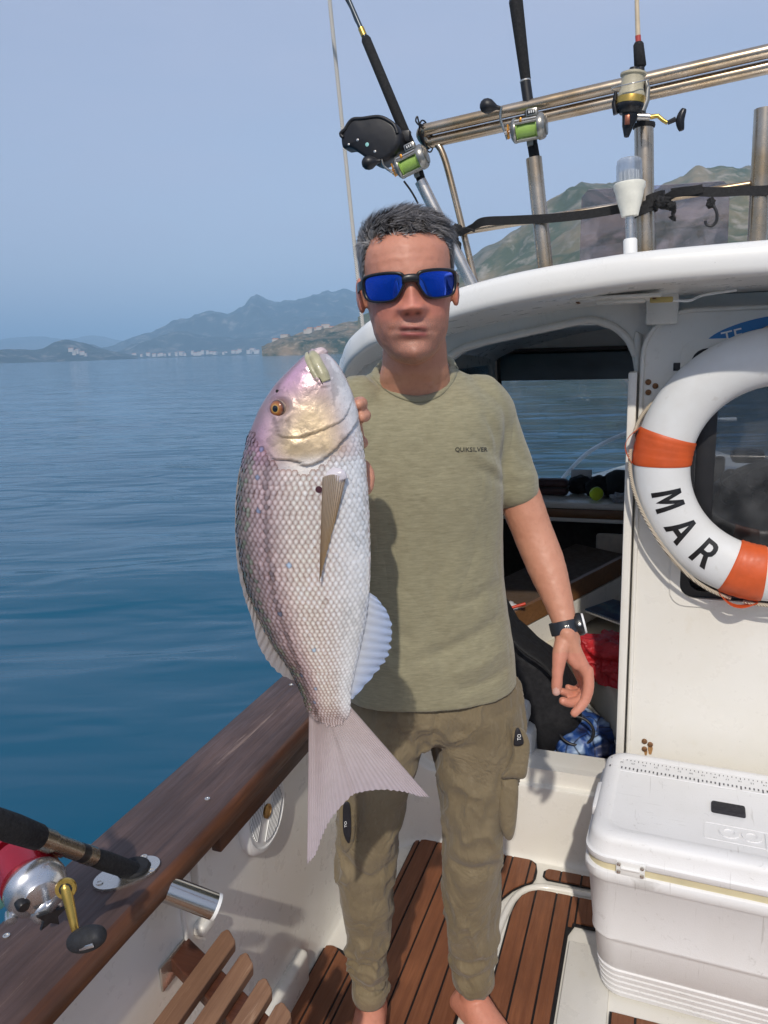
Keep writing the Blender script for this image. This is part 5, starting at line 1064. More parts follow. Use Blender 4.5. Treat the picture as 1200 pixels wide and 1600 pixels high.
    c = g.ramp(n, [(0.38, (0.010, 0.016, 0.06)), (0.48, (0.02, 0.07, 0.26)), (0.56, (0.30, 0.42, 0.60)), (0.68, (0.55, 0.60, 0.66))]); c = g.mix(g.rng(wv, 0.0, 0.05, 1, 0), c, (0.006, 0.010, 0.035)); g.bsdf(Base_Color=c, Roughness=0.45, Normal=g.bump(g.noise(v, 12, 4), 0.5, 0.02))
    c = PZ(915, 1165, 0.10)
    tag(lump('shopping_bag', PY(900, 1155, 2.45), (0.17, 0.14, 0.10), g.m, None, 0.35, 1.5, 31.0, 5, None, 0.085), 'blue and white printed shopping bag under the black holdall', 'bag')
    tag(lump('cloth_roll', PY(880, 1215, 2.33), (0.20, 0.06, 0.055), simple('navy_cloth', (0.035, 0.035, 0.085), 0.8, 0, 0.2, 30, 0.3, 200), None, 0.25, 1.6, 41.0, 4), 'rolled navy cloth lying behind the low sill', 'cloth')
    rr = np.linspace(0, 2*math.pi, 30); tag(tube('rope_loop', [PY(900, 1142, 2.33)+np.array([0.055*math.cos(s), 0.01*math.sin(s), 0.045*math.sin(s)]) for s in rr], 0.005, mBlack, None, 8), 'black cord loop lying on the printed blue bag', 'cord')
    # white crate
    c = PY(800, 1150, 2.33); t = thing('plastic_crate', 'white plastic crate in the cabin doorway beside the holdall', 'crate', c*np.array([1, 1, 0]))
    rbox('crate_body', (c[0], 2.33, 0.22), (0.17, 0.20, 0.28), simple('pale_crate', (0.55, 0.57, 0.58), 0.5), t, 0.02); rbox('crate_lid', (c[0]-0.01, 2.33, 0.40), (0.15, 0.18, 0.07), simple('pale_lid', (0.66, 0.67, 0.67), 0.5), t, 0.02)
berth()
# ================================================================ the fisherman
from mathutils.bvhtree import BVHTree
def px_of(P):
    d = np.asarray(P)-CAM; z = d @ _f; return np.stack([600+FPX*(d @ _r)/z, 800-FPX*(d @ _u)/z], -1)
def fuse(parts, voxel, it=4, fac=0.5):
    mb = MB()
    for V, Fc in parts: mb.add(V, Fc)
    o = mb.build('tmp', None, None, True, None)
    r = o.modifiers.new('r', 'REMESH'); r.mode = 'VOXEL'; r.voxel_size = voxel; r.adaptivity = 0.0
    s = o.modifiers.new('s', 'SMOOTH'); s.factor = fac; s.iterations = it
    bpy.context.view_layer.update(); me = bpy.data.meshes.new_from_object(o.evaluated_get(bpy.context.evaluated_depsgraph_get()))
    old = o.data; bpy.data.objects.remove(o); bpy.data.meshes.remove(old); return me
def getV(me): a = np.empty(len(me.vertices)*3); me.vertices.foreach_get('co', a); return a.reshape(-1, 3)
def getN(me): a = np.empty(len(me.vertices)*3); me.vertices.foreach_get('normal', a); return a.reshape(-1, 3)
def setV(me, V): me.vertices.foreach_set('co', V.ravel()); me.update()
def setcol(me, name, C):
    at = me.color_attributes.new(name, 'FLOAT_COLOR', 'POINT'); C = np.concatenate([C, np.ones((len(C), 1))], 1) if C.shape[1] == 3 else C
    at.data.foreach_set('color', C.astype(np.float32).ravel())
def polydist(Q, L):
    """distance in picture units from points to a polyline, and position 0..1 along it"""
    L = np.array(L, float); best = np.full(len(Q), 1e9); tb = np.zeros(len(Q)); n = len(L)-1
    for i in range(n):
        a, b = L[i], L[i+1]; ab = b-a; t = np.clip(((Q-a) @ ab)/(ab @ ab), 0, 1); d = np.linalg.norm(Q-(a+t[:, None]*ab), axis=1)
        m = d < best; best[m] = d[m]; tb[m] = (i+t[m])/n
    return best, tb
def folds(V, N, FL, front=True):
    Q = px_of(V); D = np.zeros(len(V)); w = (N @ -F0 > -0.25) if front else np.ones(len(V), bool)
    for L, amp, sg in FL:
        L2_ = spline(np.array([list(p)+[0] for p in L], float), 16)[:, :2]; d, t = polydist(Q, L2_); D += np.where(w, amp*gauss(d, sg)*np.sin(np.clip(t, 0.02, 0.98)*math.pi)**0.6, 0)
    return V+N*D[:, None]
SEG = 72
_ang = np.linspace(0, 2*math.pi, SEG, endpoint=False)
def lat(px, py, yc): return PM(px, py, yc) @ R0
def bring(py, xl, xr, ycf, dep, n=2.4, shrink=0.0, skew=0.0):
    ycc = ycf+dep; z = PM((xl+xr)/2, py, ycf)[2]; a, b = lat(xl, py, ycc), lat(xr, py, ycc); m, h = (a+b)/2, (b-a)/2-shrink; d = dep-shrink
    c, s = np.cos(_ang), np.sin(_ang); cx = np.sign(c)*np.abs(c)**(2/n); sx = np.sign(s)*np.abs(s)**(2/n)
    return R0*(m+h*cx)[:, None]+F0*(ycc+d*sx+skew*h*cx)[:, None]+UP*z
def rings_spline(RR, n): RR = np.array(RR); A = spline(RR.reshape(len(RR), -1), n); return A.reshape(n, SEG, 3)
def chain(pts, n=None, seg=24, ell=None):
    """pts: (px, py, yc, radius)"""
    P = np.array([list(PM(p[0], p[1], p[2]))+[p[3]] for p in pts]); P = spline(P, n or 6*len(pts)); 
    V = P[:, :3]; r = P[:, 3]
    # rounded ends
    d0 = unit(V[0]-V[1]); d1 = unit(V[-1]-V[-2])
    V = np.concatenate([[V[0]+d0*r[0]*0.85, V[0]+d0*r[0]*0.5], V, [V[-1]+d1*r[-1]*0.5, V[-1]+d1*r[-1]*0.85]]); r = np.concatenate([[r[0]*0.45, r[0]*0.85], r, [r[-1]*0.85, r[-1]*0.45]])
    return tubeVF(V, r, seg)

FEET = (PZ(668, 1565, 0.0))
man = thing('person', 'barefoot man in olive t-shirt and khaki cargo trousers holding up a fish', 'person', FEET)

# ---------------------------------------------------------------- torso and legs: shared rings for skin and clothes
TORSO = [(1112, 543, 806, 1.330, 0.120), (1070, 543, 804, 1.325, 0.122), (1000, 544, 795, 1.320, 0.122), (930, 540, 787, 1.315, 0.120), (860, 534, 785, 1.310, 0.118), (790, 528, 786, 1.300, 0.118), (740, 522, 787, 1.298, 0.120), (690, 518, 789, 1.302, 0.120), (655, 518, 788, 1.312, 0.115), (632, 524, 780, 1.328, 0.102), (612, 537, 765, 1.348, 0.082), (597, 553, 744, 1.366, 0.064), (585, 571, 722, 1.380, 0.050), (576, 590, 706, 1.390, 0.040)]
SK = 0.06
torso = rings_spline([bring(*t, n=2.5, skew=SK) for t in TORSO], 90)
torso_in = rings_spline([bring(*t, n=2.5, shrink=0.011, skew=SK) for t in TORSO], 60)
sleeveL = chain([(748, 628, 1.43, 0.054), (757, 645, 1.44, 0.058), (765, 668, 1.45, 0.0560), (778, 702, 1.455, 0.0530), (793, 738, 1.46, 0.0500), (803, 762, 1.46, 0.0475)], 40, 40)
sleeveR = chain([(562, 628, 1.38, 0.052), (545, 650, 1.38, 0.056), (528, 685, 1.37, 0.054), (505, 735, 1.36, 0.052), (492, 765, 1.355, 0.050)], 40, 40)
me = fuse([loftVF(torso), sleeveL, sleeveR], 0.0042, 6)
V, N = getV(me), getN(me); Q = px_of(V)
V = V+N*(0.0035*fbm(V*np.array([7, 7, 3.2]), 3)+0.0012*fbm(V*np.array([26, 26, 11]), 3))[:, None]; me.update()
V = folds(V, N, [([(752, 640), (772, 668), (781, 700), (785, 745)], -0.007, 5), ([(735, 680), (760, 695), (780, 716)], -0.004, 5), ([(725, 700), (757, 716), (783, 742)], 0.004, 6), ([(745, 735), (770, 742), (786, 760)], -0.004, 5),
    ([(783, 905), (745, 935), (700, 945)], -0.004, 7), ([(788, 960), (750, 990), (690, 1020), (650, 1030)], -0.006, 8), ([(793, 1005), (755, 1035), (705, 1055)], 0.005, 8), ([(797, 1040), (760, 1066), (715, 1080)], -0.005, 6),
    ([(612, 650), (606, 720), (612, 800), (600, 900)], -0.005, 11), ([(640, 760), (632, 860), (640, 970), (632, 1080)], 0.004, 14), ([(690, 880), (680, 960), (700, 1060)], -0.004, 10), ([(580, 930), (620, 985), (660, 1010)], -0.004, 8), ([(575, 1000), (610, 1040), (640, 1070)], 0.004, 8),
    ([(800, 690), (815, 715), (834, 728)], -0.003, 4), ([(792, 735), (812, 745), (838, 745)], 0.003, 4), ([(600, 615), (595, 650), (583, 690)], -0.004, 6), ([(715, 610), (745, 630), (758, 650)], 0.003, 8)], True)
# neckline: cut the cloth away inside the collar loop
setV(me, V)
bv0 = BVHTree.FromPolygons([v.co[:] for v in me.vertices], [tuple(p.vertices) for p in me.polygons])
def on_surface(bv, x, y, off=0.001):
    d = Vector(ray(x, y)).normalized(); h = bv.ray_cast(Vector(CAM), d)
    if h[0] is None: return None
    n = h[1] if h[1].dot(d) < 0 else -h[1]; return np.array(h[0]+n*off)
CPX = spline(np.array([(584, 574, 0), (592, 591, 0), (606, 605, 0), (628, 618, 0), (655, 624, 0), (680, 617, 0), (697, 602, 0), (706, 586, 0), (710, 571, 0)], float), 50)[:, :2]
FRONT = [on_surface(bv0, q[0], q[1], 0.0005) for q in CPX]; FRONT = np.array([p for p in FRONT if p is not None])
BACK = np.array([PM(700, 560, 1.445), PM(675, 553, 1.470), PM(645, 551, 1.478), PM(612, 555, 1.462)])
COLL = spline(np.concatenate([FRONT[::4], FRONT[-1:], BACK]), 120, True)
def inside(pts, poly):
    x, y = pts[:, 0], pts[:, 1]; r = np.zeros(len(pts), bool); n = len(poly)
    for i in range(n):
        x0, y0 = poly[i]; x1, y1 = poly[(i+1) % n]
        c = ((y0 > y) != (y1 > y)) & (x < (x1-x0)*(y-y0)/(y1-y0+1e-12)+x0); r ^= c
    return r
ins = inside(px_of(V), list(map(tuple, CPX))+[(712, 540), (582, 540)]) & (V[:, 2] > FRONT[:, 2].min()-0.01)
bm = bmesh.new(); bm.from_mesh(me); bm.verts.ensure_lookup_table()
bmesh.ops.delete(bm, geom=[bm.verts[i] for i in np.nonzero(ins)[0]], context='VERTS'); bm.to_mesh(me); bm.free(); me.update()
g = NT('olive_jersey'); vv = g.coord('Object', (1, 1, 1)); rr = g.coord('Object', (16, 16, 110), (0, R(2), 0)); r2 = g.coord('Object', (34, 34, 330), (0, R(2), 0))
n1 = g.noise(rr, 3.0, 4, 0.65); n2 = g.noise(r2, 3.0, 3, 0.6); n3 = g.noise(vv, 4, 3)
c = g.mix(g.rng(n1, 0.30, 0.70, 0, 1), (0.236, 0.214, 0.132), (0.342, 0.314, 0.204)); c = g.mix(g.rng(n2, 0.55, 0.75, 0, 0.4), c, (0.42, 0.39, 0.27)); c = g.mix(g.rng(n3, 0.35, 0.7, 0, 0.25), c, (0.25, 0.23, 0.15))
wv = g.noise(g.coord('Object', (1, 1, 1)), 900, 2, 0.5)
g.bsdf(Base_Color=c, Roughness=0.9, Specular_IOR_Level=0.15, Sheen_Weight=0.25, Normal=g.bump(wv, 0.25, 0.0012, g.bump(n2, 0.25, 0.002, g.bump(g.math('ABSOLUTE', g.math('SUBTRACT', g.noise(g.coord('Object', (1, 1, 0.6), (0, R(-20), 0)), 9, 3, 0.5, 0.6), 0.5)), 0.55, 0.02)))); mShirt = g.m
me.shade_smooth(); me.materials.append(mShirt); me.name = 'tshirt'
tshirt = bpy.data.objects.new('tshirt', me); COL.objects.link(tshirt); adopt(tshirt, man); tag(tshirt, 'olive slub t-shirt with small chest lettering')
bvS = BVHTree.FromPolygons([v.co[:] for v in me.vertices], [tuple(p.vertices) for p in me.polygons])
def decal_text(name, s, cx, cy, wpx, hpx, bv, m, parent, rot=0.0, off=0.0012):
    V_, F_ = text_mesh(s, 1.0, 0, 0.012); mn, mx = V_.min(0), V_.max(0); out = []; last = None
    for v in V_:
        a = ((v[0]-mn[0])/(mx[0]-mn[0])-0.5)*wpx; b = -((v[1]-mn[1])/(mx[1]-mn[1])-0.5)*hpx
        p = on_surface(bv, cx+a*math.cos(rot)-b*math.sin(rot), cy+a*math.sin(rot)+b*math.cos(rot), off); p = last if p is None else p; last = p; out.append(p)
    return mob(name, out, F_, m, parent, False)
# collar band, sleeve hems, bottom hem
def flat_band(name, P, wv_, w, th, m, parent):
    T, N_, B_ = frames(P); out = []
    for p, t, q in zip(P, T, wv_):
        q = unit(q-t*(q @ t)); s = np.cross(t, q); out.append([p+q*w*math.cos(a)+s*th*math.sin(a) for a in np.linspace(0, 2*math.pi, 10, endpoint=False)])
    V_, F_ = loftVF(out+[out[0]], True, False); return mob(name, V_, F_, m, parent)
_cl = COLL.copy(); cen = COLL.mean(0); wdir = [unit((p-cen)*np.array([1, 1, 1.0])-UP*0.02) for p in _cl]
flat_band('collar', _cl, wdir, 0.0080, 0.0034, mShirt, tshirt)
decal_text('chest_lettering', 'QUIKSILVER', 736, 703, 50, 8, bvS, simple('faded_black_print', (0.035, 0.033, 0.028), 0.8), tshirt, R(0.5))

# ---------------------------------------------------------------- trousers
LEG_L = [(1130, 652, 812, 1.352, 0.105), (1175, 668, 815, 1.352, 0.098), (1215, 681, 809, 1.355, 0.090), (1260, 690, 802, 1.358, 0.083), (1300, 694, 791, 1.362, 0.076), (1340, 697, 783, 1.368, 0.070), (1365, 696, 780, 1.376, 0.068), (1420, 697, 778, 1.395, 0.064), (1470, 699, 775, 1.412, 0.060), (1505, 701, 773, 1.424, 0.057), (1525, 704, 772, 1.430, 0.056), (1548, 708, 770, 1.438, 0.054), (1556, 710, 769, 1.442, 0.053)]
LEG_R = [(1130, 536, 698, 1.350, 0.105), (1175, 533, 678, 1.350, 0.098), (1215, 532, 660, 1.352, 0.092), (1255, 531, 644, 1.354, 0.086), (1300, 531, 630, 1.358, 0.078), (1340, 530, 622, 1.365, 0.072), (1370, 530, 618, 1.374, 0.068), (1420, 530, 614, 1.388, 0.064), (1470, 536, 611, 1.402, 0.060), (1510, 543, 610, 1.412, 0.056), (1540, 548, 609, 1.420, 0.054), (1565, 552, 606, 1.428, 0.052), (1576, 554, 604, 1.432, 0.051)]
PELV = [(1082, 556, 796, 1.362, 0.096), (1098, 546, 803, 1.350, 0.108), (1112, 541, 808, 1.343, 0.114), (1135, 537, 812, 1.342, 0.115), (1160, 540, 812, 1.356, 0.100), (1172, 560, 800, 1.375, 0.080)]
legL = rings_spline([bring(*t, n=2.25) for t in LEG_L], 100); legR = rings_spline([bring(*t, n=2.25) for t in LEG_R], 100); pel = rings_spline([bring(*t, n=2.4, skew=0.03) for t in PELV], 30)
me = fuse([loftVF(legL), loftVF(legR), loftVF(pel)], 0.0042, 5)
V, N = getV(me), getN(me); Q = px_of(V)
rdg = 1-np.abs(fbm(V @ np.array([[11, 0, 3], [0, 11, 0], [-5, 2, 6.5]]).T, 3, 0.45)); V = V+N*(0.0050*fbm(V*np.array([9, 9, 5]), 3)+0.0115*(rdg**4-0.3)+0.0016*fbm(V*np.array([30, 30, 22]), 3))[:, None]
bun = sstep(1460, 1530, Q[:, 1])
V = V+N*(bun*0.0045*np.sin(V[:, 2]*230+4*fbm(V*14, 2)+1.5*(V @ R0)*30)*(0.6+0.6*fbm(V*12+3, 2)))[:, None]
V = folds(V, N, [([(697, 1343), (735, 1362), (780, 1350)], -0.008, 5), ([(700, 1328), (740, 1342), (778, 1330)], 0.006, 7), ([(700, 1375), (740, 1383), (778, 1372)], 0.003, 7), ([(677, 1158), (705, 1172), (750, 1164)], -0.005, 4), ([(677, 1164), (700, 1190), (720, 1225)], -0.004, 6), ([(672, 1160), (640, 1142), (590, 1138)], -0.004, 6), ([(672, 1170), (650, 1205), (620, 1220)], 0.004, 7),
    ([(681, 1112), (679, 1140), (675, 1162)], -0.006, 3), ([(533, 1330), (556, 1362), (585, 1374), (619, 1340)], -0.008, 5), ([(536, 1312), (570, 1345), (612, 1322)], 0.006, 8), ([(545, 1400), (580, 1415), (612, 1405)], -0.003, 7), ([(540, 1455), (575, 1470), (610, 1445)], -0.003, 6),
    ([(546, 1500), (575, 1513), (610, 1494)], -0.006, 4), ([(549, 1533), (578, 1549), (607, 1532)], -0.008, 4), ([(548, 1517), (578, 1530), (608, 1514)], 0.005, 5), ([(560, 1556), (585, 1560), (606, 1552)], 0.004, 4),
    ([(702, 1494), (735, 1509), (772, 1492)], -0.006, 4), ([(704, 1518), (735, 1533), (771, 1513)], -0.008, 4), ([(703, 1505), (735, 1520), (772, 1504)], 0.005, 5), ([(712, 1540), (740, 1549), (769, 1538)], 0.004, 4),
    ([(745, 1200), (760, 1260), (752, 1320)], -0.004, 6), ([(790, 1180), (782, 1220), (775, 1260)], -0.005, 5), ([(605, 1170), (590, 1230), (575, 1270)], -0.004, 8), ([(563, 1245), (556, 1290), (552, 1320)], -0.007, 5), ([(700, 1420), (730, 1445), (770, 1440)], -0.003, 8), ([(771, 1380), (768, 1440), (764, 1500)], -0.002, 3)], True)
setV(me, V)
g = NT('khaki_cotton'); vv = g.coord(); n1 = g.noise(vv, 7, 5, 0.6); n2 = g.noise(g.coord('Object', (1, 1, 0.35)), 60, 5, 0.7); tw = g.noise(g.coord('Object', (1, 1, 1)), 700, 2, 0.5)
c = g.mix(g.rng(n1, 0.3, 0.7, 0, 1), (0.160, 0.124, 0.072), (0.228, 0.182, 0.112)); c = g.mix(g.rng(n2, 0.55, 0.8, 0, 0.5), c, (0.30, 0.25, 0.165)); c = g.mix(g.rng(g.noise(vv, 3.0, 3), 0.55, 0.75, 0, 0.35), c, (0.125, 0.088, 0.046))
g.bsdf(Base_Color=c, Roughness=0.9, Specular_IOR_Level=0.15, Sheen_Weight=0.15, Normal=g.bump(tw, 0.25, 0.0012, g.bump(n2, 0.2, 0.002, g.bump(g.math('ABSOLUTE', g.math('SUBTRACT', g.noise(g.coord('Object', (1, 1, 0.7), (0, R(25), 0)), 13, 4, 0.55, 0.8), 0.5)), 0.55, 0.03)))); mKhaki = g.m
me.shade_smooth(); me.materials.append(mKhaki); me.name = 'trousers'
trousers = bpy.data.objects.new('trousers', me); COL.objects.link(trousers); adopt(trousers, man); tag(trousers, 'worn khaki cargo trousers gathered at the ankles')
bvT = BVHTree.FromPolygons([v.co[:] for v in me.vertices], [tuple(p.vertices) for p in me.polygons])
def cuff(leg, parent):
    r0, r1 = leg[-1], leg[-8]; ax = unit(r1.mean(0)-r0.mean(0)); out = []
    for k, (t, e) in enumerate(((-0.004, 0.001), (-0.006, 0.004), (0.0, 0.006), (0.030, 0.005), (0.034, 0.001))):
        c0 = r0.mean(0)+ax*t; d = (r0-r0.mean(0)); out.append(c0+d*(1+e/0.05))
    V_, F_ = loftVF(out, True, False); mob('cuff', V_, F_, mKhaki, parent)
cuff(legL, trousers); cuff(legR, trousers)
def slab(name, L, yc, th, m, parent, bulge=0.006, seed=0.0):
    P = spline(np.array([PM(x, y, yc) for x, y in L]), 56, True); c = P.mean(0); out = []
    for k, d in ((0.3, -th/2-bulge), (0.7, -th/2-bulge*0.8), (0.94, -th/2-bulge*0.2), (1.0, -th/4), (1.0, th/4), (0.93, th/2), (0.4, th/2+0.002)): out.append(c+(P-c)*k+F0*d+0.004*F0*fbm((c+(P-c)*k)*25+seed, 2)[:, None])
    V_, F_ = loftVF(out); return mob(name, V_, F_, m, parent)
pk = slab('pocket', [(782, 1205), (805, 1205), (808, 1240), (804, 1285), (797, 1306), (785, 1300), (776, 1260)], 1.388, 0.036, mKhaki, trousers, 0.010, 3.0)
slab('pocket_flap', [(798, 1140), (812, 1138), (824, 1150), (827, 1166), (824, 1190), (819, 1211), (800, 1212), (781, 1211), (792, 1195), (800, 1175)], 1.376, 0.024, mKhaki, pk, 0.006, 5.0)
mTag = simple('black_tag', (0.010, 0.009, 0.013), 0.6)
tg = slab('label_tag', [(806.5, 1140), (812, 1140), (818, 1161), (803.5, 1164), (804, 1150)], 1.357, 0.003, mTag, trousers, 0.0005)
V_, F_ = text_mesh('TO', 1.0, 0, 0.01); mob('tag_lettering', [PM(811-v[1]*8+0.5, 1152-v[0]*7, 1.3515) for v in V_], F_, mWhitePl, tg, False)
slab('pocket', [(531, 1235), (552, 1238), (557, 1280), (551, 1318), (540, 1326), (531, 1310)], 1.392, 0.028, mKhaki, trousers, 0.006, 9.0)
tg = slab('label_tag', [(537, 1256), (546, 1256), (548.5, 1295), (545, 1317), (537, 1303), (535.5, 1280)], 1.366, 0.003, mTag, trousers, 0.0005)
V_, F_ = text_mesh('TO', 1.0, 0, 0.01); mob('tag_lettering', [PM(540.2-v[1]*5, 1288-v[0]*7, 1.3625) for v in V_], F_, mWhitePl, tg, False)

# ---------------------------------------------------------------- head
HS = 1.0
_zc = PM(648, 566, 1.232)[2]; _zt = PM(641, 333, 1.31)[2]; HS = (_zt-_zc)/0.226
_rl = R(2.4); HX_ = R0*math.cos(_rl)+UP*math.sin(_rl); HZ_ = UP*math.cos(_rl)-R0*math.sin(_rl); HY_ = F0
HO = R0*(lat(645, 540, 1.31))+F0*1.318+UP*_zc
def H(p): p = np.asarray(p, float)*HS; return HO+p[..., :1]*HX_+p[..., 1:2]*HY_+p[..., 2:3]*HZ_
def Hinv(P): d = np.asarray(P)-HO; return np.stack([d @ HX_, d @ HY_, d @ HZ_], -1)/HS
_wz = np.array([(-0.004, 0.006), (0.0, 0.020), (0.006, 0.031), (0.015, 0.040), (0.03, 0.0495), (0.05, 0.0575), (0.07, 0.0630), (0.09, 0.0665), (0.11, 0.0690), (0.13, 0.0705), (0.15, 0.0725), (0.17, 0.0730), (0.185, 0.0705), (0.2, 0.0625), (0.212, 0.0490), (0.221, 0.030), (0.2255, 0.010)])
_fz = np.array([(-0.004, -0.050), (0.0, -0.066), (0.006, -0.077), (0.015, -0.0815), (0.03, -0.0800), (0.05, -0.0835), (0.07, -0.0830), (0.09, -0.0815), (0.11, -0.0815), (0.13, -0.0860), (0.15, -0.0860), (0.17, -0.0815), (0.185, -0.0735), (0.2, -0.0600), (0.212, -0.043), (0.221, -0.022), (0.2255, -0.002)])
_bz = np.array([(-0.004, -0.022), (0.0, -0.010), (0.006, 0.000), (0.015, 0.012), (0.03, 0.030), (0.05, 0.056), (0.07, 0.074), (0.09, 0.086), (0.11, 0.0945), (0.13, 0.099), (0.15, 0.100), (0.17, 0.096), (0.185, 0.088), (0.2, 0.074), (0.212, 0.054), (0.221, 0.032), (0.2255, 0.012)])
def head_local():
    zs = np.concatenate([np.linspace(-0.004, 0.20, 130), np.linspace(0.2015, 0.2255, 24)]); n = 180; a = np.linspace(0, 2*math.pi, n, endpoint=False); out = []
    for z in zs:
        w, yf, yb = [np.interp(z, q[:, 0], q[:, 1]) for q in (_wz, _fz, _bz)]
        y0 = 0.30*yb+0.05*yf; nf = 2.0+0.38*float(sstep(0.02, 0.06, np.array(z))*(1-sstep(0.16, 0.2, np.array(z)))); c, s = np.cos(a), np.sin(a)
        x = np.where(s < 0, w*np.sign(c)*np.abs(c)**(2/nf), w*np.sign(c)*np.abs(c)**(2/2.1))
        y = np.where(s < 0, y0+(y0-yf)*(-np.abs(s)**(2/nf)), y0+(yb-y0)*np.abs(s)**(2/2.1))
        out.append(np.stack([x, y, np.full(n, z)], 1))
    V = np.concatenate(out); x, y, z = V.T; f = sstep(-0.015, -0.055, y); d = np.zeros(len(V))
    ax_ = np.abs(x)
    # nose
    zz = np.array([0.062, 0.0690, 0.0720, 0.0755, 0.0800, 0.0870, 0.0960, 0.107, 0.118, 0.130]); am = np.array([0.0, 0.0015, 0.0110, 0.0215, 0.0250, 0.0235, 0.0195, 0.0150, 0.0100, 0.002]); sg = np.array([0.010, 0.010, 0.0105, 0.0105, 0.0098, 0.0085, 0.0075, 0.0070, 0.0072, 0.009])
    d += np.interp(z, zz, am)*gauss(x, np.interp(z, zz, sg))*(z > 0.06)
    d += 0.0115*gauss(ax_-0.0140, 0.0055)*gauss(z-0.0785, 0.0055)                      # nostril wings
    d -= 0.0050*gauss(ax_-0.0080, 0.0032)*gauss(z-0.0715, 0.0020)                      # nostrils
    d -= 0.0090*gauss(ax_-0.031, 0.013)*gauss(z-0.113, 0.010)                          # eye sockets
    d += 0.0045*gauss(ax_-0.030, 0.018)*gauss(z-0.131, 0.006)                          # brow
    d += 0.0035*gauss(ax_-0.048, 0.014)*gauss(z-0.094, 0.012)                          # cheek bones
    d -= 0.0025*gauss(ax_-0.040, 0.012)*gauss(z-0.060, 0.014)                          # hollow cheeks
    tz = (z-0.0470)+0.10*x                                                             # mouth, a little crooked
    lw = gauss(x, 0.0165)
    d += 0.0052*lw*gauss(tz-0.0050, 0.0036)+0.0070*lw*gauss(tz+0.0058, 0.0042)-0.0085*gauss(x, 0.020)*gauss(tz, 0.0017)
    d -= 0.0035*gauss(x, 0.018)*gauss(z-0.0325, 0.005); d += 0.0050*gauss(x, 0.015)*gauss(z-0.0150, 0.010)
    d -= 0.0012*gauss(x, 0.003)*gauss(z-0.0600, 0.005)
    fx = 0.0195+(0.078-z)*0.36; d -= 0.0042*gauss(ax_-fx, 0.0030)*sstep(0.040, 0.048, z)*(1-sstep(0.072, 0.080, z))
    d -= 0.0016*gauss(z-0.158, 0.0016)*gauss(x, 0.03)*0.5+0.0016*gauss(z-0.148, 0.0016)*gauss(x, 0.028)*0.5
    V[:, 1] -= d*f
    # square the jaw a little
    V[:, 0] += np.sign(x)*0.0035*gauss(z-0.040, 0.014)*gauss(y+0.005, 0.03)
    return V, len(zs), n
HV, hz, hn = head_local(); _, HF = loftVF([HV[i*hn:(i+1)*hn] for i in range(hz)]); HVc = np.concatenate([HV, [HV[:hn].mean(0)], [HV[-hn:].mean(0)]])
def ear(s):
    out = []
    for k, t in enumerate(np.linspace(0, math.pi, 14)):
        zc = 0.110+0.028*-math.cos(t); w = 0.018*math.sin(t)**0.7*(0.75+0.25*(zc-0.075)/0.06)+0.0006; th = 0.0055*math.sin(t)**0.6+0.0005
        a = np.linspace(0, 2*math.pi, 20, endpoint=False); yy = 0.018+0.10*(zc-0.110)+w*np.cos(a); base = 0.0695+0.16*(yy-0.0)
        rim = 0.0045*np.maximum(0, np.abs(np.cos(a)))**3*math.sin(t)
        out.append(np.stack([s*(base+0.004+th*np.sin(a)+rim), yy, np.full(20, zc)], 1))
    V, Fc = loftVF(out); return H(np.array(V)), Fc
# ---------------------------------------------------------------- skin: one continuous body
parts = [(H(HVc), HF), ear(-1), ear(1), loftVF(torso_in)]
def ring3(px, py, yc, rx, ry): c = PM(px, py, yc); return c+R0*(rx*np.cos(_ang))[:, None]+F0*(ry*np.sin(_ang))[:, None]
neck = rings_spline([ring3(648, 500, 1.352, 0.046, 0.050), ring3(648, 535, 1.350, 0.0535, 0.056), ring3(648, 560, 1.357, 0.0560, 0.058), ring3(648, 580, 1.368, 0.0600, 0.060), ring3(648, 600, 1.385, 0.064, 0.056), ring3(650, 625, 1.395, 0.066, 0.050)], 40)
parts.append(loftVF(neck))
for s, (x0, y0, x1, y1) in ((0, (610, 520, 632, 600)), (1, (688, 520, 672, 600))): parts.append(chain([(x0, y0, 1.345, 0.008), ((x0+x1)/2, (y0+y1)/2, 1.330, 0.010), (x1, y1, 1.336, 0.006)], 14, 12))
parts.append(chain([(762, 645, 1.45, 0.040), (780, 690, 1.462, 0.040), (799, 740, 1.465, 0.0405), (815, 785, 1.465, 0.0410), (832, 830, 1.455, 0.0390), (846, 865, 1.44, 0.0385), (859, 900, 1.418, 0.0350), (871, 935, 1.395, 0.0285), (881, 968, 1.375, 0.0235), (885, 986, 1.366, 0.0240), (888, 1004, 1.360, 0.0230)], 70, 36))
parts.append(chain([(550, 650, 1.38, 0.048), (510, 740, 1.36, 0.044), (475, 825, 1.345, 0.040), (455, 868, 1.33, 0.040), (470, 862, 1.27, 0.040), (495, 820, 1.20, 0.034), (520, 775, 1.135, 0.0255), (530, 745, 1.112, 0.024)], 70, 36))
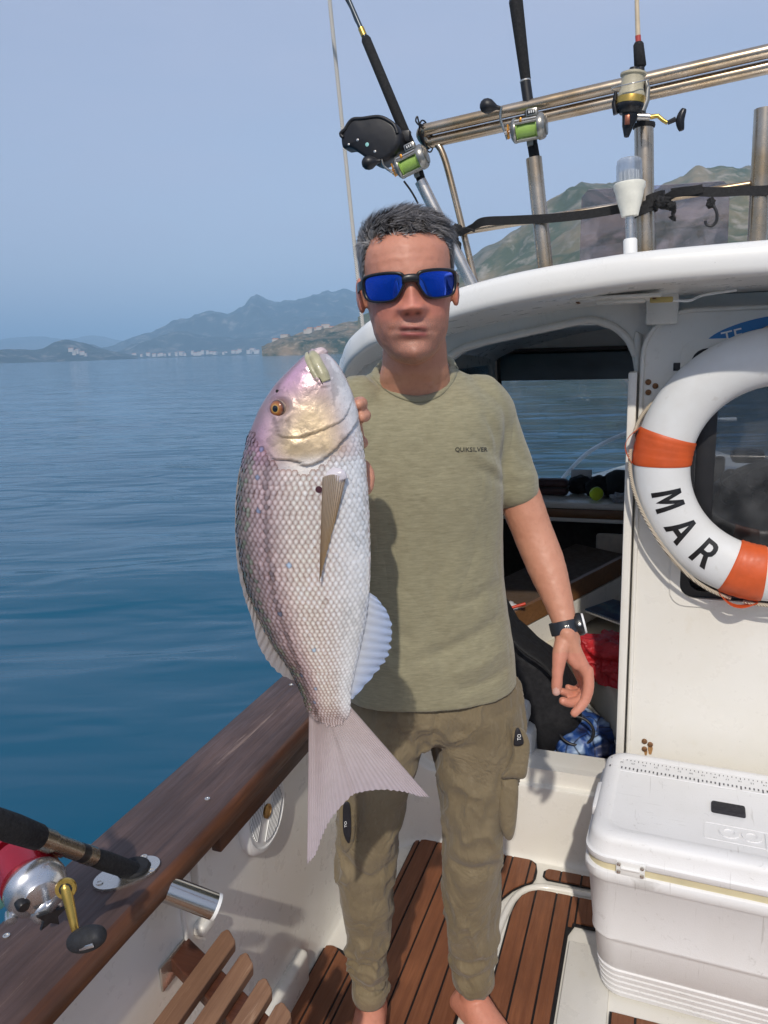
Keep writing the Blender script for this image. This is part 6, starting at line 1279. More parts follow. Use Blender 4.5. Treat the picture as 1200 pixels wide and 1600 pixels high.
# left hand hanging, seen from the thumb side
K = [(918, 1050, 1.342), (919, 1055, 1.362), (916, 1058, 1.382), (911, 1058, 1.400)]
for i, k in enumerate(K): parts.append(chain([(886, 990, 1.350+0.012*i, 0.0155), ((886*0.5+k[0]*0.5)-2, (990+k[1])/2, (1.350+0.012*i+k[2])/2, 0.0135), (k[0]-2, k[1], k[2], 0.0118)], 14, 16))
parts.append(chain([(918, 1048, 1.342, 0.0116), (920, 1068, 1.336, 0.0104), (916, 1090, 1.331, 0.0102), (908, 1103, 1.328, 0.0092), (897, 1115, 1.326, 0.0078)], 26, 16))
parts.append(chain([(919, 1054, 1.362, 0.0112), (917, 1076, 1.362, 0.0102), (908, 1092, 1.358, 0.0098), (893, 1098, 1.350, 0.0090), (879, 1095, 1.344, 0.0078)], 26, 16))
parts.append(chain([(916, 1058, 1.382, 0.0106), (914, 1074, 1.386, 0.0098), (904, 1084, 1.380, 0.0092), (890, 1084, 1.370, 0.0086), (877, 1080, 1.362, 0.0074)], 26, 16))
parts.append(chain([(911, 1058, 1.400, 0.0098), (908, 1072, 1.406, 0.0086), (898, 1078, 1.400, 0.0080), (888, 1074, 1.392, 0.0070)], 22, 16))
parts.append(chain([(881, 1000, 1.352, 0.0160), (876, 1018, 1.340, 0.0150), (873, 1036, 1.332, 0.0125), (871, 1056, 1.326, 0.0104), (870, 1070, 1.323, 0.0104), (869, 1081, 1.321, 0.0085)], 30, 16))
parts.append(chain([(884, 1004, 1.352, 0.0150), (892, 1026, 1.346, 0.0125), (902, 1038, 1.344, 0.0115)], 14, 16))
# right hand behind the fish, fingers round its belly edge
parts.append(chain([(530, 745, 1.112, 0.024), (537, 715, 1.105, 0.026), (541, 690, 1.102, 0.026), (544, 668, 1.100, 0.022)], 20, 20))
for q in ([(538, 652, 1.098, 0.011), (551, 636, 1.092, 0.0100), (562, 630, 1.074, 0.0094), (565, 631, 1.052, 0.0086), (560, 632, 1.036, 0.0074)], [(543, 668, 1.100, 0.011), (558, 654, 1.094, 0.0100), (568, 649, 1.076, 0.0094), (570, 650, 1.052, 0.0086), (565, 652, 1.038, 0.0074)], [(546, 692, 1.102, 0.011), (560, 690, 1.098, 0.0098), (566, 692, 1.084, 0.0088), (562, 693, 1.075, 0.0078)], [(544, 722, 1.106, 0.0115), (562, 726, 1.098, 0.0110), (573, 738, 1.080, 0.0105), (575, 756, 1.066, 0.0095), (572, 766, 1.060, 0.0080)], [(532, 700, 1.10, 0.014), (520, 672, 1.088, 0.0115), (512, 648, 1.082, 0.0100), (508, 632, 1.078, 0.0085)]):
    parts.append(chain(q, 24, 16))
# legs under the cloth and bare feet
for LEG in (LEG_L, LEG_R):
    parts.append(loftVF(rings_spline([bring(t[0], t[1], t[2], t[3], t[4], 2.2, 0.016) for t in LEG[:-1]]+[bring(LEG[-1][0]+2, LEG[-1][1], LEG[-1][2], LEG[-1][3], LEG[-1][4], 2.1, 0.018)], 50)))
def foot(ank, out_deg):
    c = np.array(ank); d = unit(-F0*math.cos(R(out_deg))+R0*math.sin(R(out_deg))); s = np.cross(UP, d)
    st = [(-0.062, 0.022, 0.018, 0.030), (-0.052, 0.030, 0.030, 0.036), (-0.025, 0.034, 0.045, 0.050), (0.01, 0.036, 0.050, 0.056), (0.05, 0.039, 0.041, 0.046), (0.09, 0.043, 0.032, 0.037), (0.13, 0.047, 0.025, 0.029), (0.16, 0.048, 0.019, 0.023), (0.178, 0.045, 0.014, 0.018), (0.186, 0.036, 0.010, 0.014)]
    rings = []
    for (t, w, h, zc) in st: rings.append(np.array([c[0], c[1], 0.011])+d*t+s*(w*np.cos(_ang))[:, None]+UP*(np.maximum(zc+h*np.sin(_ang)*1.0, 0.001))[:, None])
    parts.append(loftVF(rings_spline(rings, 40)))
    for k in range(5):
        o_ = (-0.034+0.017*k)*(1 if out_deg > 0 else -1); L = 0.188+0.030-0.010*k; r = 0.0125 if k == 0 else 0.0088
        a = np.array([c[0], c[1], 0.011+r+0.004])+d*0.150+s*-o_; b = np.array([c[0], c[1], 0.011+r])+d*L+s*-o_
        P = spline(np.array([a, (a+b)/2+UP*0.006, b]), 8); parts.append(tubeVF(np.concatenate([P, [b+d*r*0.7]]), [r, r, r, r, r, r, r*1.02, r*0.95, r*0.45], 14))
    top = c+UP*0.0
    parts.append(tubeVF(spline(np.array([[c[0], c[1], 0.05], [c[0], c[1], 0.09], list(top)]), 8), [0.036, 0.034, 0.032, 0.031, 0.031, 0.032, 0.034, 0.036], 28))
aL = legL[-4].mean(0); aR = legR[-4].mean(0)
foot(aL, 30); foot(aR, -8)
me = fuse(parts, 0.0026, 4, 0.45)
V, N = getV(me), getN(me); L = Hinv(V); x, y, z = L.T; ax_ = np.abs(x); fr = sstep(-0.02, -0.055, y)*(z > -0.01)*(z < 0.24)
V = V+N*(0.0005*fbm(V*90, 3))[:, None]; setV(me, V)
tz = (z-0.0470)+0.10*x
lips = np.clip(0.75*gauss(tz-0.0040, 0.0026)+gauss(tz+0.0055, 0.0034), 0, 1)*sstep(0.025, 0.015, ax_)*fr; mline = gauss(tz, 0.0021)*sstep(0.025, 0.016, ax_)*fr; nost = gauss(ax_-0.0082, 0.0030)*gauss(z-0.0712, 0.0018)*fr
stub = fr*sstep(0.070, 0.058, z)*sstep(0.070, 0.050, ax_)*(1-0.7*lips); stub = np.clip(stub, 0, 1)
az = np.abs(np.arctan2(x, -(y-0.005)))
HL = np.array([(0, 0.184), (0.45, 0.186), (0.80, 0.180), (1.0, 0.164), (1.15, 0.138), (1.35, 0.112), (1.55, 0.100), (1.75, 0.112), (2.0, 0.085), (2.4, 0.055), (3.2, 0.045)])
hl = np.interp(az, HL[:, 0], HL[:, 1]); inhead = (z > 0.03)*(z < 0.24)*(ax_ < 0.085)*(y < 0.13)*(y > -0.11)
earm = (ax_ > 0.0745)*(z < 0.15)
scal = sstep(-0.003, 0.016, z-hl)*inhead*(1-earm)
ruddy = np.clip(gauss(ax_-0.040, 0.018)*gauss(z-0.088, 0.018)+1.2*gauss(x, 0.014)*gauss(z-0.082, 0.014)+0.35*fr+0.9*earm*inhead, 0, 1)
Q = px_of(V); hand = ((Q[:, 0] > 855)*(Q[:, 1] > 1020)*(V @ F0 > 1.25)) | ((Q[:, 1] > 1545)); ruddy = np.clip(ruddy+0.55*hand, 0, 1)
brow = gauss(ax_-0.034, 0.014)*gauss(z-0.1345, 0.0035)*fr
setcol(me, 'zones', np.stack([lips, np.clip(stub*0.80+brow*0.6, 0, 1), scal], 1)); setcol(me, 'tone', np.stack([ruddy, np.clip(mline+nost, 0, 1), fr], 1))
# nails
nail = np.zeros(len(V))
for (px_, py_, yc_, r_) in ((868.5, 1083, 1.312, 6.5),): nail = np.maximum(nail, (np.hypot(Q[:, 0]-px_, (Q[:, 1]-py_)*0.8) < r_)*(N @ -F0 > 0.5)*(V @ F0 < 1.33))
me.color_attributes.new('nail', 'FLOAT_COLOR', 'POINT').data.foreach_set('color', np.repeat(nail[:, None], 4, 1).astype(np.float32).ravel())
g = NT('skin'); vv = g.coord(); n1 = g.noise(vv, 14, 4, 0.6); n2 = g.noise(vv, 130, 4, 0.6); n3 = g.noise(vv, 900, 2, 0.5)
zo = g.n('SeparateColor', Color=g.attr('zones')); to = g.n('SeparateColor', Color=g.attr('tone'))
c = g.mix(g.rng(n1, 0.3, 0.7, 0, 1), (0.53, 0.238, 0.148), (0.62, 0.302, 0.198)); c = g.mix(g.math('MULTIPLY', to.outputs[0], 0.75), c, (0.62, 0.215, 0.155))
c = g.mix(g.rng(n2, 0.52, 0.8, 0, 0.35), c, (0.40, 0.165, 0.105))
c = g.mix(zo.outputs[0], c, (0.40, 0.105, 0.095)); c = g.mix(g.math('MULTIPLY', zo.outputs[1], g.rng(n3, 0.35, 0.65, 0.1, 0.75)), c, (0.11, 0.085, 0.075)); c = g.mix(zo.outputs[2], c, (0.055, 0.047, 0.045))
c = g.mix(g.math('MULTIPLY', to.outputs[1], 0.9), c, (0.06, 0.020, 0.018)); c = g.mix(g.n('SeparateColor', Color=g.attr('nail')).outputs[0], c, (0.66, 0.40, 0.33))
g.bsdf(Base_Color=c, Roughness=g.rng(n2, 0.3, 0.7, 0.42, 0.60), Specular_IOR_Level=0.5, Subsurface_Weight=0.12, Subsurface_Radius=(0.010, 0.004, 0.002), Subsurface_Scale=0.5, Normal=g.bump(n3, 0.20, 0.0010, g.bump(n2, 0.22, 0.0015)))
me.shade_smooth(); me.materials.append(g.m); me.name = 'body'
body = bpy.data.objects.new('body', me); COL.objects.link(body); adopt(body, man)

# ---------------------------------------------------------------- short grey hair
def build_hair():
    rs = np.random.RandomState(5)
    P = HV; n_ = len(P)
    nn = np.zeros_like(P); G = P.reshape(hz, hn, 3); du = np.roll(G, -1, 1)-np.roll(G, 1, 1); dv = np.gradient(G, axis=0); nn = np.cross(du, dv).reshape(-1, 3); nn /= np.linalg.norm(nn, axis=1)[:, None]+1e-9
    s_ = np.sign((nn*(P-np.array([0, 0.01, 0.12]))).sum(1)); nn *= s_[:, None]
    az_ = np.abs(np.arctan2(P[:, 0], -(P[:, 1]-0.005))); hl_ = np.interp(az_, HL[:, 0], HL[:, 1])+0.0045*vnoise(P*130)
    ok = (P[:, 2] > hl_)
    area = np.linalg.norm(np.cross(du, dv), axis=2).ravel()*ok; area = area*(0.25+0.75*sstep(0.0, 0.012, P[:, 2]-hl_)); pr = area/area.sum()
    k = 19000; idx = rs.choice(n_, k, p=pr); root = P[idx]+rs.normal(0, 0.0009, (k, 3)); nr = nn[idx]; hh = hl_[idx]
    top = sstep(0.168, 0.205, root[:, 2]); edge = sstep(0.0, 0.02, root[:, 2]-hh)
    Ln = (0.006+0.007*edge)*(1-top)+top*(0.020+0.012*rs.rand(k))*(0.7+0.3*edge)
    flow = np.stack([0.85+0*top, -0.30+0.9*sstep(-0.05, 0.05, root[:, 1]), 0.10+0*top], 1)*top[:, None]+np.stack([0*top, 0.55+0*top, -0.75+0*top], 1)*(1-top)[:, None]
    cl = np.stack([vnoise(root*95), vnoise(root*95+31), vnoise(root*95+67)], 1); flow = flow+0.75*cl+rs.normal(0, 0.16, (k, 3))
    flow -= nr*(flow*nr).sum(1)[:, None]; flow /= np.linalg.norm(flow, axis=1)[:, None]+1e-9
    lift = (0.35*(1-top)+top*0.75)[:, None]
    mid = root+(nr*lift*0.62+flow*0.42)*Ln[:, None]; tip = root+(nr*lift*0.72+flow*0.98)*Ln[:, None]
    q1 = root+(nr*lift*0.38+flow*0.16)*Ln[:, None]
    w = np.cross(flow, nr); wd = 0.00055+0.00025*rs.rand(k)
    V = np.stack([root-w*wd[:, None], root+w*wd[:, None], q1-w*wd[:, None], q1+w*wd[:, None], mid-w*wd[:, None]*0.8, mid+w*wd[:, None]*0.8, tip], 1)
    W_ = H(V.reshape(-1, 3)); F_ = []
    for i in range(k): b = i*7; F_ += [(b, b+1, b+3, b+2), (b+2, b+3, b+5, b+4), (b+4, b+5, b+6)]
    m_ = bpy.data.meshes.new('hair'); m_.from_pydata(W_.tolist(), [], F_); m_.update()
    gr = np.clip(0.30+0.42*(1-top)+0.25*rs.normal(0, 1, k)+0.22*cl[:, 0], 0, 1)
    base = np.array([0.045, 0.036, 0.032])[None]*(1-gr)[:, None]+np.array([0.36, 0.345, 0.34])[None]*gr[:, None]; setcol(m_, 'strand', np.repeat(base, 7, 0))
    g = NT('hair_strands'); g.bsdf(Base_Color=g.attr('strand'), Roughness=0.42, Specular_IOR_Level=0.5); m_.materials.append(g.m); m_.shade_smooth()
    o = bpy.data.objects.new('hair', m_); COL.objects.link(o); adopt(o, man); o['kind'] = 'stuff'; tag(o, 'short side-swept dark and grey hair')
build_hair()

# ---------------------------------------------------------------- sunglasses
def sunglasses():
    t = thing('sunglasses', 'black wraparound sunglasses with blue mirrored lenses on the man\'s face', 'sunglasses', H(np.array([[0, -0.095, 0.112]]))[0])
    def S(p, off=0.0):
        p = np.asarray(p, float); X, Z = p[:, 0], p[:, 1]; yy = -0.0945+7.2*X*X+18*np.abs(X)**3*2.0+0.28*(0.112-Z)
        nx = 14.4*X+108*np.abs(X)*X; l = np.sqrt(1+nx*nx); return H(np.stack([X+off*(-nx)/l*-1, yy-off/l, Z], 1))
    mF = simple('black_frame', (0.010, 0.010, 0.011), 0.35, 0, 0.15, 60); g = NT('blue_mirror'); v = g.coord('Object', (1, 1, 1)); lw = g.n('LayerWeight', Blend=0.35).outputs['Facing']
    g.bsdf(Base_Color=g.mix(lw, (0.015, 0.13, 0.88), (0.05, 0.08, 0.70)), Metallic=0.92, Roughness=0.06, Coat_Weight=0.6, Coat_Roughness=0.02); mL = g.m
    fr_ = []
    for s in (-1, 1):
        base = [(0.0095, 0.1185), (0.014, 0.1265), (0.026, 0.1290), (0.044, 0.1300), (0.060, 0.1295), (0.0670, 0.1265), (0.0680, 0.117), (0.0665, 0.106), (0.0610, 0.0970), (0.048, 0.0935), (0.033, 0.0925), (0.0225, 0.0955), (0.0150, 0.105)]
        C_ = spline(np.array([(s*a, b, 0) for a, b in base]), 56, True)[:, :2]; c0 = C_.mean(0)
        V, Fc = loftVF([S(c0+(C_-c0)*k, 0.0012+0.0015*(1-k*k)) for k in (1.0, 0.85, 0.65, 0.45, 0.25, 0.1)], True, False); b_ = len(V); V = list(V)+[S(np.array([c0]), 0.0027)[0]]; Fc = Fc+[(b_, 5*56+j, 5*56+(j+1) % 56) for j in range(56)]
        mob('lens', V, Fc, mL, t)
        def rim(k0, grow, off): return S(c0+(C_-c0)*k0+np.stack([(C_-c0)[:, 0]*0, np.maximum(0, (C_-c0)[:, 1])*grow], 1), off)
        rr_ = [rim(0.965, 0, -0.001), rim(0.965, 0, 0.0030), rim(1.00, 0.02, 0.0040), rim(1.07, 0.10, 0.0036), rim(1.10, 0.14, 0.0010), rim(1.09, 0.12, -0.0020), rim(0.965, 0, -0.001)]
        V, Fc = loftVF(rr_, True, False); mob('rim', V, Fc, mF, t)
        hinge = S(np.array([[s*0.0685, 0.1215]]), 0.0)[0]; e1 = H(np.array([[s*0.0765, -0.030, 0.1195]]))[0]; e2 = H(np.array([[s*0.0795, 0.012, 0.1185]]))[0]; e3 = H(np.array([[s*0.080, 0.035, 0.112]]))[0]
        P = spline(np.array([hinge, e1, e2, e3]), 24); V, Fc = loftVF([[p+HZ_*a+HX_*s*b for a, b in ((0.0070, 0.002), (0.0070, -0.001), (-0.0060, -0.001), (-0.0060, 0.002))] for p in P]); sharp(mob('temple', V, Fc, mF, t), 40)
    br = [S(np.array([[q, 0.1200+0.0015*(1-(q/0.012)**2)]]), 0.002)[0] for q in np.linspace(-0.0125, 0.0125, 9)]
    V, Fc = loftVF([[p+HZ_*(0.0065*math.cos(a))+HY_*(0.0035*math.sin(a)) for a in np.linspace(0, 2*math.pi, 14, endpoint=False)] for p in br]); mob('bridge', V, Fc, mF, t)
sunglasses()
# ---------------------------------------------------------------- wrist watch
def watch():
    a, b = PM(878, 960, 1.378), PM(886, 992, 1.364); ax = unit(b-a); c = PM(882.5, 980, 1.371)
    t = thing('wrist_watch', 'dark sports watch with pale dial on the man\'s hanging wrist', 'watch', c)
    lathe('band', [(0.0225, -0.0125), (0.0262, -0.0125), (0.0278, -0.0115), (0.0282, 0), (0.0278, 0.0115), (0.0262, 0.0125), (0.0225, 0.0125)], c, ax, simple('dark_resin', (0.020, 0.024, 0.032), 0.38, 0, 0.2, 60), t, 40)
    d = unit(R0*0.95+F0*-0.22+UP*0.05); d = unit(d-ax*(d @ ax)); q = c+d*0.0245
    cs = lathe('case', [(0.0001, -0.004), (0.0205, -0.004), (0.0215, 0.0), (0.0215, 0.006), (0.0195, 0.010), (0.0001, 0.010)], q, d, mBlack, t, 36)
    lathe('dial_ring', [(0.0150, 0.010), (0.0195, 0.0098), (0.0185, 0.0135), (0.0150, 0.0135)], q, d, mWhitePl, cs, 36); lathe('dial', [(0.0001, 0.0105), (0.0165, 0.0105), (0.0165, 0.0115), (0.0001, 0.0118)], q, d, simple('dial_grey', (0.35, 0.36, 0.36), 0.2), cs, 30)
    side = np.cross(ax, d)
    for k in (-1, 1): lathe('button', [(0.0001, 0), (0.003, 0), (0.003, 0.004), (0.0001, 0.0045)], q+side*0.020*k+d*0.003, side*k, mChrome, cs, 12)
    f = unit(-F0-ax*(-F0 @ ax)); s2 = np.cross(ax, f)
    for k in range(3): rbox('band_slot', c+f*0.0278+s2*(0.003*(k-1)), (0.0014, 0.0012, 0.007), mChrome, t, 0.0003, Matrix([Vector(s2), Vector(f), Vector(ax)]).transposed())
watch()
# ================================================================ the fish
FY = 1.03
fish = thing('fish', 'large silver pink sea bream held up by its head', 'fish', PM(480, 1352, FY))
_dl = np.array([(545, 489), (548, 484), (556, 474), (570, 459), (585, 444), (600, 430), (620, 416), (640, 404), (680, 388), (730, 377), (780, 371), (830, 370), (880, 376), (930, 390), (960, 402), (1010, 427), (1045, 453), (1080, 470), (1110, 481), (1130, 488), (1150, 487)], float)
_dr = np.array([(545, 497), (548, 505), (556, 517), (570, 529), (585, 538), (600, 545), (620, 553), (640, 559), (680, 565), (730, 571), (780, 575), (830, 577), (880, 578), (930, 576), (960, 573), (1010, 563), (1045, 555), (1080, 548), (1110, 547), (1130, 551), (1150, 558)], float)
_dt = np.array([(545, 0.004), (556, 0.013), (570, 0.020), (600, 0.029), (640, 0.036), (690, 0.041), (760, 0.0435), (850, 0.042), (930, 0.036), (1010, 0.025), (1060, 0.017), (1098, 0.0100), (1110, 0.0062), (1120, 0.0030), (1128, 0.0006), (1150, 0.0003)], float)
def fe(py): return np.interp(py, _dl[:, 0], _dl[:, 1]), np.interp(py, _dr[:, 0], _dr[:, 1]), np.interp(py, _dt[:, 0], _dt[:, 1])
_smx = lambda A: np.convolve(np.pad(A, 6, 'edge'), np.hanning(15)[1:-1]/np.hanning(15)[1:-1].sum(), 'valid')
FR, FS = 330, 150
_py = np.linspace(545, 1150, FR); _l, _rr, _tt = fe(_py); _l, _rr, _tt = _smx(_l), _smx(_rr), _smx(_tt)
_fa = np.linspace(0, 2*math.pi, FS, endpoint=False)
def fsurf(py, a):
    """point of the flank: a=pi dorsal (left), a=0 belly, a=pi/2 towards the camera"""
    l, r_, t = np.interp(py, _py, _l), np.interp(py, _py, _rr), np.interp(py, _py, _tt)
    c, s = np.cos(a), np.sin(a); q = np.sign(c)*np.abs(c)**0.92
    x = (l+r_)/2+(r_-l)/2*q; P = np.array([PM(xx, yy, FY) for xx, yy in zip(np.atleast_1d(x), np.atleast_1d(py))])
    w = np.sign(s)*np.abs(s)**(1.15-0.10*c); return P-F0*(t*w)[:, None]
rings = np.array([fsurf(np.full(FS, p), _fa) for p in _py])
V = rings.reshape(-1, 3); C = rings.mean(1); _n = V-np.repeat(C, FS, 0); Nf = np.zeros_like(V)
du = np.roll(rings, -1, 1)-np.roll(rings, 1, 1); dv = np.gradient(rings, axis=0); nn = np.cross(du, dv).reshape(-1, 3); nn /= np.linalg.norm(nn, axis=1)[:, None]+1e-12; nn *= np.sign((nn*_n).sum(1))[:, None]
Q = px_of(V); qx, qy = Q.T; side = (nn @ -F0)
D = np.zeros(len(V))
def stepline(L, amp, w):                                     # plate edge: raised on the head side, drops behind it
    global D
    P = spline(np.array([list(p)+[0] for p in L], float), 50)[:, :2]; d, t = polydist(Q, P)
    i = np.clip((t*49).astype(int), 0, 48); tan = P[i+1]-P[i]; rel = Q-P[i]; sgn = np.sign(tan[:, 0]*rel[:, 1]-tan[:, 1]*rel[:, 0]); e = np.sin(np.clip(t, 0.01, 0.99)*math.pi)**0.4
    D += amp*np.where(sgn < 0, np.exp(-d/w), -0.45*np.exp(-d/(w*0.35)))*e
OPER = [(419, 705), (430, 717), (450, 718), (463, 721), (477, 727), (495, 722), (515, 708), (535, 688), (556, 660), (564, 630)]
PREO = [(430, 655), (437, 680), (460, 684), (485, 678), (510, 668), (535, 655), (548, 630)]
stepline(OPER, 0.0042, 26); stepline(PREO, 0.0026, 14)
stepline([(478, 560), (492, 590), (503, 604), (515, 603)], 0.0020, 9)
d, _t2 = polydist(Q, [(419, 720), (416, 760), (418, 850), (428, 930), (445, 985), (462, 1030), (480, 1080), (500, 1130)]); D -= 0.0007*gauss(d, 1.8)
d = np.hypot(qx-439, qy-636); D -= 0.0035*gauss(d, 13); D += 0.0022*gauss(d-17, 4)
D += 0.0008*fbm(V*60, 3)*sstep(720, 690, qy)
V = V+nn*(D*np.clip(np.abs(side)*1.6, 0, 1))[:, None]
# colours of the skin
def fish_color(qx, qy, P):
    l, r_ = np.interp(qy, _py, _l), np.interp(qy, _py, _rr); u = np.clip((qx-l)/(r_-l+1e-6), 0, 1)
    n = fbm(P*45, 4)*0.5+0.5; n2 = fbm(P*16+5, 3)*0.5+0.5
    back = np.array([0.22, 0.18, 0.16]); lil = np.array([0.58, 0.45, 0.47]); sil = np.array([0.95, 0.88, 0.81]); wht = np.array([0.95, 0.95, 0.94])
    c = back*(1-sstep(0.0, 0.20, u))[:, None]+lil*sstep(0.0, 0.20, u)[:, None]
    c = c*(1-sstep(0.18, 0.48, u))[:, None]+sil*sstep(0.18, 0.48, u)[:, None]; c = c*(1-sstep(0.5, 0.86, u))[:, None]+wht*sstep(0.5, 0.86, u)[:, None]
    hd = sstep(735, 705, qy+0.10*(qx-470)); pur = np.array([0.58, 0.33, 0.52]); gol = np.array([0.80, 0.60, 0.36]); whi = np.array([0.84, 0.82, 0.82])
    wg = np.clip(gauss(qx-487, 34)*gauss(qy-655, 34)+gauss(qx-478, 34)*gauss(qy-700, 18)*1.1, 0, 1); wp = np.clip(gauss(qx-455, 34)*gauss(qy-595, 36)+0.9*gauss(qx-400, 24)*gauss(qy-690, 40), 0, 1)
    h = lil*0.95*np.ones((len(qx), 3)); h = h*(1-wp)[:, None]+pur*wp[:, None]; h = h*(1-wg)[:, None]+gol*wg[:, None]
    wl = sstep(505, 545, qx+0.35*(qy-620)*(-1)); h = h*(1-wl)[:, None]+whi*wl[:, None]
    dk = sstep(0.16, 0.02, u)*0.75; h = h*(1-dk)[:, None]+np.array([0.20, 0.13, 0.13])*dk[:, None]
    mot = (n > 0.62)*0.30*sstep(0.65, 0.3, np.abs(u-0.45)); h = h*(1-mot)[:, None]
    c = c*(1-hd)[:, None]+h*hd[:, None]
    tl = sstep(1096, 1126, qy)*0.9; c = c*(1-tl)[:, None]+np.array([0.62, 0.53, 0.53])*tl[:, None]
    return np.clip(c*(0.90+0.22*(n2-0.5))[:, None], 0, 1)
_, Fc = loftVF(list(rings)); Vb = np.concatenate([V, [V[:FS].mean(0)], [V[-FS:].mean(0)]])
bm_ = mob('body', Vb, Fc, None, fish); Qb = px_of(Vb); setcol(bm_.data, 'skin', fish_color(Qb[:, 0], Qb[:, 1], Vb))
g = NT('fish_skin'); v = g.coord(); n = g.noise(v, 260, 4, 0.6); n2 = g.noise(v, 60, 3)
c = g.mix(g.rng(n, 0.55, 0.75, 0, 0.35), g.attr('skin'), (0.30, 0.20, 0.19))
g.bsdf(Base_Color=c, Metallic=0.22, Roughness=g.rng(n2, 0.3, 0.7, 0.22, 0.40), Coat_Weight=0.55, Coat_Roughness=0.10, Specular_IOR_Level=0.6, Normal=g.bump(n, 0.30, 0.0015)); bm_.data.materials.append(g.m)
# scales: overlapping raised plates in staggered rows
def scales():
    rs = np.random.RandomState(9); cen, el, ew, en, sz = [], [], [], [], []
    row = 0; py = 640.0
    while py < 1136:
        l, r_, t = np.interp(py, _py, _l), np.interp(py, _py, _rr), np.interp(py, _py, _tt)
        sp = np.interp(py, [640, 760, 900, 1000, 1105, 1136], [7.6, 9.2, 9.0, 7.4, 5.4, 3.6])
        A = np.linspace(0, 2*math.pi, 720, endpoint=False); P = fsurf(np.full(720, py), A); seg = np.linalg.norm(np.roll(P, -1, 0)-P, axis=1); s = np.concatenate([[0], np.cumsum(seg)]); L = s[-1]; m = max(8, int(L/(sp*0.00088)))
        tgt = (np.arange(m)+(0.5 if row % 2 else 0))/m*L; aa = np.interp(tgt, s, np.append(A, 2*math.pi)); p0 = fsurf(np.full(m, py), aa); p1 = fsurf(np.full(m, py+3), aa); pa = fsurf(np.full(m, py), aa+0.02)
        a_l = p1-p0; a_l /= np.linalg.norm(a_l, axis=1)[:, None]; a_w = pa-p0; a_w /= np.linalg.norm(a_w, axis=1)[:, None]; nm = np.cross(a_l, a_w); cpt = np.array([PM((l+r_)/2, py, FY)]); nm *= np.sign((nm*(p0-cpt)).sum(1))[:, None]
        x = px_of(p0)[:, 0]; lim = 712+np.interp(x, [370, 400, 420, 432, 450, 480, 510, 540, 575], [-64, -30, -2, 12, 14, 22, 6, -18, -52])
        uu = np.abs((x-(l+r_)/2)/((r_-l)/2)); keep = (py > lim) & (py < 1134-26*uu**2+rs.uniform(-2.5, 2.5, m)); front = (nm @ -F0) > -2
        k = keep & front; cen.append(p0[k]); el.append(a_l[k]); ew.append(a_w[k]); en.append(nm[k]); sz.append(np.full(k.sum(), sp*0.00088)); py += sp*0.80; row += 1
    cen, el, ew, en, sz = [np.concatenate(q) for q in (cen, el, ew, en, sz)]; k = len(cen)
    el = el+rs.normal(0, 0.05, (k, 3)); tilt = rs.normal(0, 0.22, k); lift = 0.0024*sstep(1100, 1124, px_of(cen)[:, 1])
    shp = [(-0.52, -0.30, 0.00), (-0.10, -0.56, 0.05), (0.32, -0.46, 0.10), (0.62, -0.20, 0.13), (0.68, 0.0, 0.13), (0.62, 0.20, 0.13), (0.32, 0.46, 0.10), (-0.10, 0.56, 0.05), (-0.52, 0.30, 0.00), (0.12, 0.0, 0.23)]
    V = np.stack([cen+el*(a*sz*1.12)[:, None]+ew*(b*sz*1.06)[:, None]+en*((h*0.80)*sz+0.0002+lift+tilt*b*sz*0.35)[:, None] for a, b, h in shp], 1)
    W_ = V.reshape(-1, 3); Fc = []
    for i in range(k):
        b = i*10
        for j in range(9): Fc.append((b+j, b+(j+1) % 9, b+9))
    q = px_of(cen); c = fish_color(q[:, 0], q[:, 1], cen)*(1+0.07*rs.normal(0, 1, k))[:, None]
    u = np.clip((q[:, 0]-np.interp(q[:, 1], _py, _l))/(np.interp(q[:, 1], _py, _rr)-np.interp(q[:, 1], _py, _l)), 0, 1)
    dl_, _t = polydist(q, [(419, 716), (416, 760), (418, 850), (428, 930), (445, 985), (462, 1030), (480, 1080), (500, 1125)]); c = c*(1-0.55*gauss(dl_, 2.6))[:, None]
    blue = (rs.rand(k) < 0.014)*(u < 0.5); c[blue] = c[blue]*np.array([0.55, 0.8, 1.1]); grn = (rs.rand(k) < 0.30)*(u < 0.10); c[grn] = c[grn]*np.array([0.75, 1.0, 0.8])
    edge = np.array([0.36, 0.22, 0.17])[None]*(1-sstep(0.62, 0.95, u))[:, None]+np.array([0.74, 0.72, 0.73])[None]*sstep(0.62, 0.95, u)[:, None]
    Cc = np.zeros((k, 10, 3))
    for j, (a, b, h) in enumerate(shp):
        f = {0: 1.0, 1: 0.9, 2: 0.72, 3: 0.45, 4: 0.35, 5: 0.45, 6: 0.72, 7: 0.9, 8: 1.0, 9: 0.0}[j]; Cc[:, j] = c*(1.25 if j == 9 else 1.0)*(1-f)+(c*edge*1.1)*f
    o = mob('scales', W_, Fc, None, fish); o['kind'] = 'stuff'; setcol(o.data, 'skin', np.clip(Cc.reshape(-1, 3), 0, 1))
    g = NT('fish_scale'); g.bsdf(Base_Color=g.attr('skin'), Metallic=0.15, Roughness=0.18, Specular_IOR_Level=0.9, Coat_Weight=0.6, Coat_Roughness=0.08); o.data.materials.append(g.m)
scales()
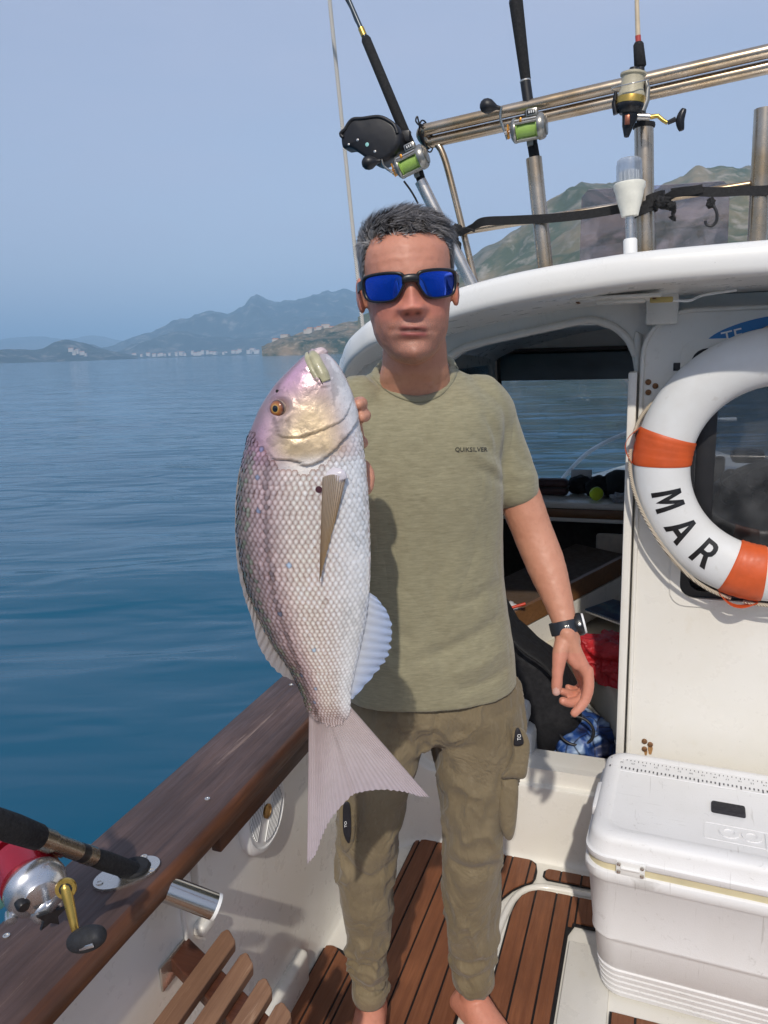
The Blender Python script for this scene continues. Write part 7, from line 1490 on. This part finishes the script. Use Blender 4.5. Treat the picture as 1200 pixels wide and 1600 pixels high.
# eye
def fish_eye():
    c = fsurf(np.array([636.0]), np.array([math.acos((439-(np.interp(636, _py, _l)+np.interp(636, _py, _rr))/2)/((np.interp(636, _py, _rr)-np.interp(636, _py, _l))/2))]))[0]; ax = unit(-F0*0.86-R0*0.42+UP*0.05); c = c+ax*-0.004
    e = lathe('eye', [(0.0001, 0), (0.0118, 0), (0.0118, 0.003), (0.0104, 0.0058), (0.0075, 0.0076), (0.0040, 0.0085), (0.0001, 0.0087)], c, ax, None, fish, 32)
    g = NT('fish_iris'); a = g.n('TexCoord').outputs['Object']; n = g.noise(g.coord(), 300, 3); d = g.n('VectorMath', {'operation': 'DISTANCE'}, i0=a, i1=tuple(c+ax*0.0085)).outputs['Value']
    col = g.ramp(g.math('ADD', g.rng(d, 0, 0.013, 0, 1), g.rng(n, 0, 1, -0.04, 0.04)), [(0.0, (0.004, 0.004, 0.006)), (0.30, (0.004, 0.004, 0.006)), (0.36, (0.55, 0.34, 0.08)), (0.44, (0.42, 0.16, 0.03)), (0.70, (0.24, 0.07, 0.02)), (0.88, (0.05, 0.025, 0.02)), (1.0, (0.30, 0.22, 0.16))])
    g.bsdf(Base_Color=col, Roughness=0.08, Coat_Weight=1.0, Coat_Roughness=0.02); e.data.materials.clear(); e.data.materials.append(g.m)
fish_eye()
# thick lips
mLip = simple('fish_lip', (0.42, 0.39, 0.24), 0.30, 0, 0.18, 90, 0.2, 300, coat=0.5)
def onf(x, y, off): 
    l, r_ = np.interp(y, _py, _l), np.interp(y, _py, _rr); q = np.clip((x-(l+r_)/2)/((r_-l)/2), -0.999, 0.999); return fsurf(np.array([float(y)]), np.array([math.acos(np.sign(q)*abs(q)**(1/0.92))]))[0]-F0*off
tube('lip', [onf(486, 550, 0.002), onf(484, 562, 0.0025), onf(491, 578, 0.003), onf(500, 592, 0.003), onf(507, 600, 0.002)], [0.0045, 0.0062, 0.0068, 0.0066, 0.0045], mLip, fish, 14, 24) if False else None
def lip(P, r): 
    P = spline(np.array(P), 30); rr_ = np.interp(np.linspace(0, 1, 30), np.linspace(0, 1, len(r)), r); V, Fc = tubeVF(P, rr_, 16); return mob('lip', V, Fc, mLip, fish)
lip([onf(480, 553, -0.005), onf(483, 562, -0.0035), onf(490, 577, -0.003), onf(498, 590, -0.003), onf(504, 599, -0.003)], [0.003, 0.0050, 0.0052, 0.0050, 0.0035])
lip([onf(488, 551, -0.006), onf(492, 559, -0.005), onf(499, 573, -0.004), onf(506, 586, -0.0035), onf(511, 596, -0.003)], [0.004, 0.0080, 0.0088, 0.0092, 0.0070])
tube('mouth_line', [onf(483, 551, -0.001), onf(486.5, 560, 0.0008), onf(493.5, 575, 0.0018), onf(501, 588, 0.0022), onf(506.5, 599, 0.002)], 0.0007, mRubber, fish, 6, 24)
lump('jaw_tip', PM(500, 551, FY), (0.010, 0.010, 0.007), simple('pale_jaw', (0.66, 0.52, 0.52), 0.35, 0, 0.1, 80, coat=0.4), fish, 0.15, 1.5, 2.0, 4)
lathe('nostril', [(0.0001, 0), (0.0022, 0), (0.0022, 0.0006), (0.0001, 0.0006)], onf(436, 610, 0.0012), -F0, mRubber, fish, 10)
# fins: corrugated membranes with rays, a little thick
def fin_material(name, base, tip, trans):
    g = NT(name); f = g.n('SeparateColor', Color=g.attr('fin')); c = g.mix(f.outputs[0], base, tip); c = g.mix(g.math('MULTIPLY', f.outputs[1], 0.22), c, tuple(x*0.7 for x in base)); v = g.coord(); c = g.mix(g.rng(g.noise(v, 70, 4), 0.4, 0.75, 0, 0.25), c, tuple(x*0.7 for x in base))
    b = g.n('BsdfPrincipled', Base_Color=c, Roughness=0.26, Coat_Weight=0.4, Coat_Roughness=0.12, Normal=g.bump(g.noise(v, 300, 3), 0.2, 0.001)).outputs[0]; tl = g.n('BsdfTranslucent', Color=c).outputs[0]; tr = g.n('BsdfTransparent').outputs[0]
    m1 = g.n('MixShader', i0=0.30, i1=b, i2=tl).outputs[0]; m2 = g.n('MixShader', i0=g.math('MULTIPLY', g.math('SUBTRACT', 1.0, f.outputs[1]), g.math('MULTIPLY', f.outputs[0], trans)), i1=m1, i2=tr).outputs[0]; g.t.links.new(m2, g.out.inputs['Surface']); return g.m
def fin(name, root, tip, m, nray, th=0.0012, amp=0.0012, yf=None, ragged=0.0, out=None, sub=6, nl=22):
    root = spline(np.array([list(p) for p in root], float), nray*sub+1); tip = spline(np.array([list(p) for p in tip], float), nray*sub+1); out = -F0 if out is None else out
    k = np.arange(nray*sub+1); ph = k/sub*2*math.pi; ray_ = 0.5+0.5*np.cos(ph); rs = np.random.RandomState(4); rag = np.interp(k, np.arange(0, nray*sub+2, sub/2.0), rs.rand(len(np.arange(0, nray*sub+2, sub/2.0))))
    A, B, Ca = [], [], []
    for t in np.linspace(0, 1, nl):
        tt = t*(1-ragged*(1-ray_)*0.6*t-ragged*rag*0.6*t)
        x = root[:, 0]+(tip[:, 0]-root[:, 0])*tt; y = root[:, 1]+(tip[:, 1]-root[:, 1])*tt; yc = root[:, 2]+(tip[:, 2]-root[:, 2])*tt
        P = np.array([PM(a, b, c) for a, b, c in zip(x, y, yc)]); wob = amp*np.cos(ph)*(1-0.5*t)+0.004*t*np.sin(k/(nray*sub)*5.0+1.0)*(1 if amp > 0.0008 else 0.5)
        h = th*(1-0.75*t)*(0.6+0.5*ray_); A.append(P+out*(wob+h)[:, None]); B.append(P+out*(wob-h)[:, None]); Ca.append(np.stack([np.full(len(k), t), ray_*(1-0.3*t), 0*ray_], 1))
    n = len(k); V = np.concatenate(A+B); Fc = []; o2 = nl*n
    for i in range(nl-1):
        for j in range(n-1): a = i*n+j; Fc += [(a, a+1, a+n+1, a+n), (o2+a+n, o2+a+n+1, o2+a+1, o2+a)]
    for i in range(nl-1):
        for j in (0, n-1): a = i*n+j; Fc.append((a, a+n, o2+a+n, o2+a))
    for j in range(n-1):
        a = (nl-1)*n+j; Fc.append((a, a+1, o2+a+1, o2+a)); Fc.append((j, j+1, o2+j+1, o2+j))
    o = mob(name, V, Fc, m, fish); setcol(o.data, 'fin', np.concatenate(Ca+Ca)); sharp(o, 60); return o
mTail = fin_material('tail_membrane', (0.74, 0.64, 0.62), (0.66, 0.58, 0.62), 0.3); mAnal = fin_material('anal_membrane', (0.70, 0.72, 0.76), (0.52, 0.66, 0.95), 0.8); mPec = fin_material('pectoral_membrane', (0.70, 0.62, 0.54), (0.52, 0.36, 0.18), 0.2); mDor = fin_material('dorsal_membrane', (0.42, 0.38, 0.36), (0.50, 0.46, 0.46), 0.30)
F_ = lambda L: [(x, y, FY) for x, y in L]
fin('tail_fin', F_([(483, 1112), (492, 1122), (500, 1128), (509, 1131), (519, 1132)]), F_([(480, 1352), (494, 1334), (508, 1298), (528, 1268), (556, 1239)]), mTail, 17, 0.0022, 0.0004, ragged=0.02, nl=34)
fin('tail_fin', F_([(517, 1132), (528, 1130), (537, 1124), (543, 1115), (546, 1103)]), F_([(554, 1240), (585, 1234), (625, 1237), (655, 1246), (672, 1247)]), mTail, 17, 0.0022, 0.0004, ragged=0.015, nl=34)
fin('anal_fin', F_([(572, 922), (573, 950), (566, 985), (558, 1020), (551, 1055), (546, 1090)]), [(590, 934, FY), (608, 958, FY-0.005), (615, 990, FY-0.01), (609, 1022, FY-0.01), (590, 1052, FY-0.005), (551, 1093, FY)], mAnal, 13, 0.0004, 0.0003, ragged=0.10)
fin('dorsal_fin', F_([(389, 928), (398, 950), (412, 985), (428, 1010), (444, 1035), (462, 1064)]), F_([(385, 940), (396, 974), (403, 1006), (417, 1034), (438, 1056), (463, 1066)]), mDor, 12, 0.0012, 0.0012, ragged=0.06)
fin('spiny_dorsal', F_([(386, 690), (375, 750), (372, 830), (378, 890), (389, 935)]), F_([(383, 700), (370, 758), (367, 834), (372, 895), (384, 944)]), mDor, 11, 0.0025, 0.0008, ragged=0.1)
Y1 = FY-0.049
fin('pectoral_fin', [(504, 746, Y1+0.005), (514, 742, Y1+0.003), (526, 742, Y1+0.004), (540, 749, Y1+0.009)], [(499, 914, Y1+0.004), (502, 900, Y1+0.002), (512, 860, Y1+0.002), (526, 808, Y1+0.007)], mPec, 12, 0.0016, 0.0010, ragged=0.03, nl=30)
lump('fin_base', PM(521, 744, Y1+0.012), (0.019, 0.008, 0.011), simple('pale_fin_base', (0.62, 0.58, 0.62), 0.3, 0, 0.1, 60, coat=0.4), fish, 0.12, 1.4, 5.0, 4)
lathe('dark_spot', [(0.0001, 0), (0.0045, 0), (0.0045, 0.0008), (0.0001, 0.0010)], onf(502, 756, 0.0016), -F0, simple('axil_spot', (0.07, 0.02, 0.03), 0.4), fish, 16)
fin('pelvic_fin', [(572, 770, FY), (574, 782, FY), (576, 800, FY)], [(577, 845, FY+0.01), (577, 848, FY+0.01), (576, 852, FY+0.01)], mAnal, 6, 0.0012, 0.0008)
# ================================================================ air
def build_haze():
    bm = bmesh.new(); bmesh.ops.create_cube(bm, size=1.0)
    bmesh.ops.scale(bm, vec=(15000, 15000, 290), verts=bm.verts); bmesh.ops.translate(bm, vec=(0, 0, 145-3.0), verts=bm.verts)
    g = NT('haze_air'); vol = g.n('VolumePrincipled', Color=(0.41, 0.68, 1.0, 1), Density=0.00042, Anisotropy=-0.32)
    g.t.links.new(vol.outputs['Volume'], g.out.inputs['Volume'])
    o = bob('haze', bm, g.m, None, False); tag(o, 'thin blue haze in the air over the sea', None, None, 'stuff')
build_haze()
